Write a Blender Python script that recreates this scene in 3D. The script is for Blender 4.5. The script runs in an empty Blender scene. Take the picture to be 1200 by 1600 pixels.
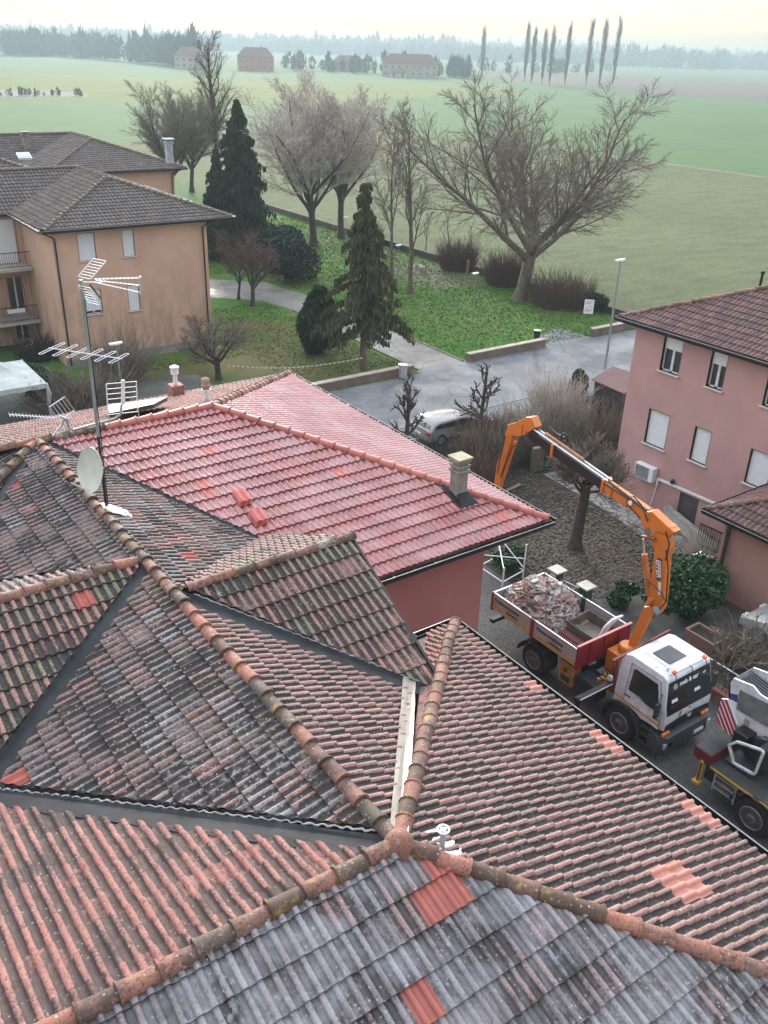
import bpy, bmesh, math, random
import numpy as np
from mathutils import Vector, Matrix
from math import radians as R, sin, cos, pi, sqrt
random.seed(7); np.random.seed(7)
SC = bpy.context.scene
COL = SC.collection

# ------------------------------------------------------------------ camera
CAMH = 17.3; CF = 1402.0
_p, _r, _t = R(27.3), R(1.82), R(35.9)
def _axes():
    fwd = Vector((0, cos(_p), -sin(_p))); up0 = Vector((0, sin(_p), cos(_p))); rt0 = Vector((1, 0, 0))
    rt = rt0*cos(_r)+up0*sin(_r); up = -rt0*sin(_r)+up0*cos(_r)
    def w(v): return Vector((v.x*cos(_t)+v.y*sin(_t), -(v.x*sin(_t)-v.y*cos(_t)), v.z))
    return w(rt), w(up), w(fwd)
RT, UP, FW = _axes()
CAM0 = Vector((-4.671, -20.169, CAMH))
cd = bpy.data.cameras.new('camera'); cam = bpy.data.objects.new('camera', cd); COL.objects.link(cam)
cd.sensor_fit = 'VERTICAL'; cd.sensor_height = 24; cd.lens = CF/1600*24; cd.clip_start = .1; cd.clip_end = 20000
cam.matrix_world = Matrix(((RT.x, UP.x, -FW.x, CAM0.x), (RT.y, UP.y, -FW.y, CAM0.y), (RT.z, UP.z, -FW.z, CAM0.z), (0, 0, 0, 1)))
SC.camera = cam
SC.render.resolution_x = 768; SC.render.resolution_y = 1024

# surveying helpers: sight line through a photo point met with a real plane of known place
def _ray(px, py): return RT*((px-600)/CF)-UP*((py-800)/CF)+FW
def Z(px, py, z=0.0):
    d = _ray(px, py); return CAM0+d*((z-CAM0.z)/d.z)
def atX(px, py, X):
    d = _ray(px, py); return CAM0+d*((X-CAM0.x)/d.x)
def atY(px, py, Y):
    d = _ray(px, py); return CAM0+d*((Y-CAM0.y)/d.y)

# ------------------------------------------------------------------ sky and sun
SUN_EL, SUN_AZ = R(7), R(24)          # azimuth clockwise from +Y
wd = bpy.data.worlds.new('World'); SC.world = wd; wd.use_nodes = True
nt = wd.node_tree; nt.nodes.clear()
sky = nt.nodes.new('ShaderNodeTexSky'); sky.sky_type = 'NISHITA'; sky.sun_disc = False
sky.sun_elevation = SUN_EL; sky.sun_rotation = SUN_AZ; sky.air_density = 1.0; sky.dust_density = 3.0; sky.ozone_density = 3.0
bg = nt.nodes.new('ShaderNodeBackground'); bg.inputs['Strength'].default_value = 0.15
wo = nt.nodes.new('ShaderNodeOutputWorld')
mxs = nt.nodes.new('ShaderNodeMix'); mxs.data_type = 'RGBA'; mxs.inputs[0].default_value = .95
nt.links.new(sky.outputs[0], mxs.inputs[6]); 
tcw = nt.nodes.new('ShaderNodeTexCoord'); spw = nt.nodes.new('ShaderNodeSeparateXYZ'); nt.links.new(tcw.outputs['Generated'], spw.inputs[0])
rmp = nt.nodes.new('ShaderNodeValToRGB'); nt.links.new(spw.outputs[2], rmp.inputs[0])
rmp.color_ramp.elements[0].position = .5; rmp.color_ramp.elements[0].color = (1, 1, 1, 1)
rmp.color_ramp.elements[0].position = .018; rmp.color_ramp.elements[0].color = (.170, .150, .110, 1); e_ = rmp.color_ramp.elements.new(.16); e_.color = (.66, .63, .61, 1); e_ = rmp.color_ramp.elements.new(.07); e_.color = (.262, .238, .188, 1); rmp.color_ramp.elements[-1].position = .45; rmp.color_ramp.elements[-1].color = (.47, .49, .54, 1)
sclv = nt.nodes.new('ShaderNodeVectorMath'); sclv.operation = 'SCALE'; nt.links.new(rmp.outputs[0], sclv.inputs[0]); 
dtw = nt.nodes.new('ShaderNodeVectorMath'); dtw.operation = 'DOT_PRODUCT'; nt.links.new(tcw.outputs['Generated'], dtw.inputs[0]); dtw.inputs[1].default_value = (sin(SUN_AZ), cos(SUN_AZ), .25)
mrw = nt.nodes.new('ShaderNodeMapRange'); nt.links.new(dtw.outputs['Value'], mrw.inputs[0]); mrw.inputs[1].default_value = -1; mrw.inputs[2].default_value = 1; mrw.inputs[3].default_value = 3.0; mrw.inputs[4].default_value = 14.0
mpw = nt.nodes.new('ShaderNodeMapping'); mpw.inputs['Scale'].default_value = (1.5, 1.5, 22); nt.links.new(tcw.outputs['Generated'], mpw.inputs[0])
nzw = nt.nodes.new('ShaderNodeTexNoise'); nzw.inputs['Scale'].default_value = 2.2; nzw.inputs['Detail'].default_value = 5; nt.links.new(mpw.outputs[0], nzw.inputs['Vector'])
mrn = nt.nodes.new('ShaderNodeMapRange'); nt.links.new(nzw.outputs['Fac'], mrn.inputs[0]); mrn.inputs[1].default_value = .3; mrn.inputs[2].default_value = .7; mrn.inputs[3].default_value = .86; mrn.inputs[4].default_value = 1.1
mmw = nt.nodes.new('ShaderNodeMath'); mmw.operation = 'MULTIPLY'; nt.links.new(mrw.outputs[0], mmw.inputs[0]); nt.links.new(mrn.outputs[0], mmw.inputs[1])
nt.links.new(mmw.outputs[0], sclv.inputs['Scale'])      # the veil is brighter towards the low sun
nt.links.new(sclv.outputs[0], mxs.inputs[7])      # thin high overcast veil, cream low down and grey blue overhead
nt.links.new(mxs.outputs[2], bg.inputs[0]); nt.links.new(bg.outputs[0], wo.inputs[0])
sd = bpy.data.lights.new('sun', 'SUN'); sd.energy = 1.9; sd.angle = R(16); sd.color = (1, .91, .82)
so = bpy.data.objects.new('sun', sd); COL.objects.link(so)
sdir = Vector((sin(SUN_AZ)*cos(SUN_EL+R(10)), cos(SUN_AZ)*cos(SUN_EL+R(10)), sin(SUN_EL+R(10))))
so.rotation_euler = sdir.to_track_quat('Z', 'Y').to_euler(); so.location = (0, 0, 40)
SC.view_settings.view_transform = 'Standard'; SC.view_settings.look = 'None'
SC.view_settings.gamma = 1; SC.view_settings.exposure = 1.66
SC.cycles.volume_bounces = 1

# ------------------------------------------------------------------ object helpers
def tag(o, label=None, cat=None, group=None, kind=None):
    if label: o['label'] = label
    if cat: o['category'] = cat
    if group: o['group'] = group
    if kind: o['kind'] = kind
    return o
def thing(name, label, cat, loc=(0, 0, 0), group=None):
    o = bpy.data.objects.new(name, None); COL.objects.link(o); o.location = loc
    o.empty_display_size = .3
    return tag(o, label, cat, group)
class MB:
    def __init__(s): s.v = []; s.f = []; s.T = None; s.at = {}
    def add(s, vs, fs):
        n = len(s.v)
        if s.T is not None: vs = [s.T @ Vector(v) for v in vs]
        s.v += [tuple(v) for v in vs]; s.f += [tuple(i+n for i in f) for f in fs]; return s
    def box(s, x0, x1, y0, y1, z0, z1):
        if x0 > x1: x0, x1 = x1, x0
        if y0 > y1: y0, y1 = y1, y0
        if z0 > z1: z0, z1 = z1, z0
        return s.add([(x0, y0, z0), (x1, y0, z0), (x1, y1, z0), (x0, y1, z0), (x0, y0, z1), (x1, y0, z1), (x1, y1, z1), (x0, y1, z1)],
                     [(0, 3, 2, 1), (4, 5, 6, 7), (0, 1, 5, 4), (1, 2, 6, 5), (2, 3, 7, 6), (3, 0, 4, 7)])
    def hexa(s, p): return s.add(p, [(0, 3, 2, 1), (4, 5, 6, 7), (0, 1, 5, 4), (1, 2, 6, 5), (2, 3, 7, 6), (3, 0, 4, 7)])
    def poly(s, pts): return s.add(pts, [tuple(range(len(pts)))])
    def prism(s, pts, off):       # pts 3D polygon, off vector
        n = len(pts); off = Vector(off)
        vs = [Vector(p) for p in pts]+[Vector(p)+off for p in pts]
        return s.add(vs, [tuple(range(n))[::-1], tuple(range(n, 2*n))]+[(i, (i+1) % n, n+(i+1) % n, n+i) for i in range(n)])
    def tube(s, pts, r, n=6, caps=True):
        pts = [Vector(p) for p in pts]; m = len(pts)
        if not hasattr(r, '__len__'): r = [r]*m
        vs = []; fs = []
        d0 = (pts[1]-pts[0]).normalized(); a = d0.orthogonal().normalized()
        for i, p in enumerate(pts):
            d = (pts[min(i+1, m-1)]-pts[max(i-1, 0)])
            if d.length < 1e-9: d = d0
            d.normalize(); a = (a-d*a.dot(d))
            if a.length < 1e-6: a = d.orthogonal()
            a.normalize(); b = d.cross(a)
            for k in range(n):
                t = 2*pi*k/n; vs.append(p+(a*cos(t)+b*sin(t))*r[i])
        for i in range(m-1):
            for k in range(n): fs.append((i*n+k, i*n+(k+1) % n, (i+1)*n+(k+1) % n, (i+1)*n+k))
        if caps and n > 2: fs.append(tuple(range(n))[::-1]); fs.append(tuple((m-1)*n+k for k in range(n)))
        return s.add(vs, fs)
    def bar(s, p, q, w, h, up=(0, 0, 1)):  # rectangular bar, w sideways, h along up
        p = Vector(p); q = Vector(q); d = (q-p).normalized(); x = d.cross(Vector(up))
        if x.length < 1e-4: x = d.cross(Vector((0, 1, 0)))
        x.normalize(); y = x.cross(d); x *= w/2; y *= h/2
        return s.hexa([p-x-y, p+x-y, q+x-y, q-x-y, p-x+y, p+x+y, q+x+y, q-x+y])
    def lathe(s, prof, c=(0, 0, 0), n=16, axis='z'):
        vs = []; fs = []; c = Vector(c)
        for (r, z) in prof:
            for k in range(n):
                t = 2*pi*k/n
                v = (r*cos(t), r*sin(t), z)
                if axis == 'x': v = (z, r*cos(t), r*sin(t))
                if axis == 'y': v = (r*cos(t), z, r*sin(t))
                vs.append(c+Vector(v))
        for i in range(len(prof)-1):
            for k in range(n): fs.append((i*n+k, i*n+(k+1) % n, (i+1)*n+(k+1) % n, (i+1)*n+k))
        fs.append(tuple(range(n))[::-1]); fs.append(tuple((len(prof)-1)*n+k for k in range(n)))
        return s.add(vs, fs)
    def build(s, name, mat, parent=None, smooth=False, bevel=0, label=None):
        me = bpy.data.meshes.new(name); me.from_pydata(s.v, [], s.f); me.update()
        o = bpy.data.objects.new(name, me); COL.objects.link(o)
        if mat: me.materials.append(mat)
        return finish(o, parent, smooth, bevel, label)
def finish(o, parent=None, smooth=False, bevel=0, label=None):
    me = o.data
    if bevel:
        bm = bmesh.new(); bm.from_mesh(me)
        bmesh.ops.remove_doubles(bm, verts=bm.verts, dist=1e-5)
        bmesh.ops.recalc_face_normals(bm, faces=bm.faces)
        es = [e for e in bm.edges if e.is_manifold and e.calc_face_angle(0) > .5]
        bmesh.ops.bevel(bm, geom=es, offset=bevel, segments=2, profile=.6, affect='EDGES', clamp_overlap=True)
        bm.to_mesh(me); bm.free()
    if smooth:
        me.polygons.foreach_set('use_smooth', [True]*len(me.polygons))
        try: me.set_sharp_from_angle(angle=R(42))
        except Exception: pass
    if parent is not None:
        o.parent = parent
        if parent.type == 'EMPTY': o.location = -Vector(parent.location)
    if label: o['label'] = label
    return o
def np_mesh(name, V, F, mat, parent=None, smooth=False):   # V (n,3) F (m,k)
    V = np.asarray(V, dtype=np.float32); F = np.asarray(F, dtype=np.int32); k = F.shape[1]
    me = bpy.data.meshes.new(name)
    me.vertices.add(len(V)); me.vertices.foreach_set('co', V.ravel())
    me.loops.add(F.size); me.loops.foreach_set('vertex_index', F.ravel())
    me.polygons.add(len(F)); me.polygons.foreach_set('loop_start', np.arange(0, F.size, k, dtype=np.int32))
    try: me.polygons.foreach_set('loop_total', np.full(len(F), k, dtype=np.int32))
    except Exception: pass
    me.update(calc_edges=True); me.validate()
    if mat: me.materials.append(mat)
    o = bpy.data.objects.new(name, me); COL.objects.link(o)
    if smooth: me.polygons.foreach_set('use_smooth', [True]*len(me.polygons))
    if parent is not None:
        o.parent = parent
        if parent.type == 'EMPTY': o.location = -Vector(parent.location)
    return o
def copy_tree(o, parent=None):
    c = o.copy(); COL.objects.link(c); c.parent = parent
    for ch in list(o.children): copy_tree(ch, c)
    return c
def text_mb(mb, s, origin, xdir, ydir, size, depth=.004, shear=0, bold=0):
    cu = bpy.data.curves.new('txt', 'FONT'); cu.body = s; cu.size = size; cu.extrude = depth; cu.shear = shear; cu.offset = bold
    ob = bpy.data.objects.new('txt', cu); COL.objects.link(ob)
    dg = bpy.context.evaluated_depsgraph_get(); me = bpy.data.meshes.new_from_object(ob.evaluated_get(dg))
    x = Vector(xdir).normalized(); y = Vector(ydir).normalized(); z = x.cross(y); o = Vector(origin)
    mb.add([o+x*v.co.x+y*v.co.y+z*v.co.z for v in me.vertices], [tuple(p.vertices) for p in me.polygons])
    bpy.data.objects.remove(ob); bpy.data.meshes.remove(me)

# ------------------------------------------------------------------ materials
class NT:
    def __init__(s, name):
        s.m = bpy.data.materials.new(name); s.m.use_nodes = True; s.t = s.m.node_tree; s.t.nodes.clear()
        s.out = s.t.nodes.new('ShaderNodeOutputMaterial'); s.b = s.t.nodes.new('ShaderNodeBsdfPrincipled')
        s.t.links.new(s.b.outputs[0], s.out.inputs[0])
        s.tc = s.t.nodes.new('ShaderNodeTexCoord')
    def set(s, sock, v):
        if isinstance(v, bpy.types.NodeSocket): s.t.links.new(v, sock)
        elif v is not None:
            if hasattr(v, '__len__') and len(v) == 3 and sock.type == 'RGBA': v = (*v, 1)
            sock.default_value = v
    def bs(s, **k):
        for n, v in k.items(): s.set(s.b.inputs[n.replace('_', ' ')], v)
    def obj(s): return s.tc.outputs['Object']
    def mapv(s, scale, vec=None):
        n = s.t.nodes.new('ShaderNodeMapping'); s.set(n.inputs['Vector'], vec or s.obj()); s.set(n.inputs['Scale'], scale); return n.outputs[0]
    def noise(s, scale, detail=4, rough=.55, vec=None, dist=0):
        n = s.t.nodes.new('ShaderNodeTexNoise'); s.set(n.inputs['Vector'], vec or s.obj())
        n.inputs['Scale'].default_value = scale; n.inputs['Detail'].default_value = detail; n.inputs['Roughness'].default_value = rough; n.inputs['Distortion'].default_value = dist
        return n.outputs['Fac']
    def vor(s, scale, vec=None, feat='F1', out='Distance'):
        n = s.t.nodes.new('ShaderNodeTexVoronoi'); n.feature = feat; s.set(n.inputs['Vector'], vec or s.obj()); n.inputs['Scale'].default_value = scale
        return n.outputs[out]
    def ramp(s, f, stops):
        n = s.t.nodes.new('ShaderNodeValToRGB'); s.set(n.inputs[0], f); e = n.color_ramp.elements
        while len(e) > len(stops): e.remove(e[-1])
        while len(e) < len(stops): e.new(1)
        for i, (p, c) in enumerate(stops):
            e[i].position = p; e[i].color = (c, c, c, 1) if not hasattr(c, '__len__') else (*c, 1)
        return n.outputs[0]
    def mix(s, f, a, b, mode='MIX'):
        n = s.t.nodes.new('ShaderNodeMix'); n.data_type = 'RGBA'; n.blend_type = mode
        s.set(n.inputs[0], f); s.set(n.inputs[6], a); s.set(n.inputs[7], b); return n.outputs[2]
    def math(s, op, a, b=None, clamp=False):
        n = s.t.nodes.new('ShaderNodeMath'); n.operation = op; n.use_clamp = clamp; s.set(n.inputs[0], a); s.set(n.inputs[1], b); return n.outputs[0]
    def attr(s, name):
        n = s.t.nodes.new('ShaderNodeAttribute'); n.attribute_name = name; return n
    def bump(s, h, strength=.3, dist=.02):
        n = s.t.nodes.new('ShaderNodeBump'); s.set(n.inputs['Height'], h); n.inputs['Strength'].default_value = strength; n.inputs['Distance'].default_value = dist
        s.set(s.b.inputs['Normal'], n.outputs[0])
def M(name, col, rough=.7, metal=0, var=.25, scale=3, bump=0, bscale=None, dirt=0, spec=.5):
    n = NT(name); f = n.noise(scale, 5)
    a = tuple(c*(1-var) for c in col); b = tuple(min(1, c*(1+var)) for c in col)
    c = n.mix(n.ramp(f, [(.3, 0), (.7, 1)]), a, b)
    if dirt: c = n.mix(n.ramp(n.noise(scale*.37, 6, .7), [(.5, 0), (.75, dirt)]), c, tuple(x*.35 for x in col))
    n.bs(Base_Color=c, Roughness=rough, Metallic=metal, Specular_IOR_Level=spec)
    if bump: n.bump(n.noise(bscale or scale*8, 4), bump, .02)
    return n.m
def Mtile(name, cols, dark=(.018, .017, .018), dirt_shade=.6, lich=.5, moss=.3, mcol=(.15, .115, .035), rough=.8, new=(.30, .078, .058), ribk=.5, newr=None, chalk_sheen=0, coat=0, chalk_sheen_col=(.52, .42, .44)):
    n = NT(name); rnd = n.attr('rnd').outputs['Fac']; kd = n.attr('isnew').outputs['Fac']; rib = n.attr('rib').outputs['Fac']
    k = len(cols); base = n.ramp(rnd, [(i/(k-1), c) for i, c in enumerate(cols)])
    base = n.mix(n.ramp(n.noise(.7, 3), [(.35, 0), (.65, .5)]), base, tuple(sum(c[i] for c in cols)/k for i in range(3)))
    f = n.math('ADD', n.math('ADD', n.math('MULTIPLY', n.math('SUBTRACT', n.noise(1.3, 6, .7), .5), 1.9), .5), n.math('MULTIPLY', n.math('SUBTRACT', rnd, .5), .5))
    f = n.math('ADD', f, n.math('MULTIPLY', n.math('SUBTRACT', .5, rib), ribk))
    f = n.math('ADD', f, n.math('MULTIPLY', n.math('SUBTRACT', n.noise(19, 5, .75), .5), .95))
    d = n.ramp(f, [(.36, 0), (.60, dirt_shade)])  # dirt mask, which also carries the shadow painted on the course lips
    c = n.mix(d, base, dark)
    v = n.vor(13, out='Distance'); vm = n.math('MULTIPLY', n.ramp(n.math('ADD', v, n.math('MULTIPLY', n.noise(40, 3), .34)), [(.30, 1), (.37, 0)]), n.ramp(n.noise(1.7, 4, .6), [(.42-.12*lich, 0), (.60, min(1, lich*1.3))]))
    c = n.mix(n.math('MULTIPLY', vm, .8), c, (.40, .41, .40))
    c = n.mix(n.ramp(n.noise(30, 4, .8), [(.52, 0), (.62, .85)]), c, dark)
    if chalk_sheen: c = n.mix(n.math('MULTIPLY', n.ramp(n.noise(.9, 5, .65, dist=.6), [(.44, 0), (.66, 1)]), chalk_sheen), c, chalk_sheen_col)  # pale patches: roof sheen painted into the colour as chalky noise
    c = n.mix(n.math('MULTIPLY', n.ramp(n.noise(9, 4, .65), [(.55, 0), (.66, .75)]), n.ramp(n.noise(.55, 2), [(.5, 0), (.62, lich)])), c, (.26, .265, .27))
    c = n.mix(n.math('MULTIPLY', n.ramp(n.noise(5, 5, .7), [(.56, 0), (.66, 1)]), n.ramp(n.math('ADD', n.noise(.9, 2), n.math('MULTIPLY', rnd, .08)), [(.5, 0), (.62, moss)])), c, mcol)
    nw = n.mix(n.ramp(n.noise(4, 4), [(.3, 0), (.7, 1)]), tuple(x*.85 for x in new), tuple(x*1.15 for x in new))
    c = n.mix(kd, c, nw)
    n.bs(Base_Color=c, Roughness=n.ramp(n.noise(6, 3), [(.3, rough-.1), (.7, min(1, rough+.08))]) if newr is None else n.math('ADD', rough, n.math('MULTIPLY', kd, newr-rough)))
    if coat: n.bs(Coat_Weight=coat, Coat_Roughness=.16)
    n.bump(n.noise(45, 5, .7), .5, .012)
    return n.m
MT = {}
MT['tile_old'] = Mtile('weathered_clay_tile', [(.14, .11, .10), (.30, .15, .125), (.20, .15, .14), (.36, .18, .15), (.15, .15, .10), (.32, .15, .12), (.19, .19, .11), (.26, .23, .22)], dirt_shade=.9, ribk=.55)
MT['tile_grey'] = Mtile('blackened_clay_tile', [(.13, .115, .115), (.21, .13, .12), (.16, .135, .135), (.33, .155, .13), (.27, .27, .28), (.11, .095, .09), (.25, .14, .12), (.16, .14, .085)], dirt_shade=.95, ribk=.6, lich=1, moss=.6)
MT['tile_pink'] = Mtile('faded_clay_tile', [(.25, .10, .08), (.31, .135, .11), (.21, .10, .085), (.34, .16, .13), (.18, .095, .08)], dark=(.028, .021, .020), dirt_shade=.88, ribk=.6, lich=.5, moss=.2)
MT['tile_slate'] = Mtile('grey_coated_tile', [(.17, .165, .18), (.12, .10, .10), (.21, .20, .22), (.26, .14, .12), (.16, .12, .115), (.19, .18, .195)], dirt_shade=.92, ribk=.45, lich=1, moss=.15, rough=.42, newr=.4, chalk_sheen=.6, chalk_sheen_col=(.33, .345, .38))
MT['tile_right'] = Mtile('rain_worn_clay_tile', [(.28, .155, .135), (.23, .14, .13), (.33, .19, .165), (.18, .13, .12), (.29, .155, .13)], dark=(.022, .019, .018), dirt_shade=.97, ribk=1.3, lich=.6, moss=.22, new=(.42, .19, .15))
MT['tile_red'] = Mtile('glossy_red_tile', [(.31, .075, .07), (.36, .10, .095), (.32, .085, .08), (.38, .125, .12), (.30, .075, .07)], dark=(.11, .025, .025), dirt_shade=.4, ribk=.3, lich=.12, moss=0, rough=.24, new=(.36, .07, .05), newr=.4, chalk_sheen=.25, coat=.5)
MT['tile_brown'] = Mtile('grey_brown_tile', [(.13, .105, .09), (.17, .135, .115), (.11, .09, .08), (.18, .15, .13)], dark=(.025, .022, .02), dirt_shade=.8, ribk=.9, lich=.5, moss=.2)
MT['tile_maroon'] = Mtile('dark_red_tile', [(.21, .105, .095), (.27, .13, .115), (.17, .09, .085), (.25, .14, .125)], dark=(.03, .02, .02), dirt_shade=.75, ribk=.9, lich=.3, moss=.1)
MT['cap_old'] = Mtile('mossy_ridge_tile', [(.20, .085, .06), (.30, .115, .08), (.23, .10, .075), (.13, .075, .06), (.33, .14, .105), (.29, .26, .235), (.22, .12, .06), (.30, .11, .075)], dark=(.04, .03, .022), dirt_shade=.8, ribk=.1, lich=.8, moss=.75, mcol=(.30, .20, .04))
MT['cap_red'] = Mtile('red_ridge_tile', [(.40, .11, .08), (.44, .14, .10), (.38, .10, .08)], dark=(.18, .05, .04), dirt_shade=.4, ribk=.1, lich=.05, moss=0, rough=.5)
MT['flash'] = M('lead_flashing', (.017, .020, .024), .75, 0, .45, 2.5, .25, 12, 0, .25)
MT['flash_tan'] = M('rusty_valley_sheet', (.27, .25, .215), .4, .5, .3, 2, .1, 10)
MT['bead'] = M('grey_mortar_bead', (.26, .27, .28), .7, 0, .4, 9, .3)
MT['gutter'] = M('dark_gutter_metal', (.018, .016, .016), .4, .2, .3, 4)
MT['gutter_edge'] = M('gutter_rim', (.30, .30, .31), .4, .5, .2, 5)
MT['deck'] = M('roof_deck', (.04, .035, .03), .9)
def Mwall(name, col, stain=.5, stz=(0, 4), scol=(.07, .06, .05)):
    n = NT(name); c = n.mix(n.ramp(n.noise(.8, 5), [(.35, 0), (.65, 1)]), tuple(x*.93 for x in col), tuple(x*1.05 for x in col))
    sp = n.t.nodes.new('ShaderNodeSeparateXYZ'); n.t.links.new(n.obj(), sp.inputs[0])
    mr = n.t.nodes.new('ShaderNodeMapRange'); n.set(mr.inputs[0], sp.outputs[2]); mr.inputs[1].default_value = stz[0]; mr.inputs[2].default_value = stz[1]; mr.inputs[3].default_value = 1; mr.inputs[4].default_value = 0
    streak = n.noise(1.0, 6, .7, n.mapv((1.6, 1.6, .35)))
    f = n.math('MULTIPLY', n.ramp(streak, [(.44, 0), (.58, 1)]), n.math('MULTIPLY', mr.outputs[0], stain), True)
    c = n.mix(f, c, scol)
    c = n.mix(n.ramp(n.noise(.35, 3, .5, n.mapv((1, 1, .6))), [(.45, 0), (.6, stain*.16)]), c, tuple(x*.6 for x in col))
    n.bs(Base_Color=c, Roughness=.9, Specular_IOR_Level=.2); n.bump(n.noise(45, 4, .6), .25, .01); return n.m
MT['orange_wall'] = Mwall('orange_plaster', (.56, .37, .275), .75, (0, 5.6), (.22, .17, .125))
MT['pink_wall'] = Mwall('pink_plaster', (.43, .265, .25), .25, (0, 4), (.2, .12, .11))
MT['red_wall'] = Mwall('rose_plaster', (.34, .135, .13), .2, (0, 3), (.16, .06, .06))
MT['annex_wall'] = Mwall('salmon_plaster', (.37, .215, .175), .3, (0, 3), (.14, .09, .08))
MT['plinth'] = M('concrete_plinth', (.22, .22, .21), .9, 0, .3, 2, .3)
MT['white'] = M('white_paint', (.72, .73, .74), .5, 0, .05, 3)
MT['shutter'] = M('white_shutter', (.66, .69, .72), .55, 0, .05, 6)
MT['sill'] = M('stone_sill', (.55, .53, .50), .6, 0, .1, 5)
MT['frame'] = M('white_window_frame', (.6, .6, .6), .4, 0, .05, 5)
def Mglass(name, col=(.02, .025, .03), rough=.08):
    n = NT(name); n.bs(Base_Color=col, Roughness=rough, Specular_IOR_Level=.8); return n.m
MT['glass'] = Mglass('window_glass')
MT['tglass'] = Mglass('vehicle_glass', (.012, .018, .02), .1)
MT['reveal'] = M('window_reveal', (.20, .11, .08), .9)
MT['alu'] = M('aluminium', (.6, .61, .62), .4, .8, .15, 6)
MT['pole'] = M('galvanised_pole', (.30, .33, .34), .45, .5, .15, 4)
MT['blackm'] = M('black_metal', (.015, .015, .016), .45, .2, .3, 6)
MT['concrete'] = M('concrete', (.24, .235, .22), .9, 0, .3, 3, .3, 25, .4)
MT['chimney'] = M('old_grey_concrete', (.21, .205, .175), .9, 0, .3, 4, .4, 30, .6)
MT['bark'] = M('bark', (.13, .11, .085), .95, 0, .4, 5, .6, 20)
MT['twig'] = M('twig', (.15, .125, .098), .95, 0, .35, 2)
MT['twig_red'] = M('reddish_twig', (.12, .075, .062), .95, 0, .35, 2)
MT['twig_pale'] = M('pale_budding_twig', (.42, .38, .34), .95, 0, .3, 1.5)
MT['bark_dark'] = M('dark_bark', (.055, .046, .038), .95, 0, .4, 5, .6, 20)
def Mleaf(name, a, b, rough=.6):
    n = NT(name); c = n.mix(n.ramp(n.noise(1.2, 4), [(.35, 0), (.65, 1)]), a, b)
    c = n.mix(n.ramp(n.noise(14, 3), [(.4, 0), (.7, .6)]), c, tuple(x*1.5 for x in b))
    n.bs(Base_Color=c, Roughness=rough, Specular_IOR_Level=.3); return n.m
MT['spruce'] = Mleaf('spruce_needles', (.018, .03, .017), (.034, .048, .026), .8)
MT['spruce_olive'] = Mleaf('olive_spruce_needles', (.04, .05, .024), (.07, .072, .036), .8)
MT['yew'] = Mleaf('yew_foliage', (.010, .026, .014), (.02, .042, .018), .7)
MT['laurel'] = Mleaf('laurel_leaves', (.010, .036, .014), (.028, .075, .026), .4)
MT['bluebush'] = Mleaf('blue_green_foliage', (.014, .03, .022), (.028, .05, .034), .8)
MT['farwood'] = M('distant_wood', (.035, .042, .036), 1, 0, .3, .01)
MT['poplar'] = M('poplar_twigs', (.16, .135, .12), 1, 0, .2, .1)
def Mveh(name, col, rough=.3, dirt=.45):
    n = NT(name); c = n.mix(n.ramp(n.noise(5, 6, .7), [(.42, 0), (.75, dirt)]), col, (.12, .10, .08))
    n.bs(Base_Color=c, Roughness=rough, Coat_Weight=.3, Coat_Roughness=.15); return n.m
MT['truck_white'] = Mveh('white_cab_paint', (.62, .66, .72))
MT['crane_orange'] = Mveh('orange_crane_paint', (.58, .165, .012), .38, .35)
MT['bed_red'] = Mveh('dark_red_body_paint', (.19, .010, .022), .4, .08)
MT['bed_grey'] = Mveh('grey_green_dropside', (.40, .42, .39), .5, .25)
MT['rubber'] = M('tyre_rubber', (.018, .018, .019), .85, 0, .3, 8, .2)
MT['rim'] = M('grey_wheel_rim', (.16, .165, .17), .5, .3, .3, 8)
MT['plastic'] = M('dark_plastic', (.03, .036, .038), .5, 0, .2, 6)
MT['ink'] = M('dark_blue_lettering', (.015, .02, .05), .6)
MT['yellow'] = M('yellow_stripe', (.45, .28, .06), .5, 0, .25, 6)
MT['stripe_red'] = M('warning_red', (.38, .02, .04), .5, 0, .1, 6)
MT['ambr'] = M('amber_lens', (.75, .19, .02), .2)
MT['wood'] = M('timber', (.20, .13, .08), .8, 0, .3, 5)

# ------------------------------------------------------------------ ground, fields, roads
def Mground():
    n = NT('field_green'); sp = n.t.nodes.new('ShaderNodeSeparateXYZ'); n.t.links.new(n.obj(), sp.inputs[0])
    c = n.mix(n.ramp(n.noise(.012, 3), [(.3, 0), (.7, 1)]), (.042, .108, .034), (.062, .13, .040))
    c = n.mix(n.ramp(n.noise(.3, 5, .6, n.mapv((.15, 1, 1))), [(.4, 0), (.8, .7)]), c, (.085, .115, .05))
    c = n.mix(n.ramp(n.noise(.05, 5, .7, n.mapv((1, .25, 1))), [(.5, 0), (.7, .6)]), c, (.04, .09, .035))
    c = n.mix(n.ramp(n.noise(1.2, 5, .7, n.mapv((.06, 1, 1))), [(.5, 0), (.7, .5)]), c, (.032, .075, .028))
    n.bs(Base_Color=c, Roughness=.95, Specular_IOR_Level=.1); n.bump(n.noise(3, 4), .3, .1); return n.m
def Mfield(name, a, b, rows=None, sc=.5):
    n = NT(name); c = n.mix(n.ramp(n.noise(.03, 4), [(.35, 0), (.65, 1)]), a, b)
    c = n.mix(n.ramp(n.noise(sc, 7, .75, n.mapv((.5, 1.3, 1))), [(.42, 0), (.7, .8)]), c, tuple(x*.62 for x in a))
    c = n.mix(n.ramp(n.noise(sc*4, 5, .7), [(.52, 0), (.75, .7)]), c, tuple(min(1, x*1.45) for x in b))
    n.bs(Base_Color=c, Roughness=.95, Specular_IOR_Level=.1); n.bump(n.noise(2.2, 6, .7), .8, .25); return n.m
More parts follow.
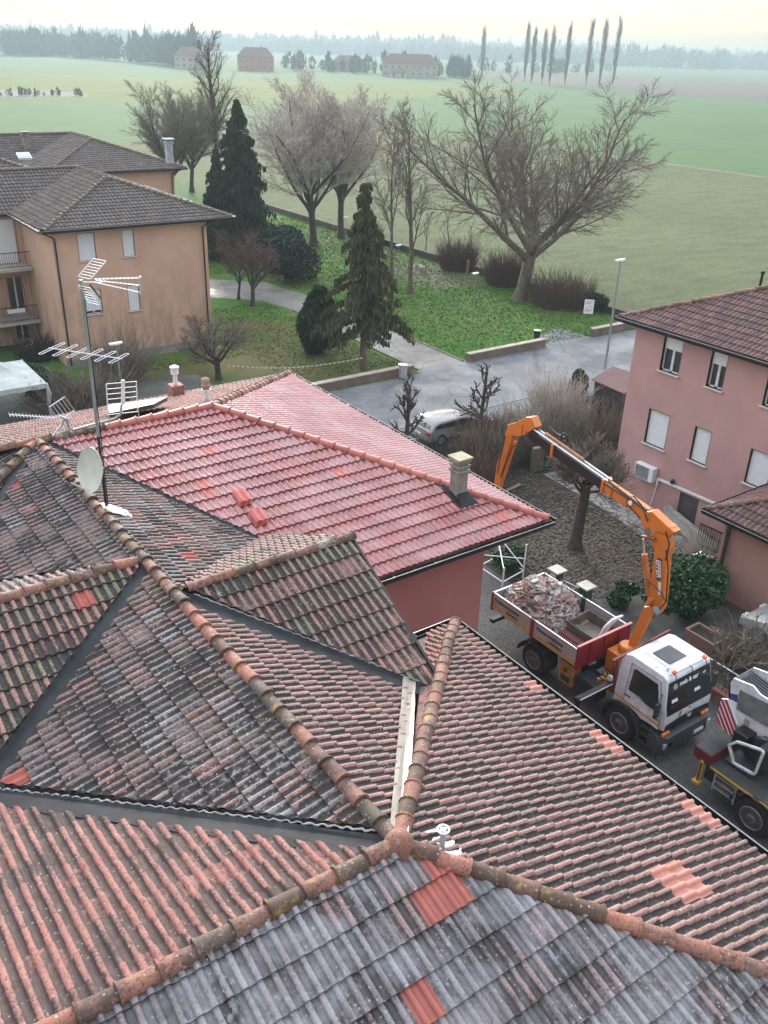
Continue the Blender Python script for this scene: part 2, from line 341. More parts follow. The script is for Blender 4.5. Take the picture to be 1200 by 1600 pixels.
def Mlawn(name, a, b, dry, dryk=.5):
    n = NT(name); c = n.mix(n.ramp(n.noise(1.1, 6, .7), [(.35, 0), (.65, 1)]), a, b)
    c = n.mix(n.ramp(n.noise(.16, 4, .6), [(.42, 0), (.62, dryk)]), c, dry)
    c = n.mix(n.ramp(n.noise(5, 5, .7), [(.5, 0), (.72, .4)]), c, tuple(x*.6 for x in a))
    n.bs(Base_Color=c, Roughness=.95, Specular_IOR_Level=.1); n.bump(n.noise(7, 6, .7), .9, .12); return n.m
def Masph(name, col, wet=.3):
    n = NT(name); c = n.mix(n.ramp(n.noise(.5, 6, .65), [(.3, 0), (.7, 1)]), tuple(x*.55 for x in col), tuple(x*1.35 for x in col))
    c = n.mix(n.ramp(n.noise(1.7, 5, .7, dist=1), [(.5, 0), (.62, .5)]), c, tuple(x*.6 for x in col))
    c = n.mix(n.ramp(n.vor(.22, feat='DISTANCE_TO_EDGE'), [(.0, .75), (.012, 0)]), c, tuple(x*.35 for x in col))
    c = n.mix(n.ramp(n.noise(30, 4), [(.45, 0), (.7, .35)]), c, tuple(x*1.6 for x in col))
    n.bs(Base_Color=c, Roughness=n.ramp(n.noise(.35, 4), [(.4, .5), (.6, .85)]), Specular_IOR_Level=.4); n.bump(n.noise(50, 4), .3, .01); return n.m
def Mgravel(name, col):
    n = NT(name); c = n.mix(n.vor(22, out='Color'), tuple(x*.55 for x in col), tuple(x*1.6 for x in col))
    c = n.mix(n.ramp(n.noise(.6, 5), [(.4, 0), (.7, .5)]), c, tuple(x*.6 for x in col))
    n.bs(Base_Color=c, Roughness=.9); n.bump(n.vor(22), .8, .03); return n.m
def Msoil():
    n = NT('leafy_soil'); c = n.mix(n.ramp(n.noise(1.2, 6, .7), [(.35, 0), (.65, 1)]), (.010, .010, .007), (.024, .021, .015))
    c = n.mix(n.ramp(n.noise(.35, 4), [(.45, 0), (.62, .8)]), c, (.03, .045, .014))
    c = n.mix(n.ramp(n.vor(9), [(.1, .6), (.25, 0)]), c, (.10, .075, .05))
    n.bs(Base_Color=c, Roughness=.95); n.bump(n.noise(14, 5), .8, .06); return n.m
MT['asphalt'] = Masph('worn_asphalt', (.135, .145, .155)); MT['path'] = Masph('worn_path', (.17, .165, .15))
MT['gravel'] = Mgravel('drive_gravel', (.07, .073, .07))
def sheet(name, pts, z, mat, kind='structure'):
    mb = MB(); mb.poly([(p[0], p[1], z) for p in pts])
    # make sure the face looks up
    a = sum((pts[i][0]*pts[(i+1) % len(pts)][1]-pts[(i+1) % len(pts)][0]*pts[i][1]) for i in range(len(pts)))
    if a < 0: mb.f = [tuple(reversed(f)) for f in mb.f]
    o = mb.build(name, mat); o['kind'] = kind; return o
def xy(px, py): p = Z(px, py); return (p.x, p.y)
sheet('ground', [(-3000, -1500), (6500, -1500), (6500, 6500), (-3000, 6500)], 0, Mground())
STUB = Mfield('stubble_field', (.092, .115, .056), (.115, .138, .068), sc=.45)
sheet('stubble_field', [(48.3, -60), (139, -60), (138.5, 130), (120, 190), (48.3, 150)], .004, STUB)
sheet('yellow_green_field', [xy(-60, 152), xy(300, 160), xy(560, 156), xy(800, 150), xy(800, 131), xy(560, 128), xy(300, 122), xy(-60, 112)], .004, Mfield('winter_wheat', (.105, .145, .035), (.125, .16, .042), sc=.06))
sheet('far_green_field', [xy(330, 112), xy(620, 118), xy(900, 128), xy(1000, 122), xy(620, 103), xy(420, 100)], .004, Mfield('far_wheat', (.065, .12, .04), (.085, .135, .045), sc=.05))
sheet('ploughed_field', [xy(720, 118), xy(1000, 146), xy(1260, 162), xy(1260, 128), xy(1000, 119), xy(800, 112)], .008, Mfield('brown_field', (.10, .095, .075), (.12, .105, .08), sc=.05))
sheet('field_track', [(138.6, -60), (140.2, -60), (139.8, 130), (138.2, 130)], .012, M('track_soil', (.09, .085, .05), .95, 0, .3, .3))
sheet('ditch', [xy(-40, 152), xy(145, 151), xy(130, 145), xy(60, 141), xy(-40, 139)], .010, M('ditch_scrub', (.07, .07, .055), .95, 0, .4, .1))
sheet('lawn', [(8, 20.9), (48.2, 20.9), (48.2, 90), (30, 90), (19.4, 60), (8, 31)], .004, Mlawn('park_lawn', (.05, .125, .022), (.085, .185, .033), (.13, .175, .05), .6))
sheet('worn_lawn', [(8, 21), (27.2, 21), (27.2, 30), (24.5, 36), (19.6, 41), (19.6, 31), (8, 28)], .008, Mlawn('worn_lawn_grass', (.055, .08, .026), (.08, .11, .035), (.15, .13, .06), .9))
PATHM = MT['path']
sheet('park_path', [(27.6, 20.7), (31, 20.7), (31.2, 30), (31.1, 40), (30.2, 46), (27, 48.6), (14, 50), (14, 46), (24.5, 43.2), (27.2, 40.5), (27.9, 37), (27.7, 28)], .012, PATHM)
sheet('bench_clearing', [(41.5, 37), (46.5, 36.5), (47.3, 44), (44, 47), (41.2, 44)], .012, M('bare_earth', (.075, .085, .04), .95, 0, .3, .8))
sheet('street', [(5, 11.0), (27, 10.9), (60, 10.9), (60, 20.6), (42.2, 20.8), (42, 24.0), (38.2, 22.5), (38, 20.8), (31.5, 20.9), (31, 21.6), (27.6, 21.6), (27.2, 20.7), (5, 20.7)], .016, MT['asphalt'])
sheet('yard', [(-2, 6.8), (15, 6.8), (15, 12.4), (-2, 12.4)], .004, MT['gravel'])
sheet('back_yard', [(-14, 12.4), (15.8, 20.7), (15.8, 27.2), (8.8, 29), (-14, 31)], .020, M('yard_concrete', (.09, .095, .085), .9, 0, .4, .6))
sheet('yard_soil', [(15, -20), (27, -20), (27, 12.3), (15, 12.3)], .002, M('packed_soil', (.07, .062, .05), .95, 0, .3, 1))
sheet('driveway', [(5, -30), (17.2, -30), (17.2, -5), (15.7, -2.4), (15.7, 6), (9, 6), (5, -6)], .006, MT['gravel'])
sheet('garden_soil', [(15.7, -3.2), (21.5, -4.0), (25.1, -4.0), (27.5, 6), (27.5, 12), (15.0, 12.2), (15.7, 2)], .010, Msoil())
sheet('garden_path', [Z(870, 960)[:2], Z(930, 905)[:2], Z(985, 885)[:2], Z(1060, 905)[:2], Z(1010, 960)[:2], Z(930, 985)[:2]], .016, M('dark_path', (.045, .047, .05), .8, 0, .35, 3))
def Mcrazy():
    n = NT('crazy_paving'); e = n.ramp(n.vor(2.6, feat='DISTANCE_TO_EDGE'), [(.03, 0), (.07, 1)])
    c = n.mix(e, (.045, .045, .035), n.mix(n.vor(2.6, out='Color'), (.16, .155, .15), (.24, .235, .23)))
    n.bs(Base_Color=c, Roughness=.85); n.bump(e, .5, .02); return n.m
sheet('stone_path', [(22.0, -2.9), (24.9, -3.2), (24.9, 6), (23.4, 6.2), (23.2, 2.8), (22.6, -.6)], .020, Mcrazy())
sheet('neighbour_drive', [(17.6, -4.6), (21, -4.4), (21, -20), (17.6, -20)], .018, M('dark_tarmac', (.05, .055, .06), .8, 0, .35, 2))

# ------------------------------------------------------------------ roofs
UPV = Vector((0, 0, 1))
def clip_poly_mesh(bm, pts):   # pts convex in local (s,t), CCW
    n = len(pts)
    for i in range(n):
        a = Vector((pts[i][0], pts[i][1], 0)); b = Vector((pts[(i+1) % n][0], pts[(i+1) % n][1], 0))
        d = b-a
        if d.length < 1e-4: continue
        nn = Vector((d.y, -d.x, 0)).normalized()     # outward for CCW
        bmesh.ops.bisect_plane(bm, geom=bm.verts[:]+bm.edges[:]+bm.faces[:], plane_co=a, plane_no=nn, clear_outer=True, dist=1e-6)
PROF_NEAR = [(-.5, 0), (-.27, 0), (-.24, .38), (-.15, .86), (0, 1), (.15, .86), (.24, .38), (.27, 0)]
PROF_WAVE = [(-.5, .02), (-.4, .0), (-.25, .25), (-.12, .8), (0, 1), (.12, .8), (.25, .25), (.4, 0)]
PROF_LOW = [(-.5, 0), (-.2, .2), (0, 1), (.2, .2)]
def roof_face(name, pts, p0, z0, g, slope, mat, parent, rib=.16, nrib=2, course=.36, h=.040, prof=PROF_NEAR, step=.040, new=None, phase=0, jit=.004, fresh=0, stag=0, label=None, under=True, band=0):
    g = Vector((g[0], g[1])); L = sqrt(1+slope*slope)
    e2 = Vector((-g.y, g.x))     # along eave
    e = Vector((e2.x, e2.y, 0)); d = Vector((g.x, g.y, -slope))/L; n = e.cross(d)
    if n.z < 0: e = -e; e2 = -e2; n = -n
    O = Vector((p0[0], p0[1], z0))
    def st(p): q = Vector((p[0]-p0[0], p[1]-p0[1])); return (q.dot(e2), q.dot(g)*L)
    lp = [st(p) for p in pts]
    A = sum(lp[i][0]*lp[(i+1) % len(lp)][1]-lp[(i+1) % len(lp)][0]*lp[i][1] for i in range(len(lp)))
    if A < 0: lp = lp[::-1]
    s0 = min(p[0] for p in lp); s1 = max(p[0] for p in lp); t0 = min(p[1] for p in lp); t1 = max(p[1] for p in lp)
    w = rib*nrib
    cols = []; 
    for k in range(nrib):
        for (x, y) in prof: cols.append(((k+.5+x)*rib, y))
    cols.append((w, prof[0][1]))
    m = len(cols); V = []; F = []; RN = []; NW = []; RB = []
    jt = t1  # align courses to the eave
    nc = int(math.ceil((t1-t0)/course))+1
    newl = [st(q[:2]) + (q[2] if len(q) > 2 else .1,) for q in (new or [])]
    cen = lambda s, t: all(((lp[(i+1) % len(lp)][0]-lp[i][0])*(t-lp[i][1])-(lp[(i+1) % len(lp)][1]-lp[i][1])*(s-lp[i][0])) > -.45*sqrt((lp[(i+1) % len(lp)][0]-lp[i][0])**2+(lp[(i+1) % len(lp)][1]-lp[i][1])**2) for i in range(len(lp)))
    rs = random.Random(hash(name) % 1000+int(s0*10))
    for c in range(nc):
        tb = jt-c*course; ta = tb-course
        off = (stag*w*.5 if c % 2 else 0)
        ns = int((s1-s0)/w)+2
        rowj = rs.uniform(-.006, .006); rowv = rs.random()
        for k in range(-1, ns):
            sa = s0+k*w+phase+off
            if not cen(sa+w/2, (ta+tb)/2): continue
            lift = rs.uniform(0, jit); dt = rs.uniform(-1, 1)*jit*1.5+rowj; rv = rs.random()*(1-band)+rowv*band; sk = rs.uniform(-.006, .006)
            isn = 1.0 if (fresh and rs.random() < fresh) else 0.0
            for (ns_, nt_, nr) in newl:
                if abs(sa+w/2-ns_) < nr and abs((ta+tb)/2-nt_) < max(course*.51, nr*.9): isn = 1.0
            b = len(V)
            for row, (tt, hz) in enumerate([(ta-.03, lift*.5-.002), (tb+dt, step+lift), (tb+dt, step+lift), (tb+dt-.002, step+lift-.034)]):
                for (cx, hy) in cols:
                    V.append((sa+cx+sk*(tt-ta), tt, hy*h+hz)); RB.append(hy if row < 2 else hy-1.3)  # lip rows go lower: gap shadow between courses painted dark
            for r0, r1 in ((0, 1), (2, 3)):
                for i in range(m-1):
                    F.append((b+r0*m+i, b+r0*m+i+1, b+r1*m+i+1, b+r1*m+i)); RN.append(rv); NW.append(isn)
    bm = bmesh.new(); fl = bm.faces.layers.float.new('rnd'); fn = bm.faces.layers.float.new('isnew'); vl = bm.verts.layers.float.new('rib')
    bv = [bm.verts.new(v) for v in V]
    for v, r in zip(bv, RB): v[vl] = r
    for f, r, nw in zip(F, RN, NW):
        bf = bm.faces.new([bv[i] for i in f]); bf[fl] = r; bf[fn] = nw; bf.smooth = True
    clip_poly_mesh(bm, lp)
    if under:
        uv = [bm.verts.new((p[0], p[1], -.03)) for p in lp]; bf = bm.faces.new(uv)
    Mx = Matrix(((e.x, d.x, n.x, O.x), (e.y, d.y, n.y, O.y), (e.z, d.z, n.z, O.z), (0, 0, 0, 1)))
    bm.transform(Mx)
    me = bpy.data.meshes.new(name); bm.to_mesh(me); bm.free(); me.materials.append(mat)
    o = bpy.data.objects.new(name, me); COL.objects.link(o); finish(o, parent, label=label); return o
def cap_line(name, p, q, mat, parent, r=.115, L=.40, up=.03, wob=.014, start=0, label=None):
    p = Vector(p); q = Vector(q); D = q-p; n = max(1, int(round(D.length/L))); d = D.normalized(); x = d.cross(UPV).normalized(); y = x.cross(d)
    V = []; F = []; RN = []; K = 9
    for i in range(n):
        a = p+D*(i/n); b = p+D*((i+1.12)/n)
        j = Vector((random.uniform(-wob, wob), random.uniform(-wob, wob), random.uniform(-wob, wob)*.6)); j2 = j+Vector((random.uniform(-wob, wob), random.uniform(-wob, wob), 0))*.5
        rv = random.random(); k0 = len(V)
        for (c, rr, hh) in ((a+j, r*.90, up-.012), (a*.4+b*.6+(j+j2)/2, r*.97, up), (b+j2-d*.03, r*1.02, up+.012), (b+j2-d*.025, r*1.13, up+.02), (b+j2, r*1.13, up+.02), (b+j2, r*.9, up)):
            for k in range(K):
                t = pi*(-.08+1.16*k/(K-1)); V.append(c+x*cos(t)*rr+y*(sin(t)*rr*.82+hh))
        for rr in range(5):
            for k in range(K-1):
                F.append((k0+rr*K+k, k0+rr*K+k+1, k0+(rr+1)*K+k+1, k0+(rr+1)*K+k)); RN.append(rv)
    me = bpy.data.meshes.new(name); me.from_pydata([tuple(v) for v in V], [], F); me.update()
    at = me.attributes.new('rnd', 'FLOAT', 'FACE'); at.data.foreach_set('value', RN)
    at = me.attributes.new('rib', 'FLOAT', 'POINT'); at.data.foreach_set('value', [.6]*len(V))
    me.materials.append(mat); o = bpy.data.objects.new(name, me); COL.objects.link(o)
    me.polygons.foreach_set('use_smooth', [True]*len(F))
    try: me.set_sharp_from_angle(angle=R(40))
    except Exception: pass
    return finish(o, parent, label=label)
def eave_trim(pts, parent, w=.12, drop=.14, name='gutter', zoff=0):
    mb = MB(); rim = MB(); br = MB()
    for a, b in zip(pts[:-1], pts[1:]):
        a = Vector(a)+Vector((0, 0, zoff)); b = Vector(b)+Vector((0, 0, zoff)); d = (b-a); nn = Vector((d.y, -d.x, 0)).normalized()
        o1 = nn*w
        dn = d.normalized()
        # half-round gutter section
        sec = [(0, .0), (.02, -drop*.6), (.06, -drop), (w*.75, -drop), (w+.01, -drop*.5), (w+.012, 0.0), (w-.002, 0.0), (w-.01, -drop*.45), (w*.7, -drop+.02), (.05, -drop+.02), (.03, -drop*.5), (.012, 0)]
        vs = [a-dn*.0+nn*s+UPV*t for s, t in sec]+[b+nn*s+UPV*t for s, t in sec]; m = len(sec)
        mb.add(vs, [(i, (i+1) % m, m+(i+1) % m, m+i) for i in range(m)]+[tuple(range(m))[::-1], tuple(range(m, 2*m))])
        rim.tube([a+nn*(w+.006)+UPV*.008, b+nn*(w+.006)+UPV*.008], .011, 6)
        k = int(d.length/.55)
        for i in range(k):
            c = a+d*((i+.5)/k); br.bar(c+UPV*(-.01), c+nn*(w)+UPV*.004, .03, .012)
    o = mb.build(name, MT['gutter'], parent); rim.build('gutter_rim', MT['gutter_edge'], o); 
    if br.v: br.build('gutter_bracket', MT['gutter'], o)
    return o
def strip(name, path, w1, w2, parent, mat, planes, lift=.02):
    """metal valley: path of 3D points, planes = (zfun1, zfun2) heights either side"""
    mb = MB(); P = [Vector(p) for p in path]; d = (P[-1]-P[0]); h = Vector((d.y, -d.x, 0)).normalized()
    n = 14
    rows = []
    for i in range(n+1):
        c = P[0]+(P[-1]-P[0])*(i/n); row = []
        for s in (-w1, -w1*.5, 0, w2*.5, w2):
            q = c+h*(s*(1+.06*random.uniform(-1, 1))); z = max(planes[0](q.x, q.y), planes[1](q.x, q.y)); row.append((q.x, q.y, z+lift+(.012*random.random() if s else -.0)))
        rows.append(row)
    vs = [v for r in rows for v in r]; m = 5
    fs = [(i*m+k, i*m+k+1, (i+1)*m+k+1, (i+1)*m+k) for i in range(n) for k in range(m-1)]
    mb.add(vs, fs); return mb.build(name, mat, parent, smooth=False)
def bead(name, path, zf, parent, rad=.013, wave=.16, amp=.010):
    P = [Vector(p) for p in path]; d = P[-1]-P[0]; n = int(d.length/.04); pts = []
    side = Vector((d.y, -d.x, 0)).normalized()
    for i in range(n+1):
        q = P[0]+d*(i/n)+side*(amp*.8*sin(i*.04/wave*2*pi+1)+random.uniform(-.006, .006)); pts.append((q.x, q.y, zf(q.x, q.y)+.028+amp*sin(i*.04/wave*2*pi)*random.uniform(.5, 1.3)))
    mb = MB(); mb.tube(pts, [rad*random.uniform(.7, 1.3) for _ in pts], 5); return mb.build(name, MT['bead'], parent, smooth=True)

# heights of the roof planes
zAR = lambda x, y: 9-.44*x
zAL = lambda x, y: 9+.30*x
zH1 = lambda x, y: 9-.45*(-7.7-y)
zH2 = lambda x, y: 9-.45*(y+7.7)
zG1 = lambda x, y: 9-.37*(-6.4-y)
zDf = lambda x, y: 9-.37*(y+14.2)
zDl = lambda x, y: 9-.23*(y+14.2)
zDn = lambda x, y: 9-.37*(-14.2-y)
zHR = lambda x, y: 9-.37*x
zRn = lambda x, y: 9+.31*y
def off(a, b, k):     # shift segment a-b sideways by k (to the right of a->b)
    d = Vector((b[0]-a[0], b[1]-a[1])).normalized(); n = Vector((d.y, -d.x))*k
    return (a[0]+n.x, a[1]+n.y), (b[0]+n.x, b[1]+n.y)

old = thing('tiled_house', 'rambling old house with weathered mossy clay tile roofs in the foreground under the camera', 'house', (0, -10, 0))
red = thing('red_roofed_house', 'house with glossy red tiled hip roof and rose plaster wall beyond the old roofs', 'house', (5, 0, 0))
TO, TG, TP, TS, TR, TD = (MT[k] for k in ('tile_old', 'tile_grey', 'tile_pink', 'tile_slate', 'tile_right', 'tile_red'))
# upper main ridge, right side, between the red roof and the cross gable
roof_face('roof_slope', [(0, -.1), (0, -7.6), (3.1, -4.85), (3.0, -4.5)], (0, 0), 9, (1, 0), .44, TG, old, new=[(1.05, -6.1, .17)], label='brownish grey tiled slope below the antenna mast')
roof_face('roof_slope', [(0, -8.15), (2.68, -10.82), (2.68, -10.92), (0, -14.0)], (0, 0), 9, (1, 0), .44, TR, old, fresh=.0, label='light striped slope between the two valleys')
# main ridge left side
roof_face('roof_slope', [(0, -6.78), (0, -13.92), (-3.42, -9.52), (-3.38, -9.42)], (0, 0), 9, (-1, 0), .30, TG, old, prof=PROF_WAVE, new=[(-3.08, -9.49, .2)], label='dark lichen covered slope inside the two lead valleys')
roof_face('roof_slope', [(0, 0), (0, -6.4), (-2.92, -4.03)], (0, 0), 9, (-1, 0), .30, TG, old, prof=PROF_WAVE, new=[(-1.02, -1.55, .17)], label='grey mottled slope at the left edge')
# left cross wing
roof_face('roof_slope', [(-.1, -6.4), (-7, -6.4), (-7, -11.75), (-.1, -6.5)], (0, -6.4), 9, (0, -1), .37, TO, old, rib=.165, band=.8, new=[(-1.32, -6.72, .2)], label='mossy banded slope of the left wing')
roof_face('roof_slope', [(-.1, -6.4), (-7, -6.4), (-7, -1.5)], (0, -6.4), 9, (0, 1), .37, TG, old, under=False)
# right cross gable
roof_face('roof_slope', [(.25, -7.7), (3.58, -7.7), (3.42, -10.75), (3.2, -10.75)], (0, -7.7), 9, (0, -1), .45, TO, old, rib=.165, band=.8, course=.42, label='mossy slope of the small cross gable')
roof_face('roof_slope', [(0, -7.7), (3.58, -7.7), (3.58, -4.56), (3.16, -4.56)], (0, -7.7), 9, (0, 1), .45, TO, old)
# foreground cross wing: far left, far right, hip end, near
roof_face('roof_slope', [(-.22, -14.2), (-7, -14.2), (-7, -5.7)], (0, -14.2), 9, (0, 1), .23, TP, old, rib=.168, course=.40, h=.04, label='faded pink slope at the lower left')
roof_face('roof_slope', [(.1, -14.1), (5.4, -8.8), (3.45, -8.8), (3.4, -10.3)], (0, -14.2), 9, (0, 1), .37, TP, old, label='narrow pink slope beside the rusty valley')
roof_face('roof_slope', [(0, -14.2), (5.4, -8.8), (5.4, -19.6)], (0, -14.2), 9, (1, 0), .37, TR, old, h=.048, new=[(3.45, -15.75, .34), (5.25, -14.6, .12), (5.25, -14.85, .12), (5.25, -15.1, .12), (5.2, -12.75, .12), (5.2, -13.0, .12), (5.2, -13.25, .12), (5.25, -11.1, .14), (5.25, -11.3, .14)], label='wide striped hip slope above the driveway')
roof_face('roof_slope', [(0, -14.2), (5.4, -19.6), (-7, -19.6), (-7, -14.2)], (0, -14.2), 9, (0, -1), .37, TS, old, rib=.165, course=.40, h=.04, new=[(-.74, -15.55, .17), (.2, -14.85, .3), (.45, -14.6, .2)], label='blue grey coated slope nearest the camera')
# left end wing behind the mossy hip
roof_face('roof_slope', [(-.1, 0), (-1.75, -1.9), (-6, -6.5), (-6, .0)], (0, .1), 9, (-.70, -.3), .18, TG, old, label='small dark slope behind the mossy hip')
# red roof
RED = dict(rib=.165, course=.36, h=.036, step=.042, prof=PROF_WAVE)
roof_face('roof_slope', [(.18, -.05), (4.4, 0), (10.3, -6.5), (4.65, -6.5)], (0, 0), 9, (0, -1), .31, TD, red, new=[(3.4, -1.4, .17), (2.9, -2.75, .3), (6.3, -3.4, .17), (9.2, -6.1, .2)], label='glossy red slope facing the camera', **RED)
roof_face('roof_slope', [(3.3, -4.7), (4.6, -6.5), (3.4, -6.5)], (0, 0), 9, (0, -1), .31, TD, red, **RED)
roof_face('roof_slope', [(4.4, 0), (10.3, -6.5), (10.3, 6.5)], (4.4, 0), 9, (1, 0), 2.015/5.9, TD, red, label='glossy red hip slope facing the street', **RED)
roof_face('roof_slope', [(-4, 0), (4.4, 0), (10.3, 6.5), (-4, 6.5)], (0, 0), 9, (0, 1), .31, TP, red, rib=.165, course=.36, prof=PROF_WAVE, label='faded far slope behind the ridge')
# ridge and hip tiles
CO, CR = MT['cap_old'], MT['cap_red']
cap_line('ridge_tiles', (0, 0, 9), (0, -14.2, 9), CO, old, r=.108, L=.40)
cap_line('ridge_tiles', (0, -14.2, 9.0), (5.4, -8.8, 7.0), CO, old, r=.112, L=.42)
cap_line('ridge_tiles', (0, -14.2, 9.0), (5.4, -19.6, 7.0), CO, old, r=.112, L=.42)
cap_line('ridge_tiles', (0, -14.2, 9), (-5, -14.2, 9), CO, old, r=.112, L=.42)
cap_line('ridge_tiles', (-.1, -6.4, 9), (-6, -6.4, 9), CO, old, r=.12)
cap_line('ridge_tiles', (.25, -7.7, 9), (3.6, -7.7, 9), CO, old, r=.105)
cap_line('ridge_tiles', (0, 0, 9.0), (-1.75, -1.5, 8.62), CO, old, r=.125)
mb = MB(); mb.lathe([(.0, .165), (.08, .16), (.14, .12), (.18, .05), (.20, -.06)], (0.02, -14.2, 9.0), 12); mb.build('ridge_junction', CO, old, smooth=True)
cap_line('ridge_tiles', (1.5, 0, 9), (4.35, 0, 9), CR, red, r=.12)
cap_line('ridge_tiles', (-3, 0.02, 8.98), (1.5, 0, 9), MT['cap_old'], red, r=.12, label='old brown ridge tiles behind the antenna')
cap_line('ridge_tiles', (4.4, 0, 9), (10.25, -6.45, 7.0), CR, red, r=.12)
cap_line('ridge_tiles', (4.4, 0, 9), (10.25, 6.45, 7.0), CO, red, r=.13, label='mossy hip tiles at the far end')
# valleys
Jp = (0, -14.2, 9); FM = MT['flash']
strip('valley_flashing', [(-.12, -14.05, 9), (-5.5, -7.03, 9)], .30, .08, old, FM, (lambda x, y: min(zAL(x, y), 9.2), lambda x, y: zDl(x, y)), .025)
strip('valley_flashing', [(-.05, -6.44, 9), (-5.0, -10.45, 9)], .34, .08, old, FM, (zAL, zG1), .02)
strip('valley_flashing', [(.05, -7.75, 9), (3.1, -10.74, 9)], .08, .32, old, FM, (zAR, zH1), .02)
strip('valley_flashing', [(.05, -14.15, 9), (3.35, -10.04, 9)], .11, .11, old, MT['flash_tan'], (zAR, zDf), .065)
strip('valley_flashing', [(.02, -.03, 9), (4.55, -6.61, 9)], .16, .10, old, MT['flash'], (zAR, zRn), .03)
strip('valley_flashing', [(-.05, -.05, 8.97), (-2.2, -2.9, 8.3)], .12, .12, old, FM, (zAL, zAL), .05)
bead('mortar_bead', [(-.1, -13.88, 9), (-3.5, -9.56, 9)], zAL, old)
bead('mortar_bead', [(-.35, -6.98, 9), (-5, -10.77, 9)], zG1, old)
bead('mortar_bead', [(.3, -7.85, 9), (3.1, -10.62, 9)], zH1, old)
bead('mortar_bead', [(.15, -.28, 9), (3.0, -4.5, 9)], zAR, old, rad=.009)
bead('mortar_bead', [(.15, -7.62, 9), (3.1, -4.85, 9)], zAR, old, rad=.012)
# eaves, verge and walls
eave_trim([(-4, 6.55, 6.98), (10.38, 6.55, 6.98)][::-1], red, zoff=0)
eave_trim([(10.35, 6.6, 6.98), (10.35, -6.58, 6.98)][::1] if False else [(10.35, -6.58, 6.98), (10.35, 6.6, 6.98)], red)
eave_trim([(4.6, -6.55, 6.98), (10.35, -6.55, 6.98)], red)
eave_trim([(5.45, -19.7, 7.0), (5.45, -8.75, 7.0)], old)
eave_trim([(5.5, -8.75, 7.0), (3.5, -8.75, 7.0)], old)
mb = MB(); mb.bar((3.62, -7.68, 8.98), (3.44, -10.9, 7.58), .05, .12); mb.bar((3.62, -7.72, 8.98), (3.62, -6.5, 8.45), .05, .12); mb.build('verge_trim', MT['gutter'], old)
def wallprism(poly, z0, z1, name, mat, parent):
    mb = MB(); a = sum(poly[i][0]*poly[(i+1) % len(poly)][1]-poly[(i+1) % len(poly)][0]*poly[i][1] for i in range(len(poly)))
    if a < 0: poly = poly[::-1]
    mb.prism([(p[0], p[1], z0) for p in poly], (0, 0, z1-z0)); return mb.build(name, mat, parent)
RW = MT['red_wall']
wallprism([(-7, -19.0), (4.8, -19.0), (4.8, -9.4), (3.3, -9.4), (3.3, -10.2), (-7, -10.2)], 0, 6.86, 'wall', RW, old)
mb = MB(); mb.prism([(3.36, -10.6, 6.6), (3.36, -10.6, 7.62), (3.36, -7.7, 8.9), (3.36, -5.2, 7.8), (3.36, -5.2, 6.6)], (-.25, 0, 0)); mb.build('gable_wall', RW, old)
wallprism([(-5, -10.2), (3.3, -10.2), (3.3, -6.0), (-5, -6.0)], 0, 7.2, 'wall', RW, old)
wallprism([(-3.5, -5.98), (8.75, -5.98), (9.7, -5.98), (9.7, 5.9), (-3.5, 5.9)][:1]+[(8.72, -5.98), (8.72, 5.9), (-3.5, 5.9)], 0, 6.86, 'wall', RW, red)
mb = MB(); mb.box(3.4, 10.3, -6.5, 6.5, 6.88, 6.92); mb.build('soffit', MT['wood'], red)
mb = MB(); mb.box(3.36, 5.4, -19.6, -8.85, 6.88, 6.92); mb.build('soffit', MT['wood'], old)

# ------------------------------------------------------------------ buildings
def window_x(parent, X, ya, yb, z0, z1, depth=.16, closed=1.0, wallmat=None, out=-1, label=None):
    """window in a wall plane x = X whose outside looks towards out*x; built as a niche frame set into the wall"""
    s = -out
    mb = MB(); t = .03
    mb.box(X+out*.004, X+s*depth, ya-t, ya, z0, z1); mb.box(X+out*.004, X+s*depth, yb, yb+t, z0, z1); mb.box(X+out*.004, X+s*depth, ya-t, yb+t, z1, z1+t)
    w = mb.build('window', MT['reveal'], parent, label=label)
    mb = MB(); mb.box(X+out*.09, X+s*depth, ya-.09, yb+.09, z0-.05, z0); mb.build('sill', MT['sill'], w)
    g = MB(); g.box(X+s*(depth-.02), X+s*depth, ya, yb, z0, z1); g.build('pane', MT['glass'], w)
    f = MB(); e = .055; xf0, xf1 = X+s*(depth-.07), X+s*(depth-.02)
    for (a, b, c, d) in ((ya, yb, z0, z0+e), (ya, yb, z1-e, z1), (ya, ya+e, z0, z1), (yb-e, yb, z0, z1), ((ya+yb)/2-e, (ya+yb)/2+e, z0, z1)): f.box(xf0, xf1, a, b, c, d)
    f.build('frame', MT['frame'], w)
    if closed > 0:
        zb = z1-(z1-z0)*closed; sh = MB(); nsl = max(2, int((z1-zb)/.055)); xo = X+s*(depth-.10)
        for i in range(nsl):
            a = zb+(z1-zb)*i/nsl; b = zb+(z1-zb)*(i+1)/nsl
            sh.box(xo, xo+s*.02, ya+.01, yb-.01, a+.006, b); sh.box(xo+s*.012, xo+s*.018, ya+.01, yb-.01, a, a+.006)
        sh.build('shutter', MT['shutter'], w)
    return w
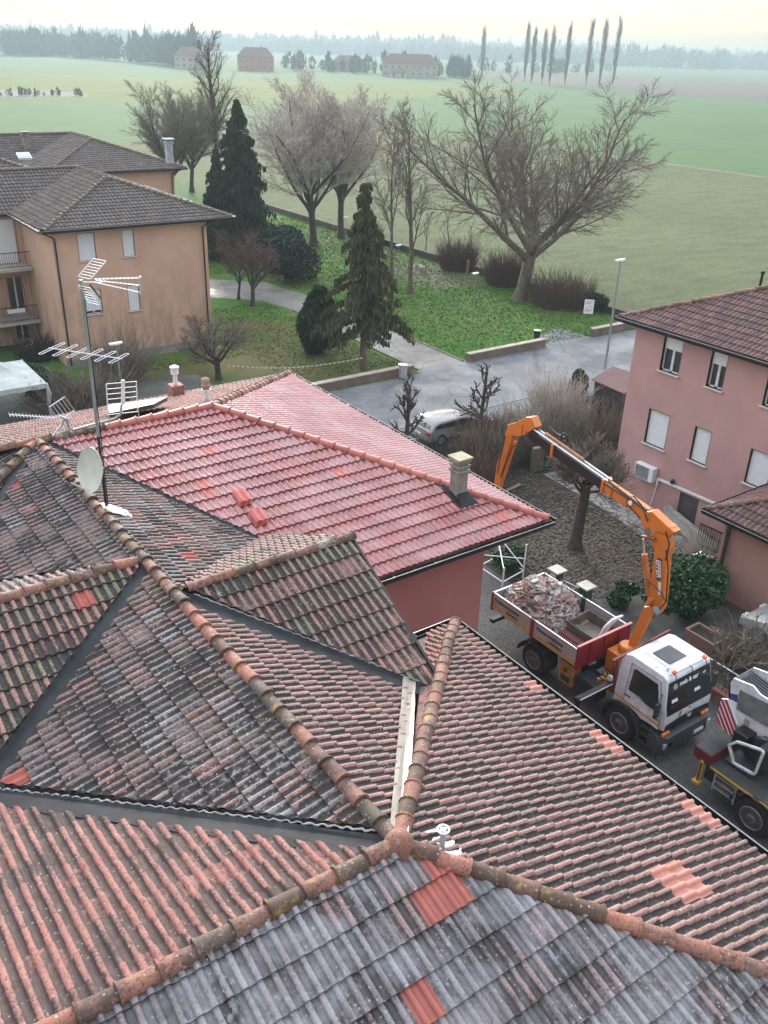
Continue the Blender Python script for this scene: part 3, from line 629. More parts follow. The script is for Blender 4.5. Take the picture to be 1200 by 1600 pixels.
def window_y(parent, Y, xa, xb, z0, z1, depth=.16, closed=1.0, label=None, sillk=True, mat=None):
    """window in a wall plane y = Y looking towards -y"""
    mb = MB(); t = .03
    mb.box(xa-t, xa, Y-.004, Y+depth, z0, z1); mb.box(xb, xb+t, Y-.004, Y+depth, z0, z1); mb.box(xa-t, xb+t, Y-.004, Y+depth, z1, z1+t)
    w = mb.build('window', MT['reveal'], parent, label=label)
    if sillk: mb = MB(); mb.box(xa-.09, xb+.09, Y-.09, Y+depth, z0-.05, z0); mb.build('sill', MT['sill'], w)
    g = MB(); g.box(xa, xb, Y+depth-.02, Y+depth, z0, z1); g.build('pane', MT['glass'], w)
    f = MB(); e = .05
    for (a, b, c, d) in ((xa, xb, z0, z0+e), (xa, xb, z1-e, z1), (xa, xa+e, z0, z1), (xb-e, xb, z0, z1), ((xa+xb)/2-e, (xa+xb)/2+e, z0, z1)): f.box(a, b, Y+depth-.07, Y+depth-.02, c, d)
    f.build('frame', MT['frame'], w)
    if closed > 0:
        zb = z1-(z1-z0)*closed; sh = MB(); nsl = max(2, int((z1-zb)/.055))
        for i in range(nsl):
            a = zb+(z1-zb)*i/nsl; b = zb+(z1-zb)*(i+1)/nsl
            sh.box(xa+.01, xb-.01, Y+depth-.10, Y+depth-.12, a+.006, b)
        sh.build('shutter', MT['shutter'], w)
    return w
def wall_x(parent, X, y0, y1, z0, z1, holes, mat, th=.25, out=-1, name='wall'):
    """wall slab with rectangular openings (ya,yb,za,zb)"""
    mb = MB(); s = -out; xi = X+s*th
    hs = sorted(holes); ys = [y0]
    def b(a, c, d, e):
        if c > a+1e-4 and e > d+1e-4: mb.box(min(X, xi), max(X, xi), a, c, d, e)
    cuts = sorted({y0, y1, *[h[0] for h in hs], *[h[1] for h in hs]})
    for a, c in zip(cuts[:-1], cuts[1:]):
        m = (a+c)/2; col = sorted([(h[2], h[3]) for h in hs if h[0] < m < h[1]]); z = z0
        for (p, q) in col: b(a, c, z, p); z = q
        b(a, c, z, z1)
    return mb.build(name, mat, parent)
def wall_y(parent, Y, x0, x1, z0, z1, holes, mat, th=.25, name='wall'):
    mb = MB()
    cuts = sorted({x0, x1, *[h[0] for h in holes], *[h[1] for h in holes]})
    for a, c in zip(cuts[:-1], cuts[1:]):
        m = (a+c)/2; col = sorted([(h[2], h[3]) for h in holes if h[0] < m < h[1]]); z = z0
        for (p, q) in col+[(z1, z1)]:
            if p > z+1e-4: mb.box(a, c, Y, Y+th, z, p)
            z = q
    return mb.build(name, mat, parent)
def downpipe(parent, p, q, r=.05, elbow=None):
    mb = MB(); pts = ([elbow] if elbow else [])+[p, q]; mb.tube(pts, r, 8); return mb.build('downpipe', MT['gutter'], parent, smooth=True)

# orange apartment block
OW = MT['orange_wall']; TB = MT['tile_brown']
apt = thing('apartment_building', 'nearest orange plastered apartment building on the left with brown hip roof and balconies', 'building', (14, 36, 0))
OWN = dict(rib=.24, nrib=1, course=.38, h=.045, prof=PROF_LOW, step=.035, jit=.008)
h_or = [(11.2, 12.15, 6.12, 7.6), (13.78, 14.45, 6.12, 7.6), (11.2, 12.15, 3.02, 4.42), (13.78, 14.45, 2.93, 4.42)]
wall_y(apt, 31.9, 9.8, 19.05, 0, 7.72, h_or, OW)
for i, (a, b, c, d) in enumerate(h_or): window_y(apt, 31.9, a, b, c, d, closed=(.86 if i == 2 else 1.0))
wall_x(apt, 9.8, 32.15, 38.3, 0, 7.72, [], OW); wall_x(apt, 19.05, 32.15, 45, 0, 7.72, [], OW, out=1)
mb = MB(); mb.box(9.72, 19.13, 31.80, 31.90, 0, .55); mb.build('plinth', MT['plinth'], apt)
mb = MB(); mb.box(9.3, 20.5, 31.5, 44, 7.78, 7.84); mb.box(-6, 9.3, 38.0, 44, 7.78, 7.84); mb.build('soffit', MT['wood'], apt)
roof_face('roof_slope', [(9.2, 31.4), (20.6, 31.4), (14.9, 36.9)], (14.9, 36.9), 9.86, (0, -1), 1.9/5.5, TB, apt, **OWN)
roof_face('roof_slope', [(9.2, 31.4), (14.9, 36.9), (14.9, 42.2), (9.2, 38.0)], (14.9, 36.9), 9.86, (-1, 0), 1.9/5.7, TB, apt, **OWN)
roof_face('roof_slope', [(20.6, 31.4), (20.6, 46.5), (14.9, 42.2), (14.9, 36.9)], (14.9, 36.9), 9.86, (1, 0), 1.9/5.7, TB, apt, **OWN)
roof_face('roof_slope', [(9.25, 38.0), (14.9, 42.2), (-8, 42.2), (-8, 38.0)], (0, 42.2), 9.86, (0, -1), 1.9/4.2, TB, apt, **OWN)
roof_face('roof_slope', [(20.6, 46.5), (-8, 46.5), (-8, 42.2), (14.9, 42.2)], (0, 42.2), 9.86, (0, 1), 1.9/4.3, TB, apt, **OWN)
CB = M('grey_ridge_tiles', (.15, .125, .10), .9, 0, .4, 6, .3)
for a, b in (((14.9, 36.9, 9.88), (9.25, 31.45, 7.98)), ((14.9, 36.9, 9.88), (20.55, 31.45, 7.98)), ((14.9, 42.2, 9.88), (14.9, 36.9, 9.88)), ((-8, 42.2, 9.88), (14.9, 42.2, 9.88)), ((14.9, 42.2, 9.88), (20.5, 46.4, 7.98))): cap_line('ridge_tiles', a, b, CB, apt, r=.13)
eave_trim([(9.1, 31.32, 7.98), (20.7, 31.32, 7.98)], apt); eave_trim([(9.12, 38.0, 7.98), (9.12, 31.32, 7.98)], apt); eave_trim([(-8, 37.92, 7.98), (9.1, 37.92, 7.98)], apt); eave_trim([(20.7, 31.32, 7.98), (20.7, 46, 7.98)], apt)
downpipe(apt, (9.9, 31.78, 7.45), (9.9, 31.78, .2), elbow=(9.25, 31.35, 7.85)); downpipe(apt, (18.75, 31.78, 7.45), (18.75, 31.78, .2), elbow=(19.3, 31.4, 7.85))
# main wing with balconies to the left
d1 = atY(2, 385, 38.3); 
wall_y(apt, 38.3, -8, 9.8, 0, 7.72, [(8.5, 9.45, 1.85, 4.2), (8.6, 9.4, .2, 1.3)], OW)
mb = MB(); mb.box(6.4, 9.4, 38.20, 38.3, 5.05, 7.6); mb.build('shutter_wall', MT['shutter'], apt, label='white rolled shutter panel behind the upper balcony')
window_y(apt, 38.3, 8.5, 9.45, 1.85, 4.2, closed=.0, sillk=False, label='white balcony door with four panes'); window_y(apt, 38.3, 8.6, 9.4, .2, 1.3, closed=.0)
for zb in (5.0, 1.8):
    bal = MB(); bal.box(-8, 9.75, 36.6, 38.28, zb-.16, zb); b_ = bal.build('balcony', M('balcony_slab', (.42, .40, .37), .8, 0, .15, 3), apt)
    rl = MB(); rl.bar((-8, 36.65, zb+.95), (9.7, 36.65, zb+.95), .05, .04); rl.bar((-8, 36.65, zb+.12), (9.7, 36.65, zb+.12), .04, .03)
    for i in range(60):
        x = 9.65-i*.13; rl.bar((x, 36.65, zb+.12), (x, 36.65, zb+.95), .018, .018, up=(0, 1, 0))
    rl.build('railing', MT['blackm'], b_)
mb = MB(); mb.box(9.57, 9.79, 38.0, 38.3, 0.1, 7.7); mb.build('balcony_side_wall', OW, apt)
pp = MB(); pp.box(7.9, 8.9, 36.42, 36.62, 2.45, 2.65); pp.build('planter_box', MT['shutter'], apt)
fo = MB()
for i in range(90): fo.box(*(lambda x, y, z, s: (x, x+s, y, y+s*.5, z, z+s))(random.uniform(7.6, 8.3), random.uniform(36.7, 37.0), random.uniform(3.2, 3.7), random.uniform(.03, .09)))
# skylight wing behind
apt2 = thing('apartment_building', 'brown roofed apartment wing with a small skylight behind the nearest orange block', 'building', (0, 52, 0))
s_ = atY(38, 246, 48)
zf = lambda x, y: 10.6-.40*(53.5-y)
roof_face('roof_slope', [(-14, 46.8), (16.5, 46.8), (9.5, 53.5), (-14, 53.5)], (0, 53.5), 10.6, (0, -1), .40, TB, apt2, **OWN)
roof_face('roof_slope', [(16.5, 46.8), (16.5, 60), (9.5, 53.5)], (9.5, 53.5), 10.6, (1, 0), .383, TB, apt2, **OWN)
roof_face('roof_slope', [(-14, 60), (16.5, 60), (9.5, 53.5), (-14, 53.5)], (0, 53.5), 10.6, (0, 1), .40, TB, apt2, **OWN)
cap_line('ridge_tiles', (9.5, 53.5, 10.62), (16.4, 46.9, 7.98), CB, apt2, r=.13); cap_line('ridge_tiles', (-14, 53.5, 10.62), (9.5, 53.5, 10.62), CB, apt2, r=.13)
wallprism([(-13, 47.3), (15.9, 47.3), (15.9, 59.4), (-13, 59.4)], 0, 7.8, 'wall', OW, apt2)
hits = [(z, Z(38, 246, z)) for z in np.arange(7.9, 10.6, .02)]; zz, sp_ = min(hits, key=lambda h: abs(zf(h[1].x, h[1].y)-h[0]))
mb = MB(); up_ = Vector((0, 1, .4)).normalized(); c_ = Vector((sp_.x, sp_.y, zz+.10)); mb.bar(c_-up_*.4, c_+up_*.4, .9, .14, up=(0, -.4, 1)); w_ = mb.build('skylight', MT['white'], apt2)
mb = MB(); c_ = c_+Vector((0, -.03, .075)); mb.bar(c_-up_*.32, c_+up_*.32, .74, .02, up=(0, -.4, 1)); mb.build('pane', M('sky_glass', (.35, .42, .45), .2), w_)
# second orange block farther back
apt3 = thing('apartment_building', 'farther orange apartment block with brown hip roof beside the bare trees', 'building', (22, 60, 0))
x0, x1, y0, y1, yr = 16.2, 27.8, 54.5, 60.2, 65.6; xr = 22.0
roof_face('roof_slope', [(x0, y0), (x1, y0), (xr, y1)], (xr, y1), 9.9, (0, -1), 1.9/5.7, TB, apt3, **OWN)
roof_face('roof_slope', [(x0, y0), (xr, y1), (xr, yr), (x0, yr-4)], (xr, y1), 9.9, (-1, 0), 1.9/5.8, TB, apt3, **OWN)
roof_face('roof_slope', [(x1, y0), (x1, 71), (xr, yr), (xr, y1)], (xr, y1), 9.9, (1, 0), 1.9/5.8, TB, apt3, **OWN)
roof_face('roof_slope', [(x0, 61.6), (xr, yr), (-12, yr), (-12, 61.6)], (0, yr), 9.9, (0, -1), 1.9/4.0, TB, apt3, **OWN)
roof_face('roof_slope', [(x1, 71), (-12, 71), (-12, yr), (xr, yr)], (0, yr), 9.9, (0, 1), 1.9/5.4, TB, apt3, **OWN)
for a, b in (((xr, y1, 9.92), (x0, y0, 8.02)), ((xr, y1, 9.92), (x1, y0, 8.02)), ((xr, yr, 9.92), (xr, y1, 9.92)), ((-12, yr, 9.92), (xr, yr, 9.92))): cap_line('ridge_tiles', a, b, CB, apt3, r=.13)
wallprism([(x0+.6, y0+.5), (x1-.9, y0+.5), (x1-.9, 70), (x0+.6, 70)], 0, 7.85, 'wall', OW, apt3)
eave_trim([(x0, y0-.06, 8.0), (x1+.1, y0-.06, 8.0)], apt3); eave_trim([(x1+.06, y0-.06, 8.0), (x1+.06, 71, 8.0)], apt3)
downpipe(apt3, (x1-1.1, y0+.4, 7.5), (x1-1.1, y0+.4, .2), elbow=(x1-.3, y0, 7.9))
def on_z(px, py, fn):
    return min((Z(px, py, z) for z in np.arange(6.5, 11, .01)), key=lambda p: abs(fn(p.x, p.y)-p.z))
def stack(p, w, h, mat, lab, name='chimney', capw=.12):
    t = thing(name, lab, 'chimney', (p.x, p.y, p.z))
    mb = MB(); mb.box(p.x-w/2, p.x+w/2, p.y-w/2, p.y+w/2, p.z-.3, p.z+h); mb.build('shaft', mat, t, bevel=.015)
    mb = MB(); mb.box(p.x-w/2-.05, p.x+w/2+.05, p.y-w/2-.05, p.y+w/2+.05, p.z+h, p.z+h+.10); mb.box(p.x-w/2+.04, p.x+w/2-.04, p.y-w/2+.04, p.y+w/2-.04, p.z+h+.1, p.z+h+.25); mb.box(p.x-w/2-capw, p.x+w/2+capw, p.y-w/2-capw, p.y+w/2+capw, p.z+h+.25, p.z+h+.33); mb.build('cowl', mat, t, bevel=.01)
    return t
stack(on_z(42, 230, lambda x, y: 9.9-.475*(65.6-y)), .5, .9, MT['chimney'], 'concrete chimney with round cowl on the far brown roof', 'chimney')
p_ = on_z(265, 248, lambda x, y: 9.9-(1.9/5.8)*abs(x-22)); stack(p_, .45, 1.0, M('pale_blue_chimney', (.3, .34, .37), .8), 'pale grey chimney near the corner of the far brown roof', 'chimney')

# pink house on the right
PW = MT['pink_wall']
pink = thing('pink_house', 'pink plastered three storey house at the right with dark red tiled roof and white shutters', 'house', (29, -1, 0))
hp = [(1.14, 2.06, 5.95, 7.38), (-.93, -.22, 5.95, 7.38), (-3.6, -2.72, 5.95, 7.38), (1.15, 2.2, 2.7, 4.22), (-.9, -.14, 2.78, 4.22), (-3.65, -2.72, 2.8, 4.2), (-6.2, -5.2, 2.8, 4.2), (-.98, -.03, .02, 1.27)]
wall_x(pink, 25.1, -12, 3.53, 0, 7.5, hp, PW); wall_y(pink, 3.28, 25.35, 36, 0, 7.5, [], PW)
wallprism([(25.36, -12), (35.9, -12), (35.9, 3.27), (25.36, 3.27)], 7.3, 7.48, 'ceiling_slab', PW, pink)
for i, (a, b, c, d) in enumerate(hp[:-1]): window_x(pink, 25.1, a, b, c, d, closed=(.36 if i < 3 else 1.0), depth=.2)
mb = MB(); mb.box(25.22, 25.28, -.98, -.03, .02, 1.27)
for k in range(5): mb.box(25.205, 25.22, -.95, -.06, .1+k*.23, .28+k*.23)
mb.build('garage_door', M('grey_brown_door', (.07, .065, .07), .6), pink)
PT = MT['tile_maroon']; ex, ey, ez = 24.6, 4.1, 7.72
PO = dict(rib=.20, nrib=1, course=.38, h=.045, prof=PROF_LOW, step=.035, jit=.006)
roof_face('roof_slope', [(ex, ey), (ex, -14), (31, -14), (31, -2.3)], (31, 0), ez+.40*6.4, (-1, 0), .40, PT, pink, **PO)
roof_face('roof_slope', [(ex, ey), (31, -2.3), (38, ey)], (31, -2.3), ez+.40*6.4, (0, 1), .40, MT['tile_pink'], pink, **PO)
cap_line('ridge_tiles', (31, -2.3, ez+2.58), (ex+.05, ey-.05, ez+.02), MT['cap_old'], pink, r=.12); cap_line('ridge_tiles', (31, -14, ez+2.58), (31, -2.3, ez+2.58), MT['cap_old'], pink, r=.12)
eave_trim([(ex-.05, ey+.08, ez), (ex-.05, -14, ez)], pink); eave_trim([(38, ey+.05, ez), (ex-.1, ey+.05, ez)], pink)
mb = MB(); mb.box(ex, 36, -12, ey, 7.52, 7.58); mb.build('soffit', MT['wood'], pink)
fp_ = atX(1189, 440, 30.5); mb = MB(); mb.tube([(fp_.x, fp_.y, fp_.z-.7), (fp_.x, fp_.y, fp_.z+.35)], .06, 8); mb.lathe([(.09, 0), (.09, .1), (.02, .14)], (fp_.x, fp_.y, fp_.z+.33), 8); mb.build('flue_pipe', MT['blackm'], pink)
# air conditioner, white conduit, wall lamp
ac = thing('air_conditioner', 'white air conditioner unit hanging on the pink wall', 'air conditioner', (24.9, 1.7, 1.2))
a0 = atX(996, 740, 24.9); a1 = atX(1026, 748, 24.9)
mb = MB(); mb.box(24.76, 25.06, 1.22, 2.2, 1.22, 1.86); mb.build('casing', MT['shutter'], ac, bevel=.02)
mb = MB(); mb.box(24.745, 24.76, 1.45, 2.15, 1.27, 1.81)
gr = mb.build('grille', M('fan_grille', (.15, .16, .17), .6), ac); mb = MB()
for k in range(9): mb.box(24.735, 24.745, 1.45, 2.15, 1.29+k*.06, 1.31+k*.06)
mb.build('louvre', MT['alu'], gr)
mb = MB(); mb.box(24.9, 25.1, 1.35, 1.39, 1.16, 1.21); mb.box(24.9, 25.1, 2.03, 2.07, 1.16, 1.21); mb.build('bracket', MT['alu'], ac)
cn = MB(); q0 = atX(1028, 748, 25.02); q1 = atX(1120, 788, 25.02)
cn.bar(q0, q1, .08, .09); cn.bar((25.03, q0.y, q0.z-.3), (25.03, q0.y, q0.z+.02), .08, .1, up=(0, 1, 0)); cn.tube([(25.04, q0.y, q0.z-.25), (25.04, q0.y+.15, .1)], .018, 6); cn.build('pipe_casing', MT['shutter'], pink)
lm = atX(1051, 752, 25.0); mb = MB(); mb.lathe([(.02, -.1), (.09, -.08), (.1, .02), (.05, .09)], (24.98, lm.y, lm.z), 10); mb.build('wall_lamp', MT['blackm'], pink)
# annex
annex = thing('annex_house', 'low salmon annexe with dark red tiled roof and brown downpipe at the right edge', 'house', (24, -8, 0))
ax, ay, az = 20.95, -4.0, 3.28
wallprism([(21.5, -14), (24.95, -14), (24.95, -4.5), (21.5, -4.5)], 0, 3.1, 'wall', MT['annex_wall'], annex)
roof_face('roof_slope', [(ax, ay), (ax, -14), (25.05, -14), (25.05, -8)], (25.05, -8), az+.42*4.1, (-1, 0), .42, PT, annex, **PO)
roof_face('roof_slope', [(ax, ay), (25.05, -8), (25.05, ay)], (25.05, -8), az+.42*4.0, (0, 1), .42, PT, annex, **PO)
cap_line('ridge_tiles', (25.0, -8, az+1.74), (ax, ay, az+.02), MT['cap_old'], annex, r=.11)
eave_trim([(ax-.03, ay+.08, az), (ax-.03, -14, az)], annex); eave_trim([(25, ay+.03, az), (ax-.05, ay+.03, az)], annex)
mb = MB(); mb.box(ax+.05, 25, -14, ay-.05, az-.12, az-.08); mb.build('soffit', MT['wood'], annex)
mb = MB(); mb.bar((21.4, -4.75, 3.1), (21.4, -4.75, 0), .1, .1, up=(0, 1, 0)); mb.build('downpipe', M('brown_pipe', (.045, .03, .025), .5), annex)
# terrace wall and railing beside the pink house
tw = thing('terrace_wall', 'pale weathered terrace wall below the pink house door', 'wall', (24, -2, 0))
mb = MB(); mb.bar((24.85, .3, .25), (23.6, -3.2, .25), .25, .6); mb.bar((23.6, -3.2, .3), (22.6, -4.3, .3), .22, .7); mb.build('masonry', M('pale_render', (.27, .27, .25), .9, 0, .35, 2, .3), tw)
rl = thing('railing', 'black iron railing panel above the laurel bush by the annexe', 'railing', (23, -3.5, .6))
mb = MB(); A_, B_ = Z(1088, 850, .6), Z(1126, 868, .6)
for i in range(12): q = A_.lerp(B_, i/11); mb.bar((q.x, q.y, .55), (q.x, q.y, 1.5), .02, .02, up=(0, 1, 0))
mb.bar((A_.x, A_.y, 1.5), (B_.x, B_.y, 1.5), .05, .04); mb.bar((A_.x, A_.y, .65), (B_.x, B_.y, .65), .04, .03); mb.build('bars', MT['blackm'], rl)

# shed with dark red roof
sh = thing('garden_shed', 'small shed with dark maroon pitched roof by the street lamp and pink house', 'shed', (38, 14.5, 0))
c0 = Z(955, 575, 2.0); c1 = Z(925, 598, 1.8); c2 = Z(987, 612, 1.6); 
sx0, sx1, sy0, sy1 = 33.0, 36.4, 8.6, 11.4
a_, b_, c_, d_ = Z(957, 574, 2.5), Z(924, 594, 2.2), Z(975, 617, 2.1), Z(1006, 590, 2.4)
mb = MB(); mb.prism([a_, b_, c_, d_], (0, 0, .06)); mb.build('roof', M('maroon_sheet_roof', (.11, .05, .05), .7, 0, .2, 3), sh)
k = lambda p, q, t: p.lerp(q, t)
ctr = (a_+b_+c_+d_)/4
mb = MB(); ps = [ctr.lerp(p, .86) for p in (a_, b_, c_, d_)]; mb.prism([(p.x, p.y, 0) for p in ps], (0, 0, 2.1)); mb.build('walls', M('dark_planks', (.05, .045, .04), .9, 0, .3, 4), sh)

# white party tent
tent = thing('garden_gazebo', 'white fabric gazebo with peaked roof in the garden at the left edge', 'gazebo', (4, 26, 0))
TW = M('dirty_white_canvas', (.42, .46, .45), .8, 0, .2, 1.5, .2)
tx1, ty0 = 6.27, 23.5; tx0 = tx1-4.2; ty1 = ty0+4.3
mb = MB(); pk = (tx0+2.3, ty0+2.0, 3.15)
cs = [(tx0, ty0, 2.25), (tx1, ty0, 2.25), (tx1, ty1, 2.25), (tx0, ty1, 2.25)]
N = 6
for i in range(4):
    a, b = Vector(cs[i]), Vector(cs[(i+1) % 4]); P = Vector(pk)
    for r in range(N):
        for c in range(N):
            def q(u, v):
                e = a.lerp(b, v); w = e.lerp(P, u); w.z -= .22*sin(pi*u)*(.6+.4*sin(pi*v)); return w
            mb.add([q(r/N, c/N), q(r/N, (c+1)/N), q((r+1)/N, (c+1)/N), q((r+1)/N, c/N)], [(0, 1, 2, 3)])
    m_ = 10
    for c in range(m_):
        p, p2 = a.lerp(b, c/m_), a.lerp(b, (c+1)/m_); s0 = .22+.05*(c % 2); s1 = .22+.05*((c+1) % 2)
        mb.add([p, p2, p2-UPV*s1, p-UPV*s0], [(0, 1, 2, 3)])
mb.build('canopy', TW, tent)
for c in cs: mb = MB(); mb.tube([c, (c[0], c[1], 0)], .04, 8); mb.build('leg', MT['shutter'], tent)
cu = MB(); cu.tube([(tx1, ty0, 2.2), (tx1+.05, ty0+.05, 1.7), (tx1-.04, ty0, 1.2), (tx1+.03, ty0, .2)], [.05, .12, .08, .1], 8); cu.build('gathered_curtain', TW, tent, smooth=True)

# far farmhouses
FR = M('far_roof_tiles', (.12, .06, .045), .9, 0, .2, .5); 
def farmhouse(px, py, wpx, hpx, wallc, label, dep=12, roofk=.3, wins=6, zroof=None):
    c = Z(px, py, 0); D = (c-CAM0).length; k = D/CF
    w = wpx*k; h = hpx*k*1.03
    d = Vector((c.x-CAM0.x, c.y-CAM0.y)).normalized(); rz = math.atan2(d.y, d.x)-pi/2
    t = thing('farmhouse', label, 'farmhouse', (0, 0, 0))
    mb = MB(); mb.box(-w/2, w/2, 0, dep, 0, h*.66); mb.build('wall', M('far_wall', wallc, .9, 0, .12, .3), t)
    mb = MB(); o = .6; ww = w/2+o; H0 = h*.66; H1 = h*1.1
    mb.add([(-ww, -o, H0), (ww, -o, H0), (ww, dep+o, H0), (-ww, dep+o, H0), (-ww+dep*.5, dep/2, H1), (ww-dep*.5, dep/2, H1)], [(0, 1, 5, 4), (1, 2, 5), (2, 3, 4, 5), (3, 0, 4), (3, 2, 1, 0)]); r_ = mb.build('roof', FR, t)
    mb = MB(); mb.box(w*.15, w*.15+.9, dep*.4, dep*.4+.9, H0, H1+1.0); mb.build('chimney', MT['chimney'], r_)
    for j in range(2):
        for i in range(wins):
            x = -w/2+w*(i+.5)/wins; z = h*.66*(.18+.45*j); mb = MB(); mb.box(x-.6, x+.6, -.08, .05, z, z+1.6); mb.build('window', M_fw, t)
    t.location = (c.x, c.y, 0); t.rotation_euler = (0, 0, rz); return t
M_fw = M('far_window', (.08, .08, .085), .5)
farmhouse(400, 111, 50, 26, (.36, .12, .10), 'red walled farmhouse with hipped roof far beyond the tall bare tree')
farmhouse(640, 121, 78, 26, (.34, .28, .22), 'long cream farmhouse across the fields behind the trees', wins=8)
farmhouse(98, 86, 62, 20, (.45, .42, .40), 'white farmhouse among the hazy trees at upper left', wins=7)
farmhouse(128, 90, 24, 14, (.5, .46, .43), 'small pale outbuilding beside the hazy white farmhouse', wins=3)
farmhouse(298, 108, 42, 24, (.36, .31, .27), 'pale farmhouse left of the red walled farmhouse', wins=5)
farmhouse(1068, 108, 40, 12, (.5, .44, .38), 'low cream farm building by the far wood on the right', wins=4)
farmhouse(545, 112, 46, 18, (.28, .14, .12), 'dull red barn half hidden behind the blossoming tree', wins=4)
farmhouse(622, 122, 24, 10, (.4, .4, .4), 'small grey farm shed in front of the long cream farmhouse', wins=2, dep=6)

# ------------------------------------------------------------------ trees
def branchy(rnd, base, h, r0, spec):
    """returns list of (points, radii, level)"""
    out = []
    def grow(p, d, L, r, lv, env):
        sp = spec[min(lv, len(spec)-1)]
        n = sp.get('n', 5); seg = L/n; pts = [p.copy()]; rad = [r]; dirs = [d.copy()]
        q = p.copy(); dd = d.copy()
        for i in range(n):
            dd = dd+Vector((rnd.gauss(0, 1), rnd.gauss(0, 1), rnd.gauss(0, 1)))*sp.get('wob', .12)+Vector((0, 0, 1))*sp.get('up', .05)
            dd.normalize(); q = q+dd*seg; pts.append(q.copy()); rad.append(max(sp.get('rmin', .004), r*(1-(1-sp.get('tip', .35))*(i+1)/n))); dirs.append(dd.copy())
        out.append((pts, rad, lv))
        if lv+1 < len(spec)+0:
            nx = spec[lv+1]; k = nx['k']; k = int(k+rnd.random())
            for j in range(k):
                t = nx.get('from', .3)+(1-nx.get('from', .3))*((j+rnd.random())/k)
                i = min(n-1, int(t*n)); f = t*n-i; pp = pts[i].lerp(pts[i+1], f); bd = dirs[i+1]
                az = j*2.4+rnd.uniform(-.6, .6); a = bd.orthogonal().normalized(); b = bd.cross(a); side = a*cos(az)+b*sin(az)
                ang = nx.get('ang', .8)*rnd.uniform(.7, 1.2)
                nd = (bd*cos(ang)+side*sin(ang)).normalized()
                if nx.get('flat'): nd.z *= nx['flat']; nd.normalize()
                LL = L*nx.get('len', .6)*rnd.uniform(.7, 1.15)*(1-nx.get('taper', .4)*t)
                rr = min(rad[i]*.8, rad[i]*nx.get('rr', .6))
                grow(pp, nd, LL, max(nx.get('rmin', .004), rr), lv+1, env)
    sp0 = spec[0]
    grow(Vector(base), Vector(sp0.get('dir', (0, 0, 1))).normalized(), h*sp0.get('hl', .5), r0, 0, None)
    return out
def tubes_mesh(name, items, mat, parent, sides):
    V = []; F3 = []
    for pts, rad, lv in items:
        n = sides(lv); m = len(pts); b = len(V); a = None
        for i, p in enumerate(pts):
            d = pts[min(i+1, m-1)]-pts[max(i-1, 0)]; d.normalize()
            if a is None: a = d.orthogonal().normalized()
            a = a-d*a.dot(d); a = a.normalized() if a.length > 1e-5 else d.orthogonal().normalized(); bb = d.cross(a)
            for k in range(n):
                t = 2*pi*k/n; V.append(p+(a*cos(t)+bb*sin(t))*rad[i])
        for i in range(m-1):
            for k in range(n): F3.append((b+i*n+k, b+i*n+(k+1) % n, b+(i+1)*n+(k+1) % n, b+(i+1)*n+k))
    return np_mesh(name, V, F3, mat, parent, True)
def leafcloud(name, cards, mat, parent):
    """cards: array (n, 3 centre), (n,3) dir a, (n,3) dir b -> quads"""
    C, A, B = cards; n = len(C); V = np.stack([C-A-B, C+A-B, C+A+B, C-A+B], 1).reshape(-1, 3); F = np.arange(4*n).reshape(-1, 4)
    return np_mesh(name, V, F, mat, parent)
def rand_dirs(n, rng):
    v = rng.normal(size=(n, 3)); return v/np.linalg.norm(v, axis=1, keepdims=True)
def bare_tree(px, py, h, r0, spec, label, seed, name='bare_tree', mats=('bark', 'twig'), cut=1, group=None, pos=None, cat='tree', lean=(0, 0), buds=0):
    rnd = random.Random(seed); p = pos or Z(px, py, 0); t = thing(name, label, cat, (p.x, p.y, 0), group)
    spec = [dict(s) for s in spec]; spec[0]['dir'] = (lean[0], lean[1], 1)
    it = branchy(rnd, (p.x, p.y, -.05), h, r0, spec)
    top = max(q.z for pts, _, _ in it for q in pts); k = h/top
    for pts, rad, lv in it:
        for q in pts: q.x = p.x+(q.x-p.x)*spec[0].get('wk', 1)*k; q.y = p.y+(q.y-p.y)*spec[0].get('wk', 1)*k; q.z *= k
    a = [x for x in it if x[2] <= cut]; b = [x for x in it if x[2] > cut]
    # root flare
    a[0][1][0] *= 1.5
    tubes_mesh('trunk', a, MT[mats[0]], t, lambda lv: 8 if lv == 0 else 6)
    if buds:
        ends = [q for pts, rad, lv in b if lv >= 3 for q in pts[1:]]; rg = np.random.default_rng(seed); ix = rg.integers(0, len(ends), buds); C = np.array([tuple(ends[i]) for i in ix])+rg.normal(0, .07, (buds, 3)); A = rand_dirs(buds, rg)*.042; B = np.cross(A, rand_dirs(buds, rg)); B = B/np.linalg.norm(B, axis=1, keepdims=True)*.028
        leafcloud('buds', (C, A, B), MT['twig_pale'], t)
    if b: tubes_mesh('crown', b, MT[mats[1]], t, lambda lv: 4 if lv <= 2 else 3)
    return t
BROAD = [dict(hl=.20, n=5, wob=.03, tip=.9), dict(k=8, **{'from': .7}, ang=.68, len=3.0, n=9, wob=.08, up=.05, rr=.6, taper=.1, tip=.2),
         dict(k=13, **{'from': .12}, ang=.62, len=.55, n=6, wob=.12, up=.04, rr=.5, taper=.45, tip=.3), dict(k=9, **{'from': .12}, ang=.7, len=.50, n=5, wob=.12, up=.01, rr=.42, taper=.4, rmin=.014),
         dict(k=14, **{'from': .1}, ang=.55, len=.55, n=3, wob=.12, up=-.04, rr=.55, taper=.3, rmin=.0095)]
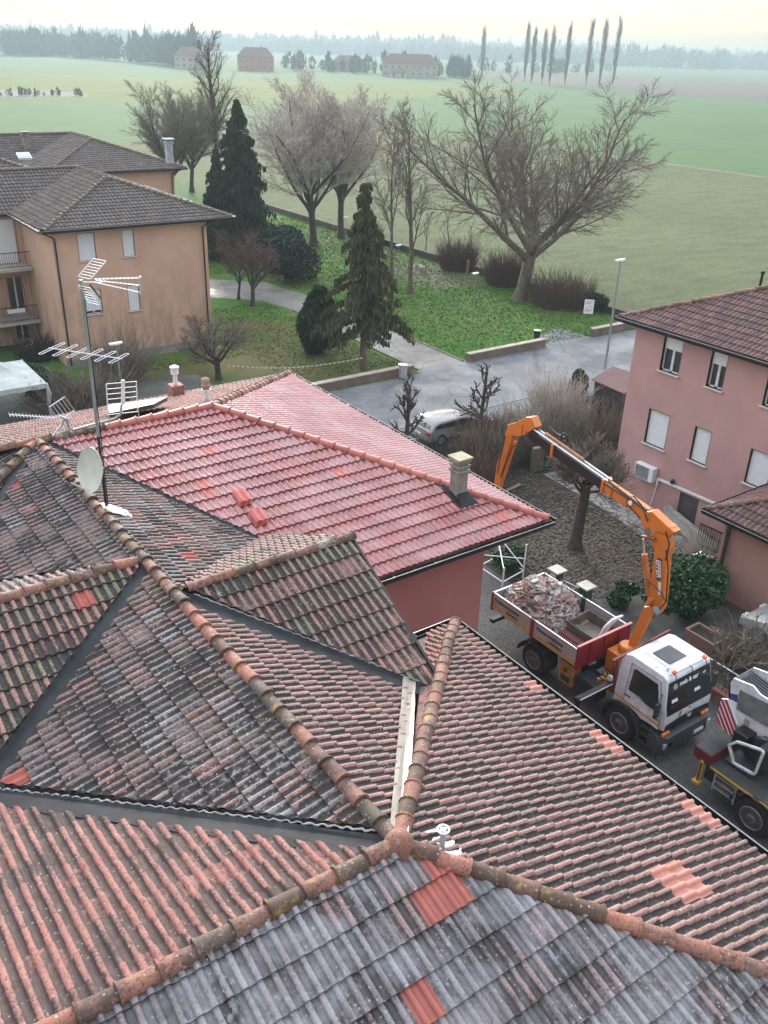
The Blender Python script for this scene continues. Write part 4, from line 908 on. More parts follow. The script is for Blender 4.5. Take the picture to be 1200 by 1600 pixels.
VASE = [dict(hl=.3, n=5, wob=.03, tip=.8), dict(k=9, **{'from': .5}, ang=.55, len=1.9, n=8, wob=.08, up=.06, rr=.55, taper=.2, tip=.25),
        dict(k=12, **{'from': .12}, ang=.6, len=.44, n=5, wob=.1, up=.07, rr=.5, taper=.35), dict(k=10, **{'from': .1}, ang=.6, len=.52, n=4, wob=.12, up=.05, rr=.5, taper=.3, rmin=.016),
        dict(k=11, **{'from': .1}, ang=.6, len=.55, n=3, wob=.14, up=.02, rr=.6, taper=.3, rmin=.0125)]
TALL = [dict(hl=.95, n=12, wob=.03, up=.02, tip=.2), dict(k=20, **{'from': .3}, ang=.7, len=.30, n=6, wob=.12, up=.09, rr=.42, taper=.55),
        dict(k=9, **{'from': .15}, ang=.7, len=.48, n=4, wob=.14, up=.04, rr=.5, taper=.4, rmin=.014), dict(k=12, **{'from': .1}, ang=.65, len=.55, n=3, wob=.15, rr=.55, taper=.3, rmin=.011)]
bare_tree(812, 468, 16.4, .50, [dict(BROAD[0], wk=1.22)]+BROAD[1:], 'huge broad bare tree with thick forked trunk at the edge of the field', 11, 'bare_tree', ('bark', 'twig'), lean=(.14, -.10))
bare_tree(490, 385, 15.4, .36, [dict(VASE[0], wk=1.25)]+VASE[1:], 'pale budding tree with dense ascending branches behind the lawn', 5, 'budding_tree', ('bark_dark', 'twig_pale'), buds=16000)
bare_tree(533, 372, 16.4, .34, [dict(VASE[0], wk=1.25)]+VASE[1:], 'taller budding tree to the right behind the pale one', 8, 'budding_tree', ('bark_dark', 'twig_pale'), buds=9000)
TH2 = [dict(TALL[0], hl=.9, wob=.05), dict(TALL[1], k=12, **{'from': .25}, ang=.38, len=.42)]+TALL[2:]
bare_tree(640, 458, 14.1, .22, TH2, 'slender bare tree with upright limbs beside the lawn bench', 15, 'bare_tree', ('bark', 'twig'))
bare_tree(612, 430, 13.2, .16, TH2, 'thin bare tree just behind the slender one', 16, 'bare_tree', ('bark', 'twig'))
bare_tree(345, 305, 18.9, .42, [dict(TALL[0], hl=.95), dict(TALL[1], k=26, ang=.55, len=.38)]+TALL[2:], 'tallest bare tree rising above the dark spruce', 21, 'bare_tree', ('bark_dark', 'twig'), lean=(-.03, 0))
bare_tree(268, 318, 13.6, .4, [dict(VASE[0], wk=1.25)]+VASE[1:], 'rounded bare tree leftmost behind the orange building', 23, 'bare_tree', ('bark_dark', 'twig'))
bare_tree(300, 300, 13.0, .3, VASE, 'bare tree with curved limbs between the rounded tree and the tallest tree', 24, 'bare_tree', ('bark_dark', 'twig'))
SM = [dict(hl=.28, n=4, wob=.05, tip=.8), dict(k=6, **{'from': .6}, ang=.75, len=2.0, n=6, wob=.13, up=.06, rr=.6, taper=.1), dict(k=9, **{'from': .2}, ang=.7, len=.5, n=4, wob=.14, up=.06, rr=.5, rmin=.014), dict(k=8, **{'from': .1}, ang=.65, len=.55, n=4, wob=.14, up=.06, rr=.5, rmin=.013), dict(k=5, **{'from': .1}, ang=.6, len=.6, n=3, wob=.14, up=.04, rmin=.011)]
bare_tree(395, 478, 5.8, .17, SM, 'small bare tree with forked trunk by the path', 31, 'bare_tree', ('bark_dark', 'twig_red'))
bare_tree(373, 468, 5.6, .11, SM, 'thin bare tree leaning beside the forked one by the path', 32, 'bare_tree', ('bark_dark', 'twig_red'))
bare_tree(342, 592, 4.3, .2, [dict(SM[0], hl=.15, wk=1.25)]+SM[1:], 'spreading bare fruit tree in front of the orange wall', 33, 'bare_tree', ('bark_dark', 'twig'))
POL = [dict(hl=.75, n=6, wob=.04, tip=.5), dict(k=15, **{'from': .3}, ang=1.1, len=.46, n=6, wob=.24, up=.15, rr=.45, taper=.45, tip=.8), dict(k=4, **{'from': .3}, ang=.8, len=.42, n=4, wob=.26, up=.12, rr=.8, tip=1.0)]
PTW = POL+[dict(k=4, **{'from': .5}, ang=.45, len=1.5, n=4, wob=.06, up=.08, rr=.2, tip=.5, rmin=.008)]
bare_tree(633, 712, 4.6, .13, PTW, 'pollarded bare tree in front of the parked car', 41, 'pollarded_tree', ('bark_dark', 'twig'), cut=2)
bare_tree(748, 690, 4.2, .13, POL, 'dark knobbly pollarded tree at the street edge without twigs', 42, 'pollarded_tree', ('bark_dark', 'bark_dark'), cut=2)
bare_tree(897, 857, 4.7, .25, [dict(hl=.62, n=6, wob=.03, tip=.75, wk=1.15), dict(k=10, **{'from': .8}, ang=.95, len=.50, n=6, wob=.2, up=.12, rr=.33, taper=.1, tip=.5), dict(k=14, **{'from': .25}, ang=.8, len=.75, n=5, wob=.13, up=.12, rr=.35, rmin=.016), dict(k=12, **{'from': .1}, ang=.6, len=.9, n=4, wob=.12, up=.06, rr=.6, rmin=.012)], 'thick trunked garden tree with a dense tangle of twigs behind the crane boom', 43, 'garden_tree', ('bark_dark', 'twig'))
bare_tree(1133, 1080, 2.5, .05, [dict(hl=.5, n=5, wob=.06, tip=.6)]+SM[1:4], 'little pale twiggy tree beside the white turret truck', 44, 'bare_tree', ('twig', 'twig'))
# poplars far away
PX = [(752, 54, 122), (819, 50, 128), (830, 57, 131), (846, 60, 132), (858, 57, 133), (882, 53, 134), (915, 46, 135), (936, 45, 135), (957, 44, 133)]
for i, (px, ty, by) in enumerate(PX):
    rnd = random.Random(60+i); p = Z(px, by, 0); D = (p-CAM0).length; h = (by-ty)*D/CF*1.0; w = D/CF*6.5
    ordn = ['leftmost and standing alone', 'second from the left', 'third from the left', 'fourth from the left', 'fifth from the left', 'in the middle, apart from its neighbours', 'third from the right', 'second from the right', 'last on the right and tallest'][i]
    t = thing('poplar_tree', 'slim bare poplar in the distant row, '+ordn, 'tree', (p.x, p.y, 0), 'poplars in the distant row')
    mb = MB(); mb.tube([(p.x, p.y, 0), (p.x, p.y, h*.6)], [w*.09, w*.03], 6); mb.build('trunk', MT['poplar'], t)
    it = []
    for k in range(260):
        z0 = h*rnd.uniform(.04, .82); L = h*rnd.uniform(.08, .2); a = rnd.uniform(0, 2*pi); rr = w*rnd.uniform(.25, .75)*min(1, (1.06-z0/h)*2.2)*min(1, .35+z0/h*2)
        a0 = Vector((p.x+cos(a)*rr*.2, p.y+sin(a)*rr*.2, z0)); a1 = Vector((p.x+cos(a)*rr*.8, p.y+sin(a)*rr*.8, z0+L*.5)); a2 = Vector((p.x+cos(a)*rr, p.y+sin(a)*rr, z0+L))
        it.append(([a0, a1, a2], [.11, .09, .05], 3))
    tubes_mesh('crown', it, MT['poplar'], t, lambda lv: 3)

def blob_bush(pos, rx, ry, h, n, leaf, mat, label, seed, name='evergreen_bush', lumps=9, stem=True, z0=.1, cat='bush', group=None, shape=None):
    rng = np.random.default_rng(seed); t = thing(name, label, cat, (pos[0], pos[1], 0), group)
    L = rand_dirs(lumps, rng)*rng.uniform(.35, .75, (lumps, 1)); Lr = rng.uniform(.35, .6, lumps)
    k = rng.integers(0, lumps, n); d = rand_dirs(n, rng); rr = rng.uniform(.7, 1.05, n)**.6
    P = L[k]+d*(Lr[k]*rr)[:, None]
    if shape == 'cone': 
        zz = (P[:, 2]+1)/2; s = np.clip(1.15-zz*.95, .1, 1); P[:, 0] *= s; P[:, 1] *= s
    if shape == 'flame':
        zz = np.clip((P[:, 2]+1)/2, 0, 1); s = .55+.75*np.sin(np.pi*(zz*.75+.2)); P[:, 0] *= s*.85; P[:, 1] *= s*.85
    C = np.stack([pos[0]+P[:, 0]*rx, pos[1]+P[:, 1]*ry, np.maximum(.03, z0+(P[:, 2]+1)*.5*h)], 1)
    A = rand_dirs(n, rng)*leaf*rng.uniform(.5, 1, (n, 1)); B = np.cross(A, rand_dirs(n, rng)); B = B/np.linalg.norm(B, axis=1, keepdims=True)*leaf*.4
    if shape == 'flame': A[:, 2] = np.abs(A[:, 2])+leaf*.8
    leafcloud('foliage', (C, A, B), MT[mat], t)
    mb = MB()
    for i in range(5):
        a = i*1.26; mb.tube([(pos[0], pos[1], 0), (pos[0]+cos(a)*rx*.25, pos[1]+sin(a)*ry*.25, h*.35), (pos[0]+cos(a)*rx*.5, pos[1]+sin(a)*ry*.5, h*.7)], [.06, .04, .02], 5)
    mb.build('stem', MT['bark_dark'], t); return t
p = Z(1085, 965, 0); blob_bush((19.5, -4.75), 1.55, 1.25, 2.0, 12000, .085, 'laurel', 'large glossy dark green laurel bush between crane and annexe wall', 3, 'laurel_bush', 26)
p = Z(497, 551, 0); blob_bush((p.x, p.y), 1.25, 1.25, 3.9, 9000, .13, 'yew', 'dense dark green yew bush left of the drooping spruce', 4, 'yew_bush', 16, shape='flame')
p = Z(455, 438, 0); blob_bush((p.x, p.y), 2.5, 2.5, 5.0, 9000, .16, 'bluebush', 'rounded dark evergreen bush behind the small bare trees', 5, 'evergreen_bush', 16)
p = Z(905, 640, 0); blob_bush((p.x, p.y), .7, .7, 2.1, 2500, .09, 'yew', 'small dark evergreen beside the maroon shed', 6, 'evergreen_bush', 8)
p = Z(90, 600, 0); blob_bush((7.2, 27.6), 1.5, 1.5, 2.0, 5000, .10, 'laurel', 'green hedge bush behind the white gazebo', 7, 'evergreen_bush', 10)
p = Z(800, 892, 0); blob_bush((16.3, .6), .9, .7, .8, 2500, .08, 'laurel', 'low green shrub beside the white scaffold frame', 8, 'evergreen_bush', 8)
p = Z(905, 497, 0); blob_bush((47.6, 26.2), .9, 2.4, 1.3, 3500, .12, 'yew', 'low dark hedge clump beside the park notice board', 9, 'evergreen_bush', 9)
p = Z(995, 940, 0); blob_bush((18.0, -3.3), .6, .5, .9, 1500, .08, 'laurel', 'small green shrub behind the truck crane column', 10, 'evergreen_bush', 6)

def spruce(pos, h, r, mat, label, seed, droop=.5, dens=1.0, bare=.12, name='spruce_tree', core=True, top=.04, irr=.42, pw=.8, hk=1.6):
    rng = np.random.default_rng(seed); rnd = random.Random(seed); t = thing(name, label, 'tree', (pos[0], pos[1], 0))
    mb = MB(); mb.tube([(pos[0], pos[1], -.05), (pos[0], pos[1], h*.5), (pos[0], pos[1], h*.98)], [h*.02, h*.012, .02], 8); mb.build('trunk', MT['bark_dark'] if droop < .6 else MT['bark'], t, smooth=True)
    C = []; A = []; B = []; limbs = []
    nb = int(h*9*dens)
    for i in range(nb):
        z = h*(bare+(1-bare-.02)*(i/nb)**.9)+rnd.uniform(-.1, .1); f = (z/h-bare)/(1-bare); L = r*max(top, (1-f)**pw)*rnd.uniform(1-irr, 1.12)*(min(1, .65+f*3)); az = i*2.4+rnd.uniform(-.5, .5)
        d = Vector((cos(az), sin(az), 0)); pts = []
        for k in range(7):
            s = k/6; pts.append(Vector((pos[0], pos[1], z))+d*(L*s)+UPV*(L*(.18*s-droop*s*s)))
        limbs.append((pts, [.05*(1-k/8) for k in range(7)], 2))
        m = int((14+26*L)*2.2)
        s = rng.uniform(.12, 1, m); k = np.minimum(5, (s*6).astype(int)); P = np.array([tuple(p) for p in pts]); c = P[k]+(P[k+1]-P[k])*((s*6-k)[:, None])
        hang = rng.uniform(0, 1, m)**1.3; hl = (.25+.35*L/r)*(1.0 if droop > .6 else .55)
        side = np.array([-d.y, d.x, 0])[None]*rng.normal(0, .16*L+.05, (m, 1))*(1-.5*s[:, None])
        c = c+side; c[:, 2] -= hang*hl*hk*(1-.3*s)
        a = np.stack([rng.normal(0, .12, m), rng.normal(0, .12, m), -rng.uniform(.5, 1, m)], 1)*(.16+.22*hl)
        b = rand_dirs(m, rng)*.05; b[:, 2] *= .3
        C.append(c); A.append(a); B.append(b)
    leafcloud('foliage', (np.vstack(C), np.vstack(A), np.vstack(B)), MT[mat], t)
    tubes_mesh('branches', limbs, MT['bark_dark'], t, lambda lv: 4)
    return t
p = Z(380, 402, 0); spruce((p.x, p.y), 13.4, 4.3, 'spruce', 'tall dark conical spruce behind the orange building', 71, .45, 1.5, .06)
p = Z(345, 405, 0); spruce((p.x, p.y), 9.5, 2.6, 'spruce', 'shorter dark ivy clad conifer just left of the tall spruce', 72, .4, 1.3, .04, 'conifer_tree')
p = Z(567, 574, 0); spruce((p.x, p.y), 10.9, 3.9, 'spruce_olive', 'drooping olive green weeping spruce on the left lawn', 73, .6, .72, .18, top=.12, irr=.68, pw=1.0, hk=.8)

def twigclump(pos, r, h, n, mat, label, seed, name='bare_shrub', spread=.6, cat='shrub', group=None, rad=.009, lx=1, ly=1):
    rnd = random.Random(seed); t = thing(name, label, cat, (pos[0], pos[1], 0), group); it = []; st = []
    for i in range(n):
        a = rnd.uniform(0, 2*pi); rr = r*sqrt(rnd.random())*.75; b = Vector((pos[0]+cos(a)*rr*lx, pos[1]+sin(a)*rr*ly, 0 if i % 3 else h*rnd.uniform(.1, .5)))
        d = Vector((cos(a)*spread*rnd.random()*lx+rnd.gauss(0, .25), sin(a)*spread*rnd.random()*ly+rnd.gauss(0, .25), 1)).normalized(); L = h*rnd.uniform(.45, 1); pts = [b]
        for k in range(4): d = (d+Vector((rnd.gauss(0, .13), rnd.gauss(0, .13), rnd.gauss(0, .05)))).normalized(); pts.append(pts[-1]+d*L/4)
        it.append((pts, [rad*2.0, rad*1.5, rad*1.1, rad*.8, rad*.6], 3))
    tubes_mesh('twigs', it, MT[mat], t, lambda lv: 3); return t
for i, (px, py, r, h, lab) in enumerate([(572, 385, 1.6, 2.0, 'reddish bare shrub farthest along the field hedge'), (715, 420, 2.0, 2.3, 'reddish bare shrub by the bench clearing on the field edge'), (786, 445, 1.7, 2.5, 'reddish bare shrub just left of the huge tree trunk'), (876, 476, 3.0, 2.2, 'widest reddish bare shrub right of the huge tree trunk')]):
    p = Z(px, py, 0); twigclump((p.x, p.y), r, h, 1300, 'twig_red', lab, 80+i, group='bare shrubs along the field edge', rad=.012)
for i, (px, py, h) in enumerate([(700, 400, 5.2), (735, 415, 4.0), (590, 400, 5.5), (665, 392, 4.5)]):
    bare_tree(px, py, h, .06, [dict(hl=.8, n=6, wob=.05, tip=.3), dict(k=14, **{'from': .2}, ang=.5, len=.4, n=4, wob=.1, up=.08, rr=.4, rmin=.01), dict(k=5, ang=.5, len=.5, n=3, rmin=.008)], ['thin sapling at the field edge behind the bench', 'short sapling between the bench and huge tree', 'sapling left of the slender bare tree', 'sapling just right of the slender bare tree'][i], 90+i, 'sapling', ('twig', 'twig'))
for i, (x, y, r, h, n, mt, lab) in enumerate([(28.2, 10.2, 1.5, 2.6, 700, 'twig_pale', 'pale upright willow clump at the street edge beside the shed'), (21.6, 8.2, 1.5, 1.9, 900, 'twig', 'brown tangled shrub behind the red roof chimney'), (19.2, 6.3, 1.4, 1.7, 800, 'twig_red', 'dark reddish shrub under the red roof eave'), (24.6, 7.6, 1.6, 1.8, 800, 'twig', 'bushy bare shrub below the crane boom tip'), (19.2, 9.4, 1.4, 1.3, 600, 'bark_dark', 'dark low shrub beside the parked car'), (23.3, 10.6, 1.2, 1.3, 1100, 'twig_red', 'low bare shrub along the street fence'), (27.3, 6.2, 1.5, 2.3, 800, 'twig', 'large twiggy shrub near the pink house corner'), (25.3, 10.0, 1.1, 1.5, 900, 'twig_pale', 'pale bare shrub right of the pollarded tree')]):
    twigclump((x, y), r, h, n, mt, lab, 100+i, group='bare garden shrubs behind the street', rad=.0125)
for i, (px, py, r, h, lab) in enumerate([(150, 640, 2.1, 2.4, 'tangled bare bush beside the gazebo'), (115, 655, 1.8, 2.2, 'tangled bare bush nearest the gazebo leg'), (190, 600, 1.2, 2.6, 'thin bare bush against the orange wall corner'), (62, 560, 1.2, 1.4, 'dark plant thicket below the balconies')]):
    p = Z(px, py, 0); twigclump((p.x, p.y), r, h, 420, 'twig' if i != 3 else 'bark_dark', lab, 120+i, group='bare bushes in the left garden', spread=1.1, rad=.017)
twigclump((22.6, -3.4), .9, 1.2, 700, 'twig_pale', 'dead grey climber twigs on the terrace wall', 130, spread=1.3, rad=.008)
twigclump((18.4, -7.9), .7, 1.4, 500, 'twig', 'scruffy bare shrub behind the fence by the planter', 131, spread=1.0, rad=.007)

# spiky plant
sp_ = thing('yucca_plant', 'spiky pale green yucca plant at the right edge', 'plant', (18.6, -9.1, 0))
mb = MB()
for i in range(46):
    a = random.uniform(0, 2*pi); e = random.uniform(.2, 1.3); L = random.uniform(.5, .8); d = Vector((cos(a)*cos(e), sin(a)*cos(e), sin(e))); s = Vector((-sin(a), cos(a), 0))*.025; b = Vector((18.6, -9.1, .25)); m1 = b+d*L*.5+UPV*.04; m2 = b+d*L-UPV*.08*cos(e)
    mb.add([b-s, b+s, m1+s, m1-s, m2], [(0, 1, 2, 3), (3, 2, 4)])
mb.build('leaves', M('yucca_leaf', (.12, .16, .08), .6), sp_); mb = MB(); mb.tube([(18.6, -9.1, 0), (18.6, -9.1, .3)], .07, 8); mb.build('stem', MT['bark'], sp_)

# distant woodland bands
def wood(name, pts, n, hmin, hmax, seed, lab=None):
    rng = np.random.default_rng(seed); rnd = random.Random(seed); V = []; F = []
    for i in range(n):
        t = rnd.random(); k = t*(len(pts)-1); j = min(len(pts)-2, int(k)); f = k-j
        px = pts[j][0]+(pts[j+1][0]-pts[j][0])*f; py = pts[j][1]+(pts[j+1][1]-pts[j][1])*f+rnd.uniform(-1.5, 1.2)
        p = Z(px, py, 0); h = rnd.uniform(hmin, hmax); w = h*rnd.uniform(.3, .55); tall = rnd.random() < .15
        if tall: w *= .5; h *= 1.15
        m = 130
        a = rng.uniform(0, 2*np.pi, m); u = rng.uniform(0, 1, m); z = h*(.05+.95*u); r = w*np.sin(np.pi*np.clip(u*.8+.15, 0, 1))*np.sqrt(rng.uniform(.2, 1, m))
        c = np.stack([p.x+r*np.cos(a), p.y+r*np.sin(a), z], 1); s = h*.075
        A = rng.normal(0, s, (m, 3)); B = rng.normal(0, s, (m, 3)); A[:, 2] = np.abs(A[:, 2])*2.2+s*.5
        b = len(V)*1; vv = np.stack([c-B*.5, c+B*.5, c+A], 1).reshape(-1, 3); V.append(vv)
    V = np.vstack(V); F = np.arange(len(V)).reshape(-1, 3)
    o = np_mesh(name, V, F, MT['farwood']); tag(o, lab, 'woodland', kind='stuff'); return o
wood('distant_woodland', [(-60, 68), (250, 76), (600, 90), (900, 101), (1260, 112)], 800, 17, 27, 5, 'hazy blue tree line along the horizon')
wood('distant_woodland', [(-60, 66), (300, 77), (700, 91), (1260, 106)], 700, 26, 40, 6, 'faintest farthest tree line under the sky')
wood('farm_trees', [(10, 86), (60, 87), (150, 91), (250, 101), (310, 107)], 170, 10, 22, 7, 'hazy tall trees around the upper left farm')
wood('farm_trees', [(440, 108), (520, 112), (600, 117), (700, 121), (735, 122)], 50, 6, 13, 8, 'hazy trees between the middle farmhouses')
wood('farm_trees', [(960, 103), (1040, 107), (1130, 110)], 60, 16, 30, 9, 'hazy wood behind the low farm building on the right')
wood('farm_trees', [(730, 112), (860, 116), (960, 112)], 20, 6, 14, 10, 'low hazy scrub behind the poplars')
wood('field_scrub', [(-30, 150), (60, 150), (140, 151)], 26, 1.0, 2.4, 12, 'low scrub along the ditch at the left edge')
def cut_grass():
    rng = np.random.default_rng(9); n = 60000
    X = rng.uniform(11, 48, n); Y = rng.uniform(21.3, 72, n)
    inpath = ((X > 27.2) & (X < 31.3) & (Y < 47)) | ((X < 30.5) & (Y > 40) & (Y < 50)) | ((X < 19.5) & (Y > 31)) | ((X < 20) & (Y < 29)) | (X-15 < (Y-50)*1.0)
    k = ~inpath; X = X[k]; Y = Y[k]; n = len(X)
    c = np.stack([X, Y, np.full(n, .03)], 1); a = np.stack([rng.normal(0, .05, n), rng.normal(0, .05, n), rng.uniform(.015, .05, n)], 1); th = rng.uniform(0, np.pi, n); w = rng.uniform(.02, .06, n)
    b = np.stack([np.cos(th)*w, np.sin(th)*w, np.zeros(n)], 1)
    g = leafcloud('grass', (c, a, b), Mlawn('grass_tufts', (.045, .11, .022), (.09, .19, .036), (.13, .16, .05), .6), None); tag(g, 'short green park grass tufts', 'grass', kind='stuff')
cut_grass()
def fallen():
    rng = np.random.default_rng(19); n = 5200
    X = np.concatenate([rng.uniform(15.9, 23.2, n), rng.normal(19.5, 1.6, n)]); Y = np.concatenate([rng.uniform(-3.0, 7, n), rng.normal(0, 1.8, n)])
    k = (X > 15.8) & (Y > -3.2) & (X < 23.5); X = X[k]; Y = Y[k]; n = len(X)
    c = np.stack([X, Y, rng.uniform(.03, .06, n)], 1); A = rand_dirs(n, rng)*.055; A[:, 2] *= .35; B = np.cross(A, np.array([[0, 0, 1.]])+rand_dirs(n, rng)*.3)*.6
    g = leafcloud('fallen_leaves', (c, A, B), M('dry_leaf', (.075, .058, .042), .8, 0, .7, 9), None); tag(g, 'brown fallen leaves over the garden soil', 'leaves', kind='stuff')
fallen()

# ------------------------------------------------------------------ vehicles
def wheel(parent, X, Y, r, w, side=-1, name='wheel', rimc='rim'):
    """road wheel, outer face at X facing side*x"""
    s = -side
    t = MB(); t.lathe([(r*.60, 0.02*s), (r*.72, -.0), (r*.93, .0), (r, .06*s), (r, (w-.06)*s), (r*.93, w*s), (r*.5, w*s)], (X, Y, r), 36, 'x')
    for i in range(36):
        a = 2*pi*i/36; c = Vector((X+s*w*.5, Y+cos(a)*(r+.003), r+sin(a)*(r+.003))); tt = Vector((0, -sin(a), cos(a)))
        t.bar(c-Vector((w*.38, 0, 0)), c+Vector((w*.38, 0, 0)), r*.10, .022, up=(0, cos(a), sin(a)))
    wl = t.build(name, MT['rubber'], parent, smooth=True)
    m = MB(); m.lathe([(r*.63, -.005*s), (r*.60, .02*s), (r*.56, .05*s), (r*.45, .10*s), (r*.34, .09*s), (r*.28, .03*s), (r*.16, .0), (r*.13, -.05*s), (.01, -.06*s)], (X, Y, r), 28, 'x')
    for i in range(10):
        a = 2*pi*i/10; m.lathe([(.02, -.01*s), (.02, .05*s), (.005, .05*s)], (X+.02*s, Y+cos(a)*r*.25, r+sin(a)*r*.25), 6, 'x')
    m.build('rim', M('shaded_rim', (.07, .07, .072), .6, .2) if not bpy.data.materials.get('shaded_rim') else bpy.data.materials['shaded_rim'], wl, smooth=True)  # recessed dish in a darker grey: shade painted in for depth
    m = MB(); m.tube([(X-.004*s, Y+cos(a)*r*.585, r+sin(a)*r*.585) for a in [2*pi*k/28 for k in range(29)]], r*.045, 6); m.build('rim_edge', MT[rimc], wl, smooth=True)
    m = MB(); m.lathe([(r*.27, .06*s), (r*.25, .0), (r*.12, -.03*s), (.01, -.04*s)], (X, Y, r), 16, 'x'); m.build('hub', MT[rimc], wl, smooth=True); return wl
def seg(mb, pts, w, h, up=(1, 0, 0)):
    for a, b in zip(pts[:-1], pts[1:]): mb.bar(a, b, w, h, up=up)
def polyX(mb, pix, X, th): mb.prism([atX(a, b, X) for a, b in pix], (th, 0, 0))

truck = thing('crane_truck', 'white two axle lorry with dropside bed of roof rubble and raised orange loader crane', 'truck', (13.6, -6, 0))
NX, FX = 12.55, 14.75
wheel(truck, NX+.03, -4.5, .5, .30); wheel(truck, NX+.36, -4.5, .5, .28); wheel(truck, FX-.03, -4.5, .5, .30, 1); wheel(truck, FX-.36, -4.5, .5, .28, 1)
wheel(truck, NX+.02, -8.02, .52, .32); wheel(truck, FX-.02, -8.02, .52, .32, 1)
mb = MB(); mb.box(13.2, 13.35, -9.3, -2.4, .72, .98); mb.box(13.95, 14.1, -9.3, -2.4, .72, .98)
for y in (-3, -4.5, -6.1, -7.2): mb.box(13.2, 14.1, y-.06, y+.06, .76, .92)
mb.box(12.9, 14.4, -4.58, -4.42, .42, .58); mb.box(12.9, 14.4, -8.1, -7.95, .42, .56); mb.box(12.8, 14.5, -2.35, -2.2, .55, .68); mb.box(13.25, 13.35, -2.4, -2.25, .6, .9); mb.box(13.95, 14.05, -2.4, -2.25, .6, .9); mb.box(12.6, 14.6, -6.2, -2.7, 1.30, 1.46)
mb.build('chassis', MT['blackm'], truck, bevel=.008)
# dropside bed
bedz, side0, side1, yb0, yb1 = 1.53, 1.50, 2.06, -6.28, -2.62; BN, BF = 12.42, 14.66
mb = MB(); mb.box(BN+.03, BF-.03, yb0+.04, yb1-.03, 1.46, bedz); bed = mb.build('bed_floor', M('rusty_bed_floor', (.17, .15, .13), .8, 0, .3, 3, .2, 20, .5), truck)
def dropside(X, t, y0, y1, lab):
    mb = MB(); mb.box(X, X+t, y0, y1, side0-.05, side1-.03)
    n = 6; w = mb.build('side_board', MT['bed_grey'], truck, label=lab)
    mb = MB()
    for k in range(n): z = side0+k*(side1-side0)/n; mb.box(X-.006 if t > 0 else X+t-.0, (X+t if t > 0 else X)+.006, y0+.02, y1-.02, z, z+.012)
    mb.build('groove', M('board_joint', (.13, .135, .125), .7), w); mb = MB(); mb.box(X-.006, X+t+.006, y0, y1, side1-.03, side1); mb.build('top_rail', MT['alu'], w)
    return w
for i, (a, b) in enumerate([(-4.36, yb1), (yb0, -4.52)]):
    w = dropside(BN, .035, a, b, 'rear near dropside with lettering' if i == 0 else 'front near dropside with lettering')
    mb = MB(); mb.box(BN-.012, BN, a+.02, b-.02, side0-.02, side0+.08); mb.build('reflective_stripe', MT['yellow'], w)
    mb = MB(); text_mb(mb, 'Passarmiglione', (BN-.012, b-.10, side0+.29), (0, -1, 0), (0, 0, 1), .19, .002, .25, .001); text_mb(mb, 'costruzioni', (BN-.012, b-.65, side0+.13), (0, -1, 0), (0, 0, 1), .12, .002, .25, .003); mb.build('lettering', MT['ink'], w)
    dropside(BF-.035, .035, a, b, 'weathered far dropside')
mb = MB(); mb.box(BN, BF, yb1-.035, yb1, side0-.05, side1-.03); w = mb.build('tail_board', MT['bed_grey'], truck); mb = MB(); mb.box(BN, BF, yb1-.05, yb1+.01, side1-.03, side1); mb.build('top_rail', MT['alu'], w)
for y in (-4.44, yb1+.02):
    for X in (BN-.015, BF-.065): mb = MB(); mb.box(X, X+.08, y-.075 if y < -4 else y-.06, y+.075 if y < -4 else y+.03, side0-.12, side1-.01); mb.build('stake_post', MT['bed_red'] if X < 13 else MT['plastic'], truck, bevel=.008)
mb = MB(); mb.box(BN-.02, BF+.02, yb0-.06, yb0, side0-.15, side1+.10); hb = mb.build('head_board', MT['bed_red'], truck, bevel=.01)
mb = MB(); mb.box(BN-.03, BF+.03, yb0-.07, yb0+.01, side1+.10, side1+.125); mb.build('top_rail', M('faded_red_edge', (.45, .2, .18), .5), hb)
mb = MB()
for y in (yb0-.075,):
    for x in (12.9, 13.5, 14.1): mb.box(x, x+.05, y-.02, y, side0-.1, side1+.08)
mb.build('rib', MT['bed_red'], hb)
# stuff behind the head board inside the bed: timber skip box, two red-brown planks, curved grey trims
bx = thing('timber_box', 'open grey timber formwork box lying in the front of the truck bed', 'box', (14.1, -5.6, bedz))
mb = MB(); mb.bar((13.42, -4.95, 1.72), (13.42, -6.18, 1.72), .03, .36); mb.bar((13.42, -4.95, 1.72), (14.45, -4.85, 1.72), .03, .36); mb.bar((14.45, -4.85, 1.72), (14.45, -6.1, 1.72), .03, .36); mb.build('boards', M('grey_timber', (.12, .105, .085), .85, 0, .4, 4), bx)
for i in range(3):
    q = thing('roof_panel', ['maroon ribbed panel lying flat nearest the truck side board', 'maroon ribbed panel lying between two others in the truck bed', 'maroon ribbed panel against the timber box'][i], 'panel', (12.7, -5.6, bedz), 'maroon panels in the truck bed')
    mb = MB(); x = 12.50+i*.30; mb.box(x, x+.27, -6.2, -4.95+.02*i, bedz+.0+.03*i, bedz+.05+.03*i)
    for k in range(3): mb.box(x+.03+k*.09, x+.06+k*.09, -6.18, -4.97+.02*i, bedz+.05+.03*i, bedz+.07+.03*i)
    mb.build('sheet', M('maroon_sheet', (.16, .05, .05), .6), q)
for i in range(2):
    q = thing('plastic_trim', ['pale curved guttering offcut leaning on the bed box, inner one', 'pale curved guttering offcut leaning on the bed box, outer one'][i], 'offcut', (14.3, -5.9, bedz), 'pale curved offcuts')
    mb = MB(); x = 14.05+i*.2; mb.tube([(x, -5.75, 1.58), (x+.03, -5.85, 1.95), (x+.2, -5.95, 2.22), (x+.38, -6.0, 2.27)], [.05, .055, .05, .03], 6); mb.build('profile', MT['shutter'], q, smooth=True)
